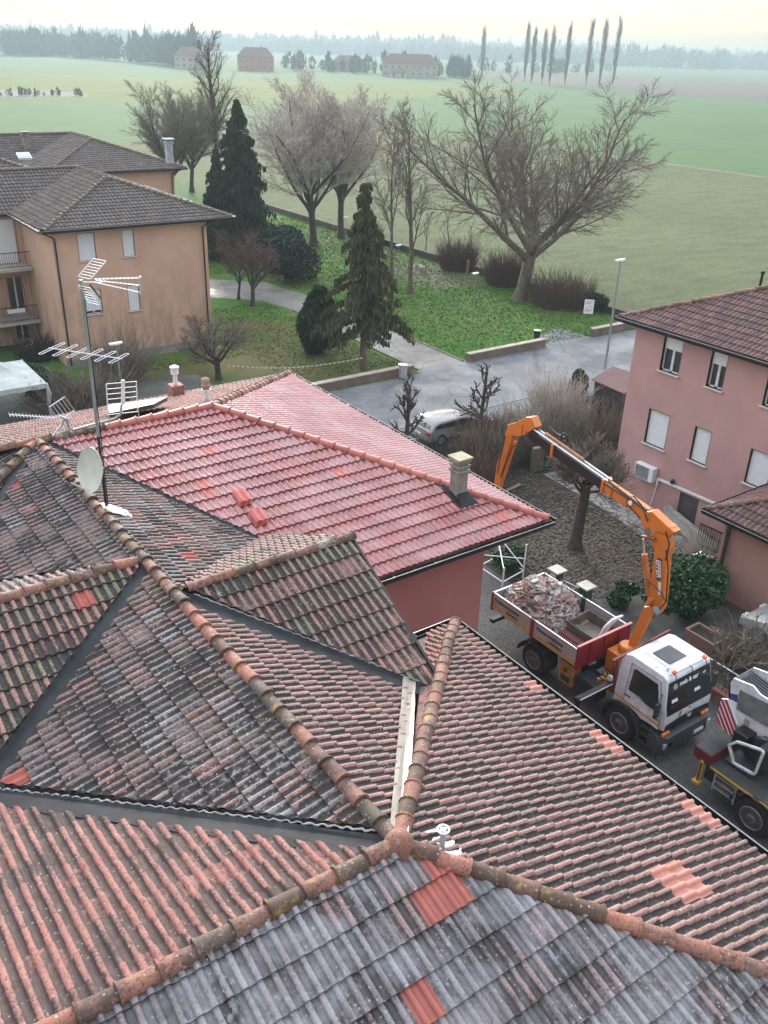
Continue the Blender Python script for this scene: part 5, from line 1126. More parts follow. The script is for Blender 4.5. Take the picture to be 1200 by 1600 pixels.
# rubble
def rubble():
    rng = random.Random(3); mb = MB(); cols = []; F = []
    def hgt(x, y): 
        u = (x-13.55)/1.05; v = (y+3.62)/1.15; return max(0, .95*(1-(u*u)**1.0*.75-(v*v)**1.1))+(.10 if v > -.6 and abs(u) < 1 else 0)
    for i in range(2100):
        x = rng.uniform(BN+.12, BF-.12); y = rng.uniform(-5.0, yb1-.1); h = hgt(x, y)
        if h <= .02 and rng.random() < .9: continue
        z = bedz+h*rng.uniform(.55, 1.0)+.02; L = rng.uniform(.06, .22)*(1.5 if rng.random() < .1 else 1); W_ = L*rng.uniform(.4, .9); T = rng.uniform(.012, .028)
        m = Matrix.Translation((x, y, z)) @ Matrix.Rotation(rng.uniform(0, 6.3), 4, 'Z') @ Matrix.Rotation(rng.gauss(0, .5), 4, 'X') @ Matrix.Rotation(rng.gauss(0, .5), 4, 'Y')
        k = rng.choice([4, 5, 5]); a0 = rng.uniform(0, 1); pts = [(cos(a0+2*pi*j/k)*L*rng.uniform(.7, 1.1), sin(a0+2*pi*j/k)*W_*rng.uniform(.7, 1.1), -T) for j in range(k)]
        mb.T = m; n0 = len(mb.f); mb.prism(pts, (0, 0, 2*T)); c = rng.random(); cols += [c]*(len(mb.f)-n0)
    mb.T = None; o = mb.build('rubble_heap', None); at = o.data.attributes.new('rnd', 'FLOAT', 'FACE'); at.data.foreach_set('value', cols)
    n = NT('broken_tiles'); c = n.ramp(n.attr('rnd').outputs['Fac'], [(0, (.36, .35, .34)), (.2, (.32, .19, .17)), (.32, (.46, .44, .43)), (.5, (.40, .27, .25)), (.62, (.24, .21, .19)), (.74, (.50, .49, .48)), (.88, (.36, .17, .15)), (1, (.34, .31, .29))]); n.t.nodes[-1]
    for nd in n.t.nodes:
        if nd.type == 'VALTORGB': nd.color_ramp.interpolation = 'CONSTANT'
    c = n.mix(n.ramp(n.noise(14, 5), [(.45, 0), (.7, .6)]), c, (.10, .09, .08)); n.bs(Base_Color=c, Roughness=.9); o.data.materials.append(n.m)
    tag(o, 'heap of broken roof tiles and rubble in the truck bed', 'rubble', kind='stuff')
rubble()
# lower fittings
mb = MB(); mb.box(12.62, 12.98, -6.1, -5.55, .45, 1.2); f_ = mb.build('hydraulic_box', M('ochre_box', (.34, .19, .05), .6, 0, .3, 5, 0, None, .5), truck, bevel=.02)
mb = MB(); mb.lathe([(.08, 0), (.08, -.02), (.03, -.03)], (12.62, -5.8, .95), 10, 'x'); mb.box(12.6, 12.62, -6.0, -5.65, .55, .75); mb.build('dial', MT['plastic'], f_)
mb = MB(); mb.box(12.66, 13.15, -7.0, -6.2, .48, 1.02); mb.build('fuel_tank', M('blue_black_tank', (.02, .026, .035), .5), truck, bevel=.06)
mb = MB()
for a0 in range(9):
    a = pi*a0/9+.1; b = pi*(a0+1)/9+.1
    mb.bar((12.72, -4.5+cos(a)*.64, .55+sin(a)*.62), (12.72, -4.5+cos(b)*.64, .55+sin(b)*.62), .5, .02, up=(0, cos(a), sin(a)))
mb.build('mudguard', MT['plastic'], truck)
# stabiliser beam
mb = MB(); mb.box(11.55, 13.2, -7.32, -7.14, 1.16, 1.30); mb.box(13.2, 14.9, -7.35, -7.1, 1.1, 1.34); sb = mb.build('stabiliser_beam', MT['blackm'], truck, bevel=.01)
mb = MB(); mb.box(11.6, 13.2, -7.335, -7.32, 1.27, 1.30); mb.build('edge_strip', MT['shutter'], sb); mb = MB(); mb.bar((11.62, -7.23, 1.32), (11.62, -7.23, .5), .1, .1, up=(0, 1, 0)); mb.lathe([(.05, .5), (.09, .46), (.11, .44)], (11.62, -7.23, 0), 12); mb.build('leg', MT['blackm'], sb)
mb = MB(); mb.box(14.9, 15.3, -7.32, -7.14, 1.16, 1.3); mb.build('stabiliser_end', MT['blackm'], truck)
# cab: lofted sections across x for side silhouette
def cab():
    W = MT['truck_white']
    # silhouette (y,z): rear bottom -> rear top -> roof -> windscreen top -> screen bottom -> nose -> bottom
    sil = [(-7.62, 1.0), (-7.62, 2.35), (-7.72, 2.66), (-7.9, 2.73), (-9.0, 2.71), (-9.14, 2.64), (-9.30, 1.86), (-9.36, 1.62), (-9.37, 1.12), (-8.62, 1.08), (-8.5, 1.15), (-8.2, 1.22), (-7.85, 1.15)]
    def inset(z): return .0 if z < 1.9 else (z-1.9)*.17
    xs = [(0, .05, 0), (.04, 0, 0)]
    mb = MB(); secs = []
    for X, s, ins in ((NX+.03, 1, .03), (NX, 1, 0.06), ):
        pass
    XN, XF = NX+.06, FX-.06
    L = [(XN+inset(z)+(.06 if y < -9.28 else 0), y, z) for y, z in sil]; Rr = [(XF-inset(z)-(.06 if y < -9.28 else 0), y, z) for y, z in sil]
    n = len(sil); mb.add(L+Rr, [tuple(range(n)), tuple(range(n, 2*n))[::-1]]+[((i+1) % n, i, n+i, n+(i+1) % n) for i in range(n)])
    c = mb.build('cab', W, truck, bevel=.045, smooth=True)
    e = .004
    def side(pts, name, mat, sx, lift=e, par=None):
        mb = MB()
        if sx < 0: mb.prism([(XN+inset(z)-lift, y, z) for y, z in pts], (lift*.8, 0, 0))
        else: mb.prism([(XF-inset(z)+lift, y, z) for y, z in pts], (-lift*.8, 0, 0))
        return mb.build(name, mat, par or c)
    for s in (-1, 1):
        dr = side([(-7.98, 1.28), (-7.98, 2.55), (-8.98, 2.55), (-9.24, 1.75), (-9.26, 1.14), (-8.66, 1.14), (-8.5, 1.28)], 'door', W, s, .006)
        side([(-8.1, 1.75), (-8.1, 2.40), (-8.14, 2.44), (-8.92, 2.42), (-9.15, 1.72), (-9.1, 1.66), (-8.7, 1.66), (-8.5, 1.75)], 'window', MT['tglass'], s, .012, dr)
        side([(-7.66, 1.32), (-7.66, 1.38), (-9.26, 1.30), (-9.26, 1.24)], 'yellow_line', MT['yellow'], s, .010, dr)
        side([(-8.02, 1.52), (-8.02, 1.56), (-8.2, 1.55), (-8.2, 1.51)], 'badge', MT['ink'], s, .012, dr); side([(-9.0, 1.42), (-9.0, 1.46), (-9.2, 1.45), (-9.2, 1.41)], 'badge', MT['ink'], s, .012, dr)
        mb = MB(); x = XN-.02 if s < 0 else XF+.02; mb.bar((x, -9.02, 1.62), (x+s*.0, -9.12, 1.62), .03, .03); mb.build('handle', MT['plastic'], dr)
        gp = MB(); dp = [(-7.99, 1.28), (-7.99, 2.54), (-8.97, 2.54), (-9.235, 1.75), (-9.25, 1.15)]; gp.tube([((XN+inset(z)-.007) if s < 0 else (XF-inset(z)+.007), y, z) for y, z in dp], .009, 4); gp.build('door_seam', MT['plastic'], dr)
        # mirror
        x = XN if s < 0 else XF; mb = MB(); mb.box(x+s*.10, x+s*.28, -9.26, -9.18, 1.62, 2.10); mr = mb.build('mirror', MT['plastic'], c, bevel=.02); mb = MB(); mb.tube([(x+s*.02, -9.1, 1.66), (x+s*.2, -9.22, 1.62)], .016, 6); mb.tube([(x-s*.08, -9.1, 2.2), (x+s*.2, -9.22, 2.12)], .016, 6); mb.build('mirror_arm', MT['plastic'], mr)
        # wheel arch
        mb = MB()
        for a0 in range(12):
            a = pi*(-.06)+pi*1.12*a0/12; b = pi*(-.06)+pi*1.12*(a0+1)/12; xm = (XN+.2) if s < 0 else (XF-.2)
            mb.bar((xm, -8.02+cos(a)*.68, .50+sin(a)*.68), (xm, -8.02+cos(b)*.68, .50+sin(b)*.68), .55, .10, up=(0, cos(a), sin(a)))
        mb.build('wheel_arch', MT['plastic'], c)
        mb = MB(); xa = XN-.05 if s < 0 else XF-.3
        for k in range(3): mb.box(xa, xa+.35, -9.12, -8.72, .40+k*.26, .46+k*.26)
        mb.box(xa+.28 if s < 0 else xa, xa+.35 if s < 0 else xa+.07, -9.12, -8.74, .4, 1.1); mb.build('step', MT['plastic'], c)
        # headlight / indicator
        mb = MB(); xa = XN+.02 if s < 0 else XF-.4; mb.box(xa+.02, xa+.32, -9.41, -9.34, .95, 1.05); mb.build('indicator', MT['ambr'], c, bevel=.02)
        mb = MB(); mb.box(xa+.04, xa+.40, -9.50, -9.44, .56, .74); mb.build('headlight', M('headlight_glass', (.3, .33, .35), .15), c, bevel=.02)
    mb = MB(); mb.bar((12.72, -7.69, 1.45), (14.58, -7.69, 1.45), .03, .9); mb.build('rear_panel', MT['plastic'], c)
    # windscreen
    def fr(x, z, l=.0): # point on front plane
        if z > 1.86: t = (z-1.86)/(2.64-1.86); y = -9.30+t*(.16)
        elif z > 1.62: t = (z-1.62)/.24; y = -9.36+t*.06
        else: y = -9.37+(1.62-z)*-.0
        return (x, y-l, z)
    def ws(pts, name, mat, l, par, th=.006):
        mb = MB(); mb.prism([fr(x, z, l) for x, z in pts], (0, th, 0)); return mb.build(name, mat, par)
    i2 = inset(2.55)+.07
    g = ws([(XN+.10, 1.88), (XF-.10, 1.88), (XF-i2, 2.56), (XN+i2, 2.56)], 'windscreen', MT['tglass'], .012, c)
    ws([(XN+.10, 1.62), (XF-.10, 1.62), (XF-.10, 1.88), (XN+.10, 1.88)], 'lower_screen', MT['tglass'], .012, c)
    mb = MB(); sl = Vector((0, .16, .78)).normalized()
    o = fr(XN+.62, 2.34, .02); text_mb(mb, 'meb & car', o, (1, 0, 0), sl, .185, .002, 0, .004); text_mb(mb, 'srl', (o[0]+.98, o[1], o[2]+.02), (1, 0, 0), sl, .11, .002, 0, .003)
    ce = Vector(fr(XN+.45, 2.38, .02)); mb.tube([ce+Vector((cos(a)*.075, 0, 0))+sl*sin(a)*.075 for a in [2*pi*k/20 for k in range(21)]], .007, 4)
    for a in (pi/2, pi/2+2*pi/3, pi/2+4*pi/3): mb.tube([ce, ce+Vector((cos(a)*.075, 0, 0))+sl*sin(a)*.075], [.012, .004], 4)
    mb.build('lettering', MT['white'], g)
    for x in (XN+.30, XN+1.25): mb = MB(); mb.prism([fr(x, 1.93, .018), fr(x+.26, 1.93, .018), fr(x+.22, 2.03, .018), fr(x+.0, 2.03, .018)], (0, .004, 0)); mb.build('paper', MT['white'], g)
    mb = MB(); mb.tube([fr(XN+.25, 1.80, .03), fr(XN+.85, 1.86, .03)], .012, 4); mb.tube([fr(XN+1.05, 1.80, .03), fr(XN+1.6, 1.86, .03)], .012, 4); mb.build('wiper', MT['blackm'], g)
    ws([(XN+.10, 1.13), (XF-.10, 1.13), (XF-.12, 1.30), (XN+1.35, 1.36), (XN+.7, 1.36), (XN+.12, 1.30)], 'grille', MT['blackm'], .012, c)
    mb = MB(); ce = Vector((13.68, -9.40, 1.33)); mb.tube([ce+Vector((cos(a)*.10, 0, sin(a)*.10)) for a in [2*pi*k/20 for k in range(21)]], .013, 4)
    for a in (pi/2, pi/2+2*pi/3, pi/2+4*pi/3): mb.tube([ce, ce+Vector((cos(a)*.10, 0, sin(a)*.10))], [.016, .006], 4)
    mb.build('star_emblem', MT['alu'], c)
    mb = MB(); mb.prism([(13.25, -9.385, 1.38), (13.31, -9.385, 1.43), (13.33, -9.385, 1.58), (13.27, -9.385, 1.54)], (0, .006, 0)); mb.build('red_badge', MT['stripe_red'], c); mb = MB(); mb.prism([(13.66, -9.385, 1.5), (13.70, -9.385, 1.5), (13.70, -9.385, 1.57), (13.66, -9.385, 1.57)], (0, .006, 0)); mb.build('badge', MT['ink'], c)
    bmp = MB(); bmp.prism([(NX+.06, -8.95, .38), (NX+.02, -9.3, .38), (NX+.22, -9.5, .36), (FX-.22, -9.5, .36), (FX-.02, -9.3, .38), (FX-.06, -8.95, .38)], (0, 0, .56)); b = bmp.build('bumper', M('grey_blue_bumper', (.045, .055, .06), .5, 0, .2, 6), c, bevel=.05, smooth=True)
    mb = MB(); mb.box(13.95, 14.35, -9.52, -9.50, .55, .66); mb.build('number_plate', MT['shutter'], b)
    mb = MB(); mb.box(13.3, 14.0, -8.75, -8.15, 2.725, 2.745); mb.build('roof_hatch', M('dark_hatch', (.05, .055, .06), .4), c, bevel=.008)
    mb = MB()
    for x in (13.15,): mb.box(x, x+.02, -9.0, -7.85, 2.715, 2.735)
    mb.build('roof_rib', W, c)
    mb = MB(); mb.bar((12.9, -9.10, 2.77), (14.4, -9.10, 2.77), .05, .045); vs = mb.build('lamp_bar', MT['shutter'], c)
    for x in (13.02, 14.28): mb = MB(); mb.lathe([(.075, 0), (.08, .03), (.05, .06), (.01, .065)], (x, -9.10, 2.79), 12); mb.build('marker_lamp', M('orange_red_lamp', (.6, .12, .05), .3), vs, smooth=True)
    for x in (12.98, 13.65, 14.25): mb = MB(); mb.tube([(x, -9.08, 2.8), (x+.03, -9.18, 2.74), (x+.02, -9.24, 2.60)], .014, 5); mb.build('clip', MT['blackm'], vs)
    mb = MB(); mb.tube([(13.05, -8.92, 2.72), (13.0, -8.85, 2.80)], [.02, .035], 8); mb.lathe([(.05, 0), (.05, .04), (.01, .06)], (12.92, -8.6, 2.70), 10); mb.build('horn', MT['alu'], c)
cab()
# rear frame of the cab, crane base
mb = MB(); mb.bar((12.5, -7.5, 2.36), (15.0, -7.44, 2.42), .06, .10); mb.bar((12.75, -7.5, 1.2), (12.75, -7.5, 2.36), .07, .07, up=(0, 1, 0)); mb.bar((12.75, -7.5, 2.3), (13.3, -7.0, 1.3), .05, .05); mb.build('headache_rack', M('rusty_red_frame', (.13, .03, .028), .6, 0, .3, 6), truck)
OR = MT['crane_orange']
mb = MB(); mb.box(13.55, 14.25, -7.25, -6.45, 1.0, 1.75); mb.lathe([(.26, 1.75), (.26, 1.95), (.22, 2.0)], (13.95, -6.85, 0), 18)
mb.box(12.85, 13.2, -7.28, -6.9, .98, 1.25); mb.build('crane_base', OR, truck, bevel=.02)
mb = MB()
for k in range(5): mb.lathe([(.05+.01*(k % 2), 0), (.06, .12)], (12.75+k*.08, -6.95-.05*(k % 3), 1.2+.05*(k % 2)), 8)
mb.build('valve_block', M('brass_valves', (.28, .14, .05), .5), truck)
mb = MB(); mb.lathe([(.09, 0), (.09, -.05), (.02, -.05)], (12.95, -7.2, 1.42), 14, 'x'); mb.build('gauge', MT['shutter'], truck)
P = lambda px, py, X=14.2: atX(px, py, X)
crane = MB(); crane.hexa([P(980, 1008, 13.95), P(992, 1012, 13.95), P(996, 1012, 14.35), P(984, 1000, 14.35), P(1006, 948, 13.98), P(1024, 948, 13.98), P(1030, 945, 14.32), P(1014, 940, 14.32)])
crane.build('slewing_column', OR, truck, bevel=.02)
mb = MB(); X = 14.05
mb.prism([atX(a, b, X) for a, b in [(1006, 955), (1013, 930), (1017, 900), (1022, 872), (1022, 858), (1016, 845), (1018, 832), (1032, 830), (1044, 842), (1045, 858), (1040, 876), (1036, 930), (1034, 950), (1025, 962)]], (.26, 0, 0)); fb = mb.build('first_boom', OR, truck, bevel=.018)
mb = MB(); X = 14.04; q0 = atX(1029, 873, X-.004); q1 = atX(1030, 906, X-.004); qs = [atX(a, b, X-.004) for a, b in [(1026.5, 872), (1033.5, 873), (1032.5, 907), (1025, 906)]]; mb.prism(qs, (.003, 0, 0)); pl = mb.build('name_plate', M('navy_decal', (.03, .05, .10), .4), fb)
dn = (q1-q0); ln = dn.length; dn.normalize(); rt_ = Vector((-1, 0, 0)).cross(dn); 
mb = MB(); text_mb(mb, 'EFFER', q0+Vector((-.007, 0, 0))-rt_*.075+dn*.03, dn, rt_, .205, .002, .12, .004)
sc_ = (ln-.05)/max(1e-3, max((Vector(v)-q0).dot(dn) for v in mb.v)); mb.v = [tuple(q0+dn*((Vector(v)-q0).dot(dn)*sc_)+((Vector(v)-q0)-dn*(Vector(v)-q0).dot(dn))) for v in mb.v]
mb.build('lettering', MT['white'], pl)
mb = MB(); mb.prism([atX(a, b, X-.004) for a, b in [(1028.5, 909), (1033, 910), (1032.5, 930), (1028, 929)]], (.003, 0, 0)); mb.build('model_plate', MT['shutter'], fb)
mb = MB(); c_ = P(1026, 953, 14.0); mb.lathe([(.11, 0), (.12, -.02), (.02, -.03)], c_, 6, 'x'); mb.build('pivot_sticker', M('pale_blue_cap', (.2, .42, .55), .4), fb)
mb = MB(); mb.tube([P(1003, 985, 14.0), P(1011, 950, 14.0)], .045, 8); mb.tube([P(1011, 945, 13.98), P(1018, 935, 13.98)], .07, 8); mb.build('column_ram', OR, truck, smooth=True)
ram = MB(); ram.tube([P(1014, 930, 14.1), P(1007, 866, 14.1)], .085, 12); r_ = ram.build('lift_cylinder', M('terracotta_cylinder', (.38, .13, .04), .45), truck, smooth=True); mb = MB(); mb.tube([P(1007, 868, 14.1), P(1005, 842, 14.1)], .03, 8); mb.build('rod', MT['alu'], r_, smooth=True)
hs = MB()
for o in (0, .05): hs.tube([P(1009, 905, 13.95+o), P(1018, 912, 13.9+o), P(1032, 925, 13.9+o), P(1040, 940, 14.0+o)], .014, 6)
hs.tube([P(1041, 860, 14.0), P(1044, 890, 13.95), P(1041, 940, 14.0), P(1020, 965, 14.1)], .02, 6); hs.tube([P(1043, 870, 14.3), P(1046, 900, 14.3), P(1043, 950, 14.3)], .02, 6); hs.build('hydraulic_hoses', MT['blackm'], truck, smooth=True)
# elbow and main boom
mb = MB(); mb.prism([P(a, b, 14.02) for a, b in [(1000, 812), (1004, 800), (1018, 799), (1040, 820), (1054, 832), (1047, 838), (1030, 832), (1006, 826)]], (.30, 0, 0)); mb.build('elbow_housing', OR, truck, bevel=.02)
mb = MB(); mb.tube([P(1003, 838, 14.0), P(1024, 842, 14.0)], .05, 8); mb.tube([P(1010, 828, 13.95), P(1010, 828, 14.45)], .07, 10); mb.build('linkage', M('brown_linkage', (.22, .08, .03), .5), truck)
A, B = P(1052, 830), P(946, 757)
mb = MB(); mb.bar(A, B, .27, .30, up=(0, 0, 1)); ob_ = mb.build('outer_boom', OR, truck, bevel=.02)
mb = MB(); c_ = P(985, 786, 14.02); mb.lathe([(.07, 0), (.07, -.02), (.02, -.025)], c_, 12, 'x'); mb.build('round_label', MT['white'], ob_)
C_ = P(818, 668); B2 = P(950, 760)
mb = MB(); mb.bar(B2, C_, .26, .30, up=(0, 0, 1)); mb.build('inner_boom', M('black_boom', (.012, .012, .014), .35), truck, bevel=.02)
up3 = Vector((0, -.24, 1)).normalized()
mb = MB(); mb.tube([B2+up3*.20+Vector((-.08, 0, 0)), C_+up3*.22+Vector((-.08, 0, 0))], .03, 8); mb.tube([B2+up3*.20+Vector((.08, 0, 0)), C_+up3*.20+Vector((.08, 0, 0))], .03, 8); mb.build('extension_rods', MT['alu'], truck, smooth=True)
d_ = (C_-B2); mb = MB(); mb.tube([B2+d_*.30+up3*.27, B2+d_*.75+up3*.29], .05, 8); mb.build('extension_cylinder', M('copper_cylinder', (.33, .14, .06), .45), truck, smooth=True)
mb = MB()
for t in (.02, .6, .98): c_ = B2+d_*t; mb.bar(c_-Vector((.19, 0, 0)), c_+Vector((.19, 0, 0)), .08, .42)
mb.build('boom_collar', OR, truck, bevel=.01)
mb = MB(); c_ = P(882, 684, 14.0); mb.tube([P(858, 668, 14.1), P(870, 678, 14.1), c_], .035, 8); mb.tube([c_+Vector((0, cos(a)*.13, sin(a)*.13)) for a in [k*.5 for k in range(11)]], .03, 6); mb.build('hook', MT['blackm'], truck, smooth=True)
mb = MB(); mb.prism([P(a, b, 14.05) for a, b in [(830, 652), (836, 668), (820, 680), (806, 682), (795, 678), (792, 664), (806, 660), (822, 652)]], (.3, 0, 0)); mb.build('tip_knuckle', OR, truck, bevel=.02)
mb = MB(); mb.prism([P(a, b, 14.1) for a, b in [(793, 666), (802, 676), (795, 700), (784, 738), (780, 764), (775, 768), (771, 760), (776, 727), (786, 700), (789, 680)]], (.16, 0, 0)); mb.build('jib', OR, truck, bevel=.015)
mb = MB(); mb.tube([P(806, 690, 14.2), P(797, 715, 14.2), P(786, 748, 14.2)], .06, 8); mb.tube([P(812, 676, 14.2), P(806, 692, 14.2)], .025, 6); mb.build('jib_cylinder', OR, truck, smooth=True)
mb = MB(); mb.tube([P(822, 674, 14.0), P(828, 690, 13.9), P(818, 698, 14.0), P(802, 696, 14.1), P(792, 720, 14.05), P(782, 745, 14.05)], .018, 6); mb.tube([P(790, 680, 14.02), P(784, 706, 14.02), P(777, 740, 14.02)], .02, 6); mb.build('jib_hoses', MT['blackm'], truck, smooth=True)

# second vehicle
crn = thing('aerial_crane_truck', 'white turret crane truck with red striped counterweight entering at the right edge', 'truck', (13.6, -12, 0))
DN = 12.58
mb = MB(); mb.box(DN+.02, 14.7, -16.5, -10.55, 1.12, 1.22); mb.box(13.1, 14.2, -16.5, -10.6, .7, 1.1); mb.box(DN+.25, 13.0, -11.5, -10.7, .5, 1.0); mb.build('chassis', M('worn_black_deck', (.03, .032, .035), .6, 0, .3, 4, 0, None, .4), crn, bevel=.01)
mb = MB(); mb.box(DN-.005, DN+.03, -16.5, -10.95, 1.13, 1.19); mb.build('yellow_line', MT['yellow'], crn)
mb = MB(); mb.box(DN, 14.72, -10.92, -10.42, 1.16, 1.48); tb = mb.build('rear_box', M('dark_red_box', (.12, .012, .02), .5), crn, bevel=.01); mb = MB(); mb.box(DN+.02, 14.7, -10.9, -10.44, 1.48, 1.495); mb.build('lid', MT['plastic'], tb)
mb = MB(); mb.bar((DN+.0, -10.72, 1.2), (DN-.0, -10.72, .55), .08, .1, up=(0, 1, 0)); mb.bar((DN-.05, -10.72, .5), (DN-.05, -10.72, .56), .2, .2, up=(0, 1, 0)); ou = mb.build('outrigger', MT['yellow'], crn); mb = MB(); mb.box(DN-.045, DN-.04, -10.74, -10.70, .55, 1.15); mb.build('dark_strip', MT['blackm'], ou)
mb = MB()
for z in (.62, .82, 1.02): mb.box(DN+.02, DN+.22, -11.75, -11.15, z, z+.03)
mb.box(DN+.0, DN+.03, -11.78, -11.74, .55, 1.1); mb.box(DN+.0, DN+.03, -11.16, -11.12, .55, 1.1); mb.build('steps', MT['alu'], crn)
wheel(crn, DN+.03, -12.3, .52, .32); wheel(crn, 14.68, -12.3, .52, .32, 1)
mb = MB()
for a0 in range(10):
    a = pi*a0/10; b = pi*(a0+1)/10; mb.bar((DN+.18, -12.3+cos(a)*.66, .55+sin(a)*.64), (DN+.18, -12.3+cos(b)*.66, .55+sin(b)*.64), .4, .025, up=(0, cos(a), sin(a)))
mb.build('mudguard', MT['plastic'], crn)
X1, X2 = 13.62, 14.45
side_pix = [(1139, 1066), (1146, 1060), (1176, 1072), (1188, 1086), (1230, 1112), (1230, 1160), (1196, 1150), (1180, 1150), (1178, 1180), (1170, 1180), (1166, 1150), (1150, 1132), (1138, 1098)]
base = [atX(a, b, X1) for a, b in side_pix]
mb = MB(); mb.prism(base, (.06, 0, 0)); mb.prism([p+Vector((X2-X1, 0, 0)) for p in base], (.06, 0, 0))
tp = [base[1], base[0]]; mb.prism([base[0], base[0]+Vector((X2-X1, 0, 0)), base[12]+Vector((X2-X1, 0, 0)), base[12]], (0, -.05, 0)); mb.prism([base[0], base[1], base[1]+Vector((X2-X1, 0, 0)), base[0]+Vector((X2-X1, 0, 0))], (0, 0, -.05)); mb.build('turret', MT['truck_white'], crn)
mb = MB(); q = [atX(a, b, X1-.03) for a, b in [(1156, 1078), (1235, 1118), (1235, 1156), (1150, 1108)]]; mb.prism(q, (.03, 0, 0)); mb.build('grey_cover', M('streaked_grey_cover', (.15, .165, .17), .55, .1, .35, 3), crn)
mb = MB()
for k in range(7): a = base[1]+Vector((.1+.1*k, -.1, -.05)); mb.tube([a, a+Vector((0, -.7, -.1)), a+Vector((.05, -1.5, -.05))], .035, 7)
mb.build('boom_internals', MT['plastic'], crn, smooth=True)
YS = 13.45
pp_ = [atX(a, b, YS) for a, b in [(1127, 1092), (1137, 1093), (1152, 1133), (1143, 1152), (1130, 1140), (1119, 1124)]]
mb = MB(); mb.prism(pp_, (.06, 0, 0)); cw = mb.build('counterweight_plate', MT['shutter'], crn)
# stripes clipped inside the plate
def clip_half(poly, p, n):
    out = []
    for i in range(len(poly)):
        a, b = poly[i], poly[(i+1) % len(poly)]; da, db = (a-p).dot(n), (b-p).dot(n)
        if da >= 0: out.append(a)
        if da*db < 0: out.append(a+(b-a)*(da/(da-db)))
    return out
e1 = (pp_[2]-pp_[1]).normalized(); nn = Vector((1, 0, 0)).cross(e1).normalized()
if (pp_[5]-pp_[1]).dot(nn) < 0: nn = -nn
wd_ = max((p-pp_[1]).dot(nn) for p in pp_); mb = MB()
for k in range(5):
    a = wd_*(k*.2+.05); b = a+wd_*.11; q = clip_half(clip_half(list(pp_), pp_[1]+nn*a, nn), pp_[1]+nn*b, -nn)
    if len(q) > 2: mb.prism([v+Vector((-.006, 0, 0)) for v in q], (.004, 0, 0))
mb.build('warning_stripe', MT['stripe_red'], cw)
mb = MB(); mb.prism([atX(a, b, X1-.006) for a, b in [(1141, 1083), (1153, 1086), (1152, 1098), (1140, 1092)]], (.004, 0, 0)); mb.build('blue_label', M('navy_label', (.02, .03, .14), .4), crn); mb = MB(); mb.prism([atX(a, b, X1-.006) for a, b in [(1164, 1122), (1172, 1127), (1169, 1137), (1162, 1131)]], (.004, 0, 0)); mb.build('worn_label', M('beige_label', (.28, .22, .19), .6), crn)
mb = MB(); c_ = P(1157, 1150, 13.4); mb.box(c_.x-.2, c_.x+.25, c_.y-.3, c_.y+.12, c_.z-.22, c_.z+.22); mb.build('hydraulic_motor', MT['blackm'], crn, bevel=.06)
cf = [(1139, 1164), (1152, 1159), (1190, 1172), (1193, 1176), (1180, 1209), (1176, 1209), (1146, 1192), (1143, 1178)]
q = [atX(a, b, 13.05) for a, b in cf]; mb = MB()
for i in range(len(q)): mb.bar(q[i], q[(i+1) % len(q)], .06, .07, up=(1, 0, 0))
co_ = mb.build('operator_cab_frame', MT['truck_white'], crn, bevel=.01); mb = MB(); mb.prism([p+Vector((.45, 0, 0)) for p in q], (.03, 0, 0)); mb.box(13.0, 13.6, q[5].y, q[0].y, q[6].z-.04, q[6].z-.01); mb.build('cab_floor', MT['plastic'], co_)
mb = MB(); c_ = P(1195, 1178, 13.3); mb.box(13.15, 13.7, c_.y-.5, c_.y+.1, c_.z-.4, c_.z+.25); mb.build('seat_box', MT['plastic'], crn, bevel=.03)
mb = MB(); mb.lathe([(.5, 1.22), (.5, 1.42), (.42, 1.5)], (14.0, -11.6, 0), 24); mb.build('slew_ring', MT['blackm'], crn)

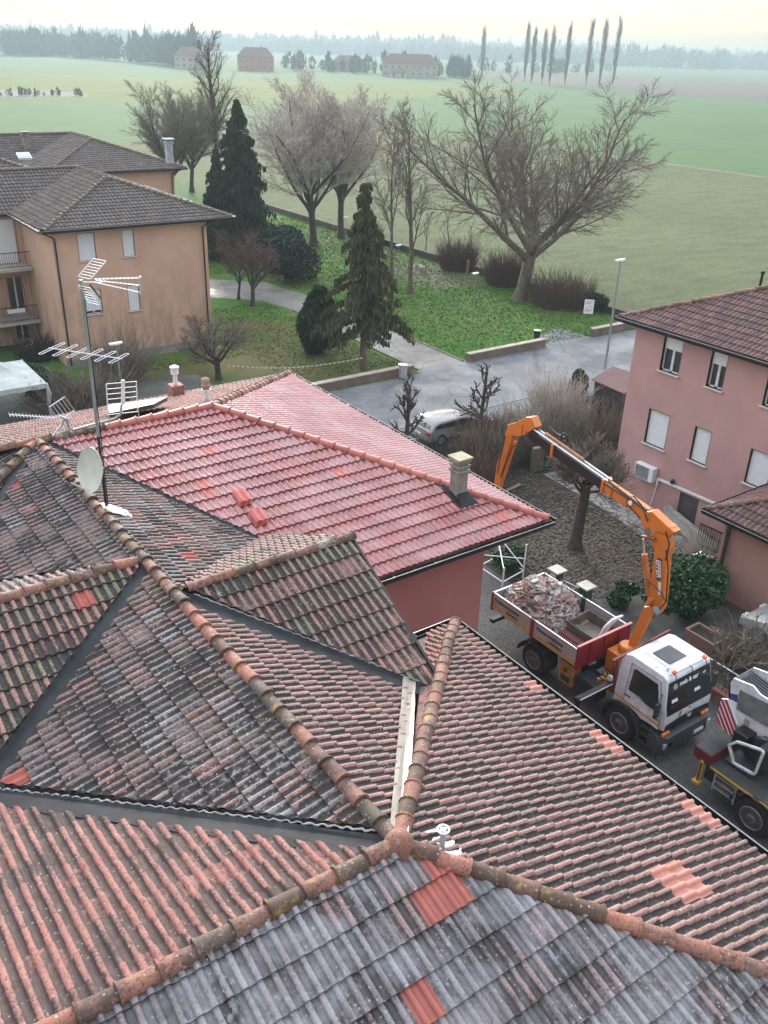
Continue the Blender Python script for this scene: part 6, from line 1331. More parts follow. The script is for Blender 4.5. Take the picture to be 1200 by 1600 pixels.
# parked car (pale grey) along the street, nose to +x
def car(cx, cy, L, W, H, glassm, body, label, name='parked_car', rot=0):
    t = thing(name, label, 'car', (0, 0, 0))
    sil = [(-L/2, .35), (-L/2-.02, .62), (-L/2+.05, .92), (-L/2+.18, .98), (-L/2+.42, H-.08), (-L/2+.75, H), (.15, H), (.55, H-.07), (L/2-1.05, .98), (L/2-.25, .80), (L/2, .60), (L/2-.02, .30)]
    nst = 7; V = []; n = len(sil)
    rows = [(-W/2, .10), (-W/2+.05, .03), (-W/2+.18, 0), (0, 0), (W/2-.18, 0), (W/2-.05, .03), (W/2, .10)]
    mb = MB(); vs = []
    for y, dr in rows:
        for x, z in sil:
            ins = max(0, (z-.92))*.28*(1 if y > 0 else -1) if abs(y) > W/2-.1 else 0
            zz = z-(dr*.6 if z > .6 else -dr*.3); xx = x*(1-dr*.18); vs.append((xx, y-ins, zz))
    fs = []
    for r in range(len(rows)-1):
        for i in range(n-1): fs.append((r*n+i, r*n+i+1, (r+1)*n+i+1, (r+1)*n+i))
        fs.append((r*n+n-1, r*n, (r+1)*n, (r+1)*n+n-1))
    fs.append(tuple(range(n))); fs.append(tuple((len(rows)-1)*n+i for i in range(n))[::-1]); mb.add(vs, fs); b = mb.build('body', body, t, smooth=True)
    for s in (-1, 1):
        def sp(x, z, l=.012): return (x, s*(W/2+l-max(0, z-.92)*.28), z-.05)
        for (pts) in ([(-L/2+.42, 1.05), (-L/2+.62, H-.08), (-.35, H-.06), (-.35, 1.0)], [(-.27, 1.0), (-.27, H-.06), (.2, H-.07), (L/2-1.2, 1.0)]):
            mb = MB(); q = [sp(x, z) for x, z in pts]; mb.prism(q, (0, -s*.02, 0)); mb.build('window', glassm, t)
        for x in (-L/2+.8, L/2-.85):
            wm = MB(); wm.lathe([(.18, 0), (.24, -s*.0), (.33, 0), (.335, -s*.04), (.335, -s*.2), (.2, -s*.2)], (x, s*(W/2+.01), .335), 24, 'y'); w = wm.build('wheel', MT['rubber'], t, smooth=True); rm = MB(); rm.lathe([(.2, s*.006), (.12, -s*.03), (.03, s*.01), (.005, s*.012)], (x, s*(W/2+.01), .335), 16, 'y'); rm.build('rim', MT['alu'], w)
    mb = MB(); mb.prism([(L/2-1.02, -W/2+.2, .985), (L/2-1.02, W/2-.2, .985), (.58, W/2-.3, H-.07), (.58, -W/2+.3, H-.07)], (.015, 0, .02)); mb.build('windscreen', glassm, t)
    mb = MB(); mb.prism([(-L/2+.20, -W/2+.22, 1.02), (-L/2+.20, W/2-.22, 1.02), (-L/2+.45, W/2-.3, H-.12), (-L/2+.45, -W/2+.3, H-.12)], (-.03, 0, .01)); mb.build('rear_window', glassm, t)
    for s in (-1, 1):
        mb = MB(); mb.box(-L/2-.03, -L/2+.08, s*(W/2-.12)-.1, s*(W/2-.12)+.1, .72, .90); mb.build('tail_light', MT['stripe_red'], t, bevel=.02); mb = MB(); mb.box(L/2-.14, L/2-.02, s*(W/2-.25)-.15, s*(W/2-.25)+.15, .58, .72); mb.build('headlight', MT['shutter'], t, bevel=.02)
    mb = MB(); mb.box(-L/2-.035, -L/2, -.26, .26, .62, .73); mb.build('number_plate', MT['white'], t); mb = MB(); mb.box(-L/2-.03, L/2+.0, -W/2-.005, W/2+.005, .28, .42); mb.build('sill_trim', MT['plastic'], t)
    t.location = (cx, cy, 0); t.rotation_euler = (0, 0, rot); return t
car(22.7, 12.05, 4.3, 1.75, 1.28, MT['tglass'], Mveh('pale_silver_paint', (.24, .25, .24), .15, .3), 'pale silver hatchback parked on the street behind the bare tree')
car(20.75, -8.6, 3.9, 1.5, 1.2, MT['tglass'], Mveh('dull_white_paint', (.36, .40, .40), .45, .4), 'dirty white small car parked against the salmon annexe wall', rot=R(90))
# extra crane and deck fittings
mb = MB()
for t in (.12, .35, .62, .85):
    c_ = A+(B-A)*t; mb.bar(c_-Vector((.145, 0, 0)), c_+Vector((.145, 0, 0)), .05, .32)
mb.build('boom_band', M('grimy_orange', (.30, .085, .012), .6, 0, .3, 8), truck)
mb = MB(); dn2 = (B-A).normalized(); sd_ = Vector((-.15, 0, 0))
mb.tube([A+sd_+UPV*.12, A.lerp(B, .5)+sd_+UPV*.16, B+sd_+UPV*.10], .022, 6); mb.tube([A+sd_-UPV*.05, A.lerp(B, .35)+sd_-UPV*.22, A.lerp(B, .6)+sd_-UPV*.02], .018, 6)
mb.tube([P(1012, 815, 13.98), P(1003, 790, 13.96), P(990, 775, 14.0)], .02, 6); mb.tube([P(1040, 830, 13.96), P(1046, 850, 13.96), P(1040, 875, 14.0)], .02, 6); mb.build('boom_hoses', MT['blackm'], truck, smooth=True)
mb = MB(); mb.tube([P(1046, 824, 14.1), P(950, 752, 14.1)], .035, 8); mb.build('boom_top_pipe', M('dark_steel_pipe', (.06, .05, .045), .4, .6), truck, smooth=True)
mb = MB()
for k in range(6): mb.tube([(12.9+k*.11, -6.9-.04*(k % 2), 1.5), (12.95+k*.12, -7.1, 1.2), (13.1+k*.08, -7.3, .9)], .018, 5)
mb.build('base_hoses', MT['blackm'], truck, smooth=True)

# ------------------------------------------------------------------ street furniture
def low_wall(x0, x1, y, h, lab, name='low_wall', w=.3):
    t = thing(name, lab, 'wall', ((x0+x1)/2, y, 0)); mb = MB(); mb.box(x0, x1, y-w/2, y+w/2, 0, h); mb.build('brickwork', M('brown_render', (.16, .125, .10), .9, 0, .3, 2, .3, 20, .5), t)
    mb = MB(); n = max(2, int((x1-x0)/1.2))
    for i in range(n): a = x0+(x1-x0)*i/n; mb.box(a+.01, a+(x1-x0)/n-.01, y-w/2-.05, y+w/2+.05, h, h+.06)
    mb.build('coping', M('pale_coping', (.34, .30, .25), .85, 0, .2, 3), t)
low_wall(15, 26.9, 21.0, .5, 'long low wall with pale coping along the left lawn'); low_wall(31.2, 37.8, 21.0, .5, 'short low wall with pale coping along the right lawn'); low_wall(42.4, 49, 21.1, .5, 'low wall beyond the notice board at the street')
kb = MB()
for (a, b) in (((31.05, 21.2), (31.2, 30)), ((31.2, 30), (31.15, 40)), ((27.55, 21.2), (27.65, 28)), ((27.65, 28), (27.85, 37))): kb.bar((a[0], a[1], .03), (b[0], b[1], .03), .10, .1)
kb.build('path_kerb', M('kerb_stone', (.19, .18, .155), .9, 0, .3, 2)); bpy.data.objects['path_kerb']['kind'] = 'structure'
fw = thing('field_wall', 'long dark low wall between park and field', 'wall', (48.2, 45, 0)); mb = MB(); mb.box(48.05, 48.35, 22, 92, 0, .55); mb.build('masonry', M('dark_mossy_wall', (.06, .055, .042), .95, 0, .4, 1, .4), fw)
def lamp(px, py, h, lab, head=.55, r=.06, both=False, pos=None, arm=.0):
    p = pos or Z(px, py, 0); t = thing('street_lamp', lab, 'street lamp', (p.x, p.y, 0))
    mb = MB(); mb.tube([(p.x, p.y, 0), (p.x, p.y, h*.5), (p.x, p.y, h)], [r, r*.8, r*.6], 10); mb.build('pole', MT['pole'], t, smooth=True)
    mb = MB(); mb.prism([(p.x-head*.55, p.y-.13, h), (p.x-head*.1, p.y-.16, h-.02), (p.x+head*.45, p.y-.1, h+.02), (p.x+head*.45, p.y+.1, h+.02), (p.x-head*.1, p.y+.16, h-.02), (p.x-head*.55, p.y+.13, h)], (0, 0, .10)); mb.build('lamp_head', MT['shutter'], t, bevel=.03); return t
lamp(945, 576, 6.6, 'tall galvanised street lamp beside the maroon shed', .7, .085)
lamp(738, 500, 3.3, 'short park lamp in the middle of the right lawn', .5, .045)
lamp(621, 450, 3.35, 'short park lamp beyond the drooping spruce', .5, .045)
lamp(540, 395, 3.2, 'short park lamp farthest back near the budding trees', .4, .04)
pl_ = atY(182, 538, 24.5); lamp(0, 0, pl_.z, 'grey street lamp rising behind the roof antennas', .7, .07, pos=Vector((pl_.x, 24.5, 0)))
# notice board
nb = thing('notice_board', 'white printed notice board on a thin green post at the lawn edge', 'sign', (Z(914, 525).x, Z(914, 525).y, 0)); p = Z(914, 525)
mb = MB(); mb.tube([(p.x, p.y, 0), (p.x, p.y, 1.9)], .03, 8); mb.build('post', M('green_post', (.06, .14, .09), .5), nb)
nd_ = Vector((CAM0.x-p.x, CAM0.y-p.y, 0)).normalized(); rx = Vector((-nd_.y, nd_.x, 0))
bc = Vector((p.x, p.y, 2.05))+nd_*.04; mb = MB(); mb.prism([bc-rx*.32-UPV*.48, bc+rx*.32-UPV*.48, bc+rx*.32+UPV*.48, bc-rx*.32+UPV*.48], -nd_*.03); pn = mb.build('panel', MT['white'], nb)
mb = MB()
for k, (a, b, z) in enumerate([(-.22, .22, .36), (-.2, .24, .28), (-.26, .1, .2), (.0, .1, .05), (.05, .25, -.02), (-.25, -.02, -.12), (-.2, .22, -.2), (-.24, .24, -.27), (-.2, .12, -.34)]):
    q = bc+nd_*.004; mb.prism([q+rx*a+UPV*z, q+rx*b+UPV*z, q+rx*b+UPV*(z+.035), q+rx*a+UPV*(z+.035)], nd_*.003)
mb.build('printed_lines', M('grey_print', (.32, .34, .36), .7), pn)
# benches
def bench(px, py, lab, rot=0):
    p = Z(px, py); t = thing('park_bench', lab, 'bench', (0, 0, 0), 'park benches'); W_ = MT['wood']
    mb = MB(); 
    for k in range(3): mb.box(-.75, .75, -.2+k*.15, -.08+k*.15, .43, .46)
    mb.build('seat', M('bench_wood', (.13, .10, .075), .8), t); mb = MB()
    for k in range(2): mb.box(-.75, .75, .27, .30, .60+k*.16, .72+k*.16)
    mb.build('backrest', M('bench_wood', (.13, .10, .075), .8), t)
    for x in (-.6, .6): mb = MB(); mb.box(x-.04, x+.04, -.22, .3, .36, .43); mb.box(x-.04, x+.04, -.2, -.12, 0, .36); mb.box(x-.04, x+.04, .22, .3, 0, .88); mb.build('leg', MT['concrete'], t)
    t.location = (p.x, p.y, 0); t.rotation_euler = (0, 0, rot)
bench(658, 424, 'wooden park bench nearest the slender bare tree', R(-115)); bench(600, 402, 'wooden park bench farther back behind the thin bare tree', R(-115))
# bins
def bin_(px, py, lab, h, w, mat, name='litter_bin'):
    p = Z(px, py); t = thing(name, lab, 'bin', (p.x, p.y, 0)); mb = MB(); mb.lathe([(w*.42, .08), (w*.5, h), (w*.5, h+.02)], (p.x, p.y, 0), 14); mb.build('basket', mat, t); mb = MB(); mb.lathe([(w*.55, h+.02), (w*.55, h+.05), (w*.1, h+.1)], (p.x, p.y, 0), 14); mb.build('lid', MT['alu'], t)
bin_(629, 592, 'galvanised litter bin at the end of the low wall', .85, .55, MT['alu']); bin_(838, 534, 'small dark litter bin behind the short low wall', .75, .45, MT['blackm'])
wp = thing('wooden_post', 'brown wooden post at the field edge near the bench', 'post', (Z(730, 430).x, Z(730, 430).y, 0)); mb = MB(); p = Z(730, 430); mb.box(p.x-.09, p.x+.09, p.y-.09, p.y+.09, 0, 1.3); mb.build('timber', MT['wood'], wp, bevel=.015)
# barrier tape
tp_ = thing('barrier_tape', 'white and green barrier tape strung across the left lawn', 'tape', (Z(470, 570).x, Z(470, 570).y, 0))
a, b = Z(352, 572, .9), Z(566, 560, .9); wt = MB(); gt = MB(); n = 60
for i in range(n):
    q = a.lerp(b, i/n); r = a.lerp(b, (i+1)/n); s1 = -.35*sin(pi*i/n); s2 = -.35*sin(pi*(i+1)/n); m_ = wt if i % 2 else gt; m_.prism([q+UPV*s1, r+UPV*s2, r+UPV*(s2+.06), q+UPV*(s1+.06)], (0, .004, 0))
wt.build('white_band', MT['white'], tp_); gt.build('green_band', M('tape_green', (.2, .32, .2), .5), tp_)
# gate posts with caps and number
def gatepost(px, py, h, lab, number=None):
    p = Z(px, py, h); t = thing('gate_post', lab, 'gate post', (p.x, p.y, 0)); mb = MB(); mb.box(p.x-.17, p.x+.17, p.y-.17, p.y+.17, 0, h-.06); s = mb.build('shaft', M('dark_stone_post', (.05, .05, .05), .9, 0, .3, 4), t)
    mb = MB(); mb.prism([(p.x-.25, p.y-.25, h-.06), (p.x+.25, p.y-.25, h-.06), (p.x+.25, p.y+.25, h-.06), (p.x-.25, p.y+.25, h-.06)], (0, 0, .06)); mb.build('cap', M('pale_stone_cap', (.42, .41, .36), .8, 0, .15, 5), t, bevel=.012)
    if number:
        mb = MB(); mb.box(p.x-.178, p.x-.172, p.y-.13, p.y+.13, h-.42, h-.14); pl = mb.build('number_plate', MT['white'], s); mb = MB(); text_mb(mb, number, (p.x-.181, p.y+.10, h-.37), (0, -1, 0), (0, 0, 1), .2, .001, 0, .006); mb.build('digits', MT['blackm'], pl)
    return p
g1 = gatepost(871, 889, 1.55, 'dark gate post with pale cap and house number plate', '12'); g2 = gatepost(916.5, 914, 1.45, 'dark gate post with pale cap without number')
gt_ = thing('garden_gate', 'low metal garden gate between the two capped posts', 'gate', ((g1.x+g2.x)/2, (g1.y+g2.y)/2, 0)); mb = MB(); a = Vector((g1.x, g1.y, 1.2)); b = Vector((g2.x, g2.y, 1.2)); mb.bar(a, b, .05, .04); mb.bar(a-UPV*1.0, b-UPV*1.0, .04, .04)
for i in range(9): q = a.lerp(b, (i+.5)/9); mb.bar(q, q-UPV*1.0, .02, .02, up=(0, 1, 0))
mb.build('bars', MT['pole'], gt_)
# street side garden fence with red cover
fn = thing('garden_fence', 'low fence between the garden shrubs and the street', 'fence', (24, 11.9, 0)); mb = MB(); mb.box(18, 33, 11.85, 12.0, 0, .4); mb.build('base_wall', MT['concrete'], fn); mb = MB(); mb.bar((18, 11.92, 1.15), (33, 11.92, 1.15), .04, .04)
for i in range(100): x = 18+i*.15; mb.bar((x, 11.92, .4), (x, 11.92, 1.15), .015, .015, up=(0, 1, 0))
mb.build('railing', MT['pole'], fn)
rc = thing('woodpile_cover', 'faded red brown tarpaulin cover over a low heap near the parked car', 'tarpaulin', (24.5, 9.3, 0)); mb = MB(); q = [Z(712, 676, .9), Z(752, 668, 1.0), Z(775, 672, .9), Z(745, 690, .6)]; N = 6; vs = [q[0].lerp(q[1], i/N).lerp(q[3].lerp(q[2], i/N), j/N)+UPV*random.uniform(-.05, .05) for j in range(N+1) for i in range(N+1)]; mb.add(vs, [(j*7+i, j*7+i+1, j*7+i+8, j*7+i+7) for j in range(N) for i in range(N)]); mb.build('cloth', M('red_brown_cloth', (.11, .06, .05), .9), rc, smooth=True)
# fence right of the truck: green mesh on red brick base
f2 = thing('mesh_fence', 'dark green railing on a red brick base beside the lorry cab', 'fence', (17.2, -8, 0)); fx = 16.35; mb = MB(); mb.box(fx-.12, fx+.12, -14, -6.6, 0, .42); mb.build('base_wall', M('brick_base', (.17, .12, .09), .9, 0, .3, 4), f2); mb = MB(); mb.box(fx-.16, fx+.16, -14, -6.6, .42, .48); mb.build('coping', M('red_coping', (.24, .085, .07), .8), f2)
mb = MB(); mb.bar((fx, -14, 1.25), (fx, -6.6, 1.25), .04, .04); mb.bar((fx, -14, .55), (fx, -6.6, .55), .03, .03)
for i in range(50): y = -6.65-i*.147; mb.bar((fx, y, .48), (fx, y, 1.25), .016, .016, up=(0, 1, 0))
mb.build('railing', M('green_railing', (.05, .09, .07), .5), f2); mb = MB(); mb.bar((fx, -14, 1.28), (fx, -6.6, 1.28), .045, .02); mb.build('top_rail', MT['alu'], f2)
# planter
pt = thing('brick_planter', 'terracotta rectangular planter beyond the lorry cab roof', 'planter', (17.3, -6.9, 0)); a = Z(1090, 985, 1.1); x, y = a.x+.1, a.y-.25
mb = MB(); 
for (p0, p1, p2, p3) in ((x-.35, x+.35, y-.55, y-.47), (x-.35, x+.35, y+.47, y+.55), (x-.35, x-.27, y-.47, y+.47), (x+.27, x+.35, y-.47, y+.47)): mb.box(p0, p1, p2, p3, 0, 1.1)
mb.build('sides', M('planter_brick', (.17, .10, .08), .85, 0, .2, 5), pt); mb = MB(); mb.box(x-.27, x+.27, y-.47, y+.47, .3, .98); mb.build('soil', M('dark_soil', (.02, .018, .015), .95), pt)
# white tubular scaffold frame under the red eave
sc = thing('scaffold_frame', 'white tubular scaffold frame standing by the rose wall', 'scaffold', (15.8, .8, 0)); mb = MB()
P1, P2, P3, P4 = Z(764, 905, .3), Z(774, 912, .3), Z(801, 895, .3), Z(798, 870, .9)
tops = [(atX(758, 850, P1.x)), ]
b0, b1, b2, b3 = Vector((15.0, .9, 0)), Vector((15.0, -.4, 0)), Vector((16.2, -.2, 0)), Vector((16.1, 1.1, 0))
for q, h in ((b0, 1.9), (b1, 1.0), (b2, 1.5), (b3, 1.2)): mb.tube([q, q+UPV*h], .03, 8)
for a, b, z in ((b0, b1, .4), (b1, b2, .4), (b2, b3, .4), (b3, b0, .4), (b0, b2, .9), (b1, b3, .9)): mb.tube([a+UPV*z, b+UPV*z], .022, 6)
mb.tube([b3+UPV*1.2, b2+UPV*.5], .022, 6); mb.build('tubes', MT['white'], sc, smooth=True)
# clutter
for (px, py, nm, lab, cat, mt, s) in [(853, 727, 'green_bag', 'bright green crumpled bag on the garden soil', 'bag', M('green_plastic', (.03, .22, .12), .5), .22)]:
    p = Z(px, py, .1); mb = MB(); vs = []; n = 9
    for i in range(n):
        for j in range(12):
            th = pi*(i+.5)/n; r = s*(1+.25*random.uniform(-1, 1)); vs.append((p.x+r*sin(th)*cos(j*pi/6), p.y+r*sin(th)*sin(j*pi/6), max(.02, .15+r*cos(th)*.8)))
    mb.add(vs, [(i*12+j, i*12+(j+1) % 12, (i+1)*12+(j+1) % 12, (i+1)*12+j) for i in range(n-1) for j in range(12)]); o = mb.build(nm, mt, smooth=True); tag(o, lab, cat)
sl = thing('stone_slab', 'upright mossy stone slab in the garden behind the crane boom', 'slab', (Z(838, 735).x, Z(838, 735).y, 0)); p = Z(838, 735); mb = MB(); mb.box(p.x-.35, p.x+.3, p.y-.12, p.y+.12, 0, 1.2); mb.build('stone', M('pale_mossy_stone', (.13, .12, .10), .9, 0, .3, 4, .4), sl, bevel=.03)
pk2 = thing('timber_plank', 'pale plank lying on the garden ground beneath the crane jib', 'plank', (Z(805, 765).x, Z(805, 765).y, 0)); a, b = Z(790, 768, .1), Z(813, 757, .1); mb = MB(); mb.bar(a, b, .16, .08); mb.build('board', MT['wood'], pk2)
bk = thing('bicycle', 'bicycle leaning under the lower balcony', 'bicycle', (Z(45, 560).x, Z(45, 560).y, 0)); c = Z(45, 560)
for dx in (-.5, .5): mb = MB(); mb.tube([(c.x+dx+cos(a)*.33, c.y, .34+sin(a)*.33) for a in [2*pi*k/20 for k in range(21)]], .02, 5); mb.build('wheel', MT['rubber'], bk)
mb = MB(); mb.tube([(c.x-.5, c.y, .34), (c.x-.1, c.y, .34), (c.x-.2, c.y, .85)], .02, 6); mb.tube([(c.x-.1, c.y, .34), (c.x+.35, c.y, .8), (c.x+.5, c.y, .34)], .02, 6); mb.tube([(c.x-.17, c.y, .75), (c.x+.36, c.y, .85), (c.x+.4, c.y+.25, .98)], .02, 6); mb.build('frame', MT['alu'], bk); mb = MB(); mb.box(c.x-.32, c.x-.08, c.y-.06, c.y+.06, .86, .92); mb.build('saddle', MT['blackm'], bk)

# ------------------------------------------------------------------ things on the roofs
# main mast
base = Vector((.12, -4.15, 8.95)); top = Vector(atY(126, 437, -4.15)); mid = base.lerp(top, .42)
mast = thing('antenna_mast', 'tall two section antenna mast strapped on the old ridge', 'antenna mast', base[:])
dv = (top-base).normalized(); xv = Vector((1, 0, 0))
mb = MB(); mb.tube([base-dv*.1, mid], .028, 8); mb.build('lower_tube', MT['blackm'], mast, smooth=True); mb = MB(); mb.tube([mid-dv*.3, top], .03, 8); mb.build('upper_tube', MT['pole'], mast, smooth=True); mb = MB(); mb.tube([mid.lerp(top, .1)+Vector((.05, 0, 0)), mid.lerp(top, .5)+Vector((.04, 0, 0)), top+Vector((.03, 0, -.1))], .009, 5); mb.tube([base+Vector((.04, 0, .1)), mid+Vector((.05, 0, 0)), mid.lerp(top, .15)+Vector((.03, 0, 0))], .010, 5); mb.build('cable', MT['blackm'], mast, smooth=True)
mb = MB()
rng = random.Random(4); N = 9; vs = []
for j in range(N+1):
    for i in range(N+1):
        a = i/N*.6-.2; b = j/N*.55-.3; x, y = base.x+a+.05, base.y+b; z = max(9-.44*max(0, x), 0)+.05+(.10*max(0, 1-(a*a+b*b)*9))+rng.uniform(0, .02)+(.0 if x > 0 else -.02); vs.append((x, y, z))
mb.add(vs, [(j*(N+1)+i, j*(N+1)+i+1, (j+1)*(N+1)+i+1, (j+1)*(N+1)+i) for j in range(N) for i in range(N) if (i-4.5)**2+(j-4.5)**2 < 20]); mb.build('sealing_sheet', M('pale_sealant', (.5, .52, .53), .6, 0, .2, 8), mast, smooth=True)
# satellite dish
S = mast_pt = lambda t: base+(top-base)*t
def dish():
    c = S(.20)+Vector((-.10, -.02, 0)); t = thing('satellite_dish', 'round cream satellite dish clamped low on the roof mast', 'satellite dish', c[:])
    want = c.copy(); n_ = Vector((-.80, -.22, .22)).normalized(); x = n_.cross(UPV).normalized(); y = x.cross(n_)
    K = 36; vs = []; fs = []; rings = [(0, .0), (.12, .006), (.24, .028), (.34, .06), (.40, .085)]
    cc = c+n_*.05+Vector((-.03, 0, .05))
    for side in (0, 1):
        for (r, d) in rings:
            for k in range(K): a = 2*pi*k/K; vs.append(cc+x*cos(a)*r*1.0+y*sin(a)*r*1.12+n_*(d-.014*side))
    m = len(rings)
    for side in (0, 1):
        o = side*m*K
        for i in range(m-1):
            for k in range(K): f = (o+i*K+k, o+i*K+(k+1) % K, o+(i+1)*K+(k+1) % K, o+(i+1)*K+k); fs.append(f if side == 0 else f[::-1])
    for k in range(K): fs.append(((m-1)*K+k, (m-1)*K+(k+1) % K, 2*m*K-K+(k+1) % K, 2*m*K-K+k))
    mb = MB(); mb.add(vs, fs); mb.build('reflector', M('cream_dish', (.46, .47, .43), .5, 0, .1, 4), t, smooth=True)
    mb = MB(); e = cc-y*.42+n_*.05; lnb = cc+n_*.52-y*.20; mb.tube([e, lnb], .016, 6); mb.build('feed_arm', MT['shutter'], t); mb = MB(); mb.tube([lnb-n_*.0, lnb-n_*.12+y*.05], .035, 8); mb.tube([lnb+y*.02, lnb+n_*.05+y*.09], .03, 8); mb.build('receiver', MT['blackm'], t)
    mb = MB(); mb.bar(cc-n_*.02, S(.2), .12, .14); mb.build('bracket', MT['pole'], t)
dish()
def yagi(t, c, d, n, L, el, up, mat='alu', dz=.0):
    """boom with looped elements"""
    d = Vector(d).normalized(); s = d.cross(Vector(up)).normalized(); mb = MB(); mb.tube([c-d*L*.5, c+d*L*.5], .012, 6); mb.build('boom', MT[mat], t)
    for k in range(n):
        q = c+d*(L*(-.46+.92*k/(n-1))); w = el*(1-.25*k/n); h = .035; e = MB(); dd = d*h
        e.tube([q-s*w+dd, q-s*(w+.02), q-s*w-dd, q+s*w-dd, q+s*(w+.02), q+s*w+dd, q-s*w+dd], .0065, 5); e.build('element', MT[mat], t)
# vhf antenna in the middle of mast
a1 = thing('vhf_antenna', 'white looped element antenna across the middle of the mast', 'antenna', S(.62)[:])
c = atY(133, 552, -4.15); yagi(a1, c, (.62, -.78, -.02), 6, 1.5, .36, (0, 0, 1), 'shutter')
# top triple uhf antenna with reflector grids
a2 = thing('uhf_antenna', 'white triple boom antenna with folded reflector grid at the mast top', 'antenna', top[:])
bc = atY(130, 442, -4.15); 
zz = lambda a, b, w=.0: atY(a, b, -4.15+w)
for (p, q, w) in (((148, 436), (219, 434), .12), ((150, 438), (219, 446), 0), ((148, 441), (219, 457), -.12)):
    A_, B_ = zz(*p, w), zz(*q, w); mb = MB(); pts = []; n = 22
    for i in range(n+1): pts.append(A_.lerp(B_, i/n)+UPV*(.012*(1 if i % 2 else -1)))
    mb.tube(pts, .008, 5)
    for i in range(0, n, 1): c_ = A_.lerp(B_, (i+.5)/n); mb.tube([c_-Vector((0, .06, 0)), c_+Vector((0, .06, 0))], .006, 4)
    mb.build('director_boom', MT['shutter'], a2)
mb = MB(); mb.bar(zz(219, 432), zz(219, 459), .03, .03, up=(0, 1, 0)); mb.tube([zz(126, 441), zz(160, 442)], .02, 6); mb.build('end_bracket', MT['alu'], a2)
def grid(t, A, B, C, n, r=.008, mat='shutter'):
    A, B, C = Vector(A), Vector(B), Vector(C); mb = MB(); D = B+(C-A); mb.tube([A, B], r*1.5, 5); mb.tube([C, D], r*1.5, 5)
    for i in range(n): f = i/(n-1); mb.tube([A.lerp(B, f), C.lerp(D, f)], r, 4)
    mb.build('reflector_grid', MT[mat], t)
GO = Vector((.12, -.30, 0)); grid(a2, zz(122, 432), zz(146, 404), zz(122, 432)+GO, 8, .007); grid(a2, zz(122, 446), zz(136, 472), zz(122, 446)+GO, 7, .007); mb = MB(); mb.tube([zz(140, 444), zz(157, 466)], .014, 5); mb.tube([zz(126, 448), zz(148, 472)], .012, 5); mb.build('strut', MT['blackm'], a2)
# side pipe with small uhf antenna and grid panel
sp2 = thing('antenna_bracket', 'bent galvanised bracket pipe crossing the mast above the red ridge', 'pipe', S(.4)[:])
yb = -.6
p1, p2 = atY(116, 640, yb), atY(190, 655, yb)
mb = MB(); mb.tube([atY(103, 652, yb), atY(108, 668, yb), atY(114, 672, yb), atY(150, 662, yb), atY(178, 655, yb), atY(188, 648, yb), atY(190, 632, yb)], .03, 8); mb.build('pipe', MT['pole'], sp2, smooth=True)
a3 = thing('uhf_antenna', 'small white antenna with tilted reflector grid at the left end of the bracket pipe', 'antenna', p1[:])
yy = lambda a, b, w=0: atY(a, b, yb+w)
grid(a3, yy(77, 636, -.0), yy(101, 620, 0), yy(93, 657, 0.1), 6, .008); mb = MB(); mb.tube([yy(15, 648), yy(90, 653)], .012, 5)
for i in range(14): c_ = yy(15, 648).lerp(yy(88, 653), i/14); mb.tube([c_-Vector((0, .05, .03)), c_+Vector((0, .05, .03))], .008, 4)
mb.build('director_boom', MT['shutter'], a3); mb = MB(); mb.tube([yy(100, 652), yy(96, 664), yy(82, 682)], [.05, .03, .01], 6); mb.tube([yy(93, 650), yy(106, 655)], .03, 8); mb.build('clamp', MT['alu'], a3)
a4 = thing('panel_antenna', 'upright white grid panel antenna on the right end of the bracket pipe', 'antenna', p2[:])
grid(a4, yy(166, 600, 0), yy(169, 648, 0), yy(213, 596, 0), 7, .009); mb = MB(); mb.bar(yy(192, 594), yy(193, 632), .07, .05, up=(0, 1, 0)); mb.tube([yy(191, 600), yy(190, 645)], .02, 6); mb.build('mount', MT['shutter'], a4)
mb = MB(); mb.tube([yy(216, 636), yy(217, 660)], .012, 5); mb.tube([yy(170, 648), yy(171, 668)], .012, 5); mb.build('stay', MT['alu'], a4)
# vent pipe near junction
vp = on = Z(685, 1335, 8.85); vt = thing('vent_pipe', 'grey vent pipe with white spoked cap beside the ridge junction', 'vent pipe', vp[:])
cx, cy = .50, -14.42; zb = 9-.37*cx
mb = MB(); mb.lathe([(.036, zb-.05), (.036, zb+.30)], (cx, cy, 0), 14); mb.build('pipe', M('grey_pvc', (.30, .34, .37), .5), vt, smooth=True)
mb = MB(); mb.tube([(cx+cos(a)*.07, cy+sin(a)*.07, zb+.335) for a in [2*pi*k/24 for k in range(25)]], .013, 8)
for a in (0, pi/2, pi, 3*pi/2): mb.bar((cx, cy, zb+.33), (cx+cos(a)*.068, cy+sin(a)*.068, zb+.33), .018, .01)
mb.lathe([(.03, zb+.30), (.035, zb+.34), (.01, zb+.35)], (cx, cy, 0), 10); mb.bar((cx-.2, cy+.07, zb+.345), (cx-.06, cy+.02, zb+.335), .025, .015); mb.build('cap', MT['shutter'], vt)
mb = MB(); rng = random.Random(9); N = 10; vs = []
for j in range(N+1):
    for i in range(N+1):
        x = cx-.14+i/N*.34+(.03*sin(j*2)); y = cy-.26+j/N*.42; vs.append((x, y, max(9-.37*max(x, 0), 0)+.052+rng.uniform(0, .012)))
mb.add(vs, [(j*(N+1)+i, j*(N+1)+i+1, (j+1)*(N+1)+i+1, (j+1)*(N+1)+i) for j in range(N) for i in range(N) if 1 < i+j < 18 and not (j > 6 and i < 3)]); mb.build('sealing_sheet', M('white_sealant', (.6, .6, .58), .6, 0, .1, 8), vt, smooth=True)
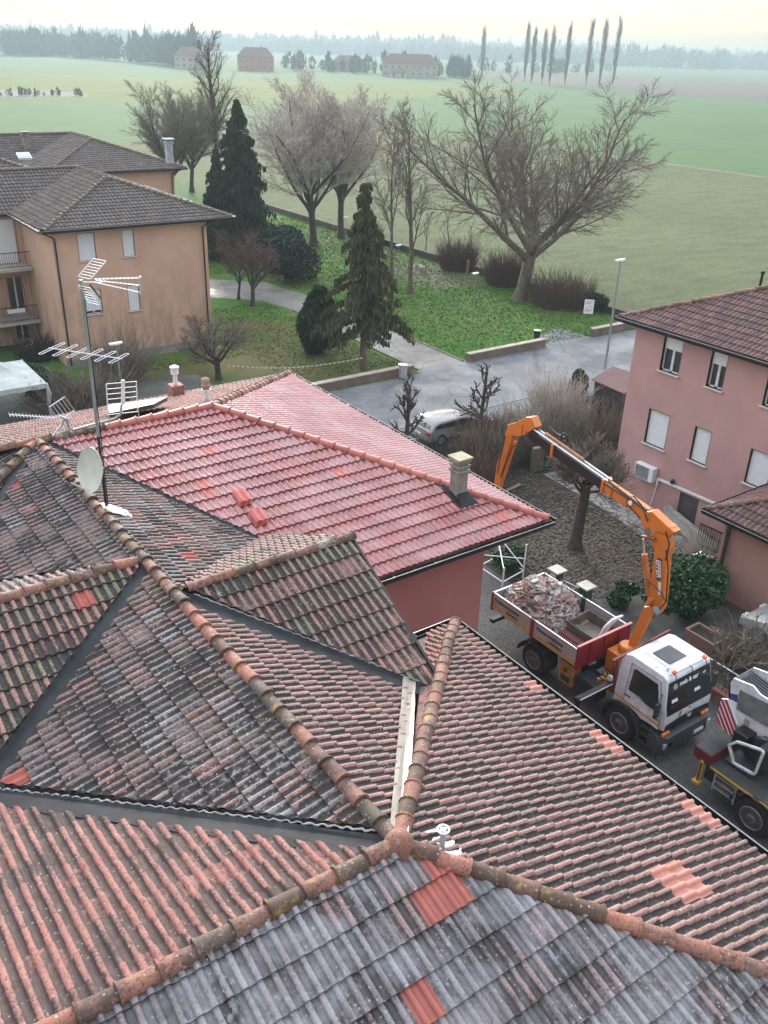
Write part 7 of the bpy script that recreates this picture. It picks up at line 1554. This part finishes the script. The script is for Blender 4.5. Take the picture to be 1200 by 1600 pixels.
# chimney on red roof
def big_chimney():
    p = Vector((8.6, -4.95, 9-.31*4.95)); t = thing('chimney', 'grey stacked concrete chimney with flat cap on the glossy red roof', 'chimney', p[:]); x, y, z = p; w = .155
    mb = MB(); mb.box(x-w, x+w, y-w, y+w, z-.3, z+.62); mb.build('shaft', MT['chimney'], t, bevel=.012)
    for k in range(3): mb = MB(); zz_ = z+.62+k*.13; mb.prism([(x-w-.01, y-w-.01, zz_), (x+w+.01, y-w-.01, zz_), (x+w+.01, y+w+.01, zz_), (x-w-.01, y+w+.01, zz_)], (0, 0, .045)); mb.box(x-w-.04, x+w+.04, y-w-.04, y+w+.04, zz_+.05, zz_+.11); mb.build('louvre_ring', MT['chimney'], t, bevel=.01)
    mb = MB(); mb.box(x-w-.07, x+w+.07, y-w-.07, y+w+.07, z+1.01, z+1.06); mb.build('cap', M('lichen_cap', (.30, .29, .20), .9, 0, .25, 5, .2), t, bevel=.01)
    f = lambda a, b: 9+.31*b+.075
    mb = MB(); mb.add([(x-w-.12, y-w-.35, f(0, y-w-.35)), (x+w+.12, y-w-.35, f(0, y-w-.35)), (x+w+.02, y-w, f(0, y-w)+.1), (x-w-.02, y-w, f(0, y-w)+.1)], [(0, 1, 2, 3)]); mb.add([(x-w-.14, y-w-.3, f(0, y-w-.3)+.0), (x-w-.0, y-w-.3, f(0, y-w-.3)+.01), (x-w-.0, y+w+.2, f(0, y+w+.2)+.01), (x-w-.14, y+w+.2, f(0, y+w+.2))], [(0, 1, 2, 3)]); mb.build('lead_apron', MT['flash'], t)
big_chimney()
# spare tiles stacked on red roof
for i, (x, y, nm) in enumerate([(3.45, -3.37, 'upper small stack of spare red tiles on the glossy roof'), (3.5, -4.05, 'lower small stack of spare red tiles on the glossy roof')]):
    t = thing('tile_stack', nm, 'roof tiles', (x, y, 9+.31*y), 'spare tile stacks on the red roof'); z0 = 9+.31*y+.06; L_ = sqrt(1+.31**2)
    for k in range(3):
        mb = MB(); vs = []; 
        for (tt, dz) in ((-.2, 0), (.2, 0), (.2, -.018), (-.2, -.018)):
            for c_ in range(17): s_ = -.165+.33*c_/16; h_ = .03*(.5-.5*cos(c_/16*4*pi)); vs.append((x+s_+.02*k, y-tt/L_+.015*k, z0-.31*tt/L_*1.0+h_+dz+k*.045))
        n_ = 17; fs = [(r*n_+c_, r*n_+c_+1, (r+1)*n_+c_+1, (r+1)*n_+c_) for r in range(3) for c_ in range(16)]; mb.add(vs, fs); mb.build('tile', M('loose_red_tile', (.40, .09, .075), .55, 0, .2, 6) if not bpy.data.materials.get('loose_red_tile') else bpy.data.materials['loose_red_tile'], t, smooth=True)
# far slope fittings: two vents and white panel
RFz = lambda y: 9-.31*y
def far_vent(px, py, lab, red_base=True):
    ys = [min((Z(px, py, z) for z in np.arange(6.5, 9.1, .01)), key=lambda p: abs(RFz(p.y)-p.z))][0]; t = thing('roof_vent', lab, 'vent', ys[:]); x, y, z = ys
    if red_base:
        mb = MB(); mb.box(x-.2, x+.2, y-.2, y+.2, z-.2, z+.42); mb.build('brick_base', M('terracotta_base', (.27, .12, .10), .8, 0, .2, 6), t, bevel=.01); mb = MB(); mb.lathe([(.07, z+.42), (.07, z+.75), (.12, z+.77), (.12, z+.80), (.07, z+.82), (.13, z+.86), (.13, z+.9), (.05, z+.62), (.15, z+1.0), (.02, z+1.06)], (x, y, 0), 14); mb.build('white_flue', MT['white'], t, smooth=True)
    else:
        mb = MB(); mb.lathe([(.08, z), (.08, z+.32), (.13, z+.34), (.13, z+.38)], (x, y, 0), 12); mb.build('white_collar', MT['white'], t); mb = MB(); mb.lathe([(.11, z+.38), (.12, z+.5), (.10, z+.52), (.12, z+.65), (.10, z+.68), (.02, z+.72)], (x, y, 0), 12); mb.build('clay_pot', M('clay_pot', (.30, .20, .15), .8), t, smooth=True)
far_vent(276, 620, 'white flue on a red base standing on the far faded slope'); far_vent(323, 628, 'clay topped vent pipe behind the red ridge', False)
pn_ = thing('roof_panel', 'pale flat panel box lying on the far slope behind the antennas', 'panel', (4, 4.5, 7.7)); A = [min((Z(px, py, z) for z in np.arange(6.5, 9.3, .01)), key=lambda p: abs(RFz(p.y)+.22-p.z)) for px, py in [(168, 640), (262, 626), (240, 638), (172, 652)]]
mb = MB(); mb.prism(A, (0, 0, .10)); f_ = mb.build('frame', MT['plastic'], pn_); mb = MB(); mb.prism([p+UPV*.104 for p in A], (0, 0, .01)); mb.build('cover', M('pale_cover', (.5, .46, .42), .6), f_)

# ------------------------------------------------------------------ haze
def make_haze():
    mb = MB(); mb.box(-1200, 3300, -300, 3300, -1.0, 43)
    m = bpy.data.materials.new('haze_air'); m.use_nodes = True; t = m.node_tree; t.nodes.clear()
    v = t.nodes.new('ShaderNodeVolumePrincipled'); o = t.nodes.new('ShaderNodeOutputMaterial')
    v.inputs['Color'].default_value = (.40, .50, .55, 1); v.inputs['Density'].default_value = .00055; v.inputs['Anisotropy'].default_value = .2
    t.links.new(v.outputs[0], o.inputs['Volume'])
    ob = mb.build('haze', m); ob['kind'] = 'stuff'; return ob
make_haze()
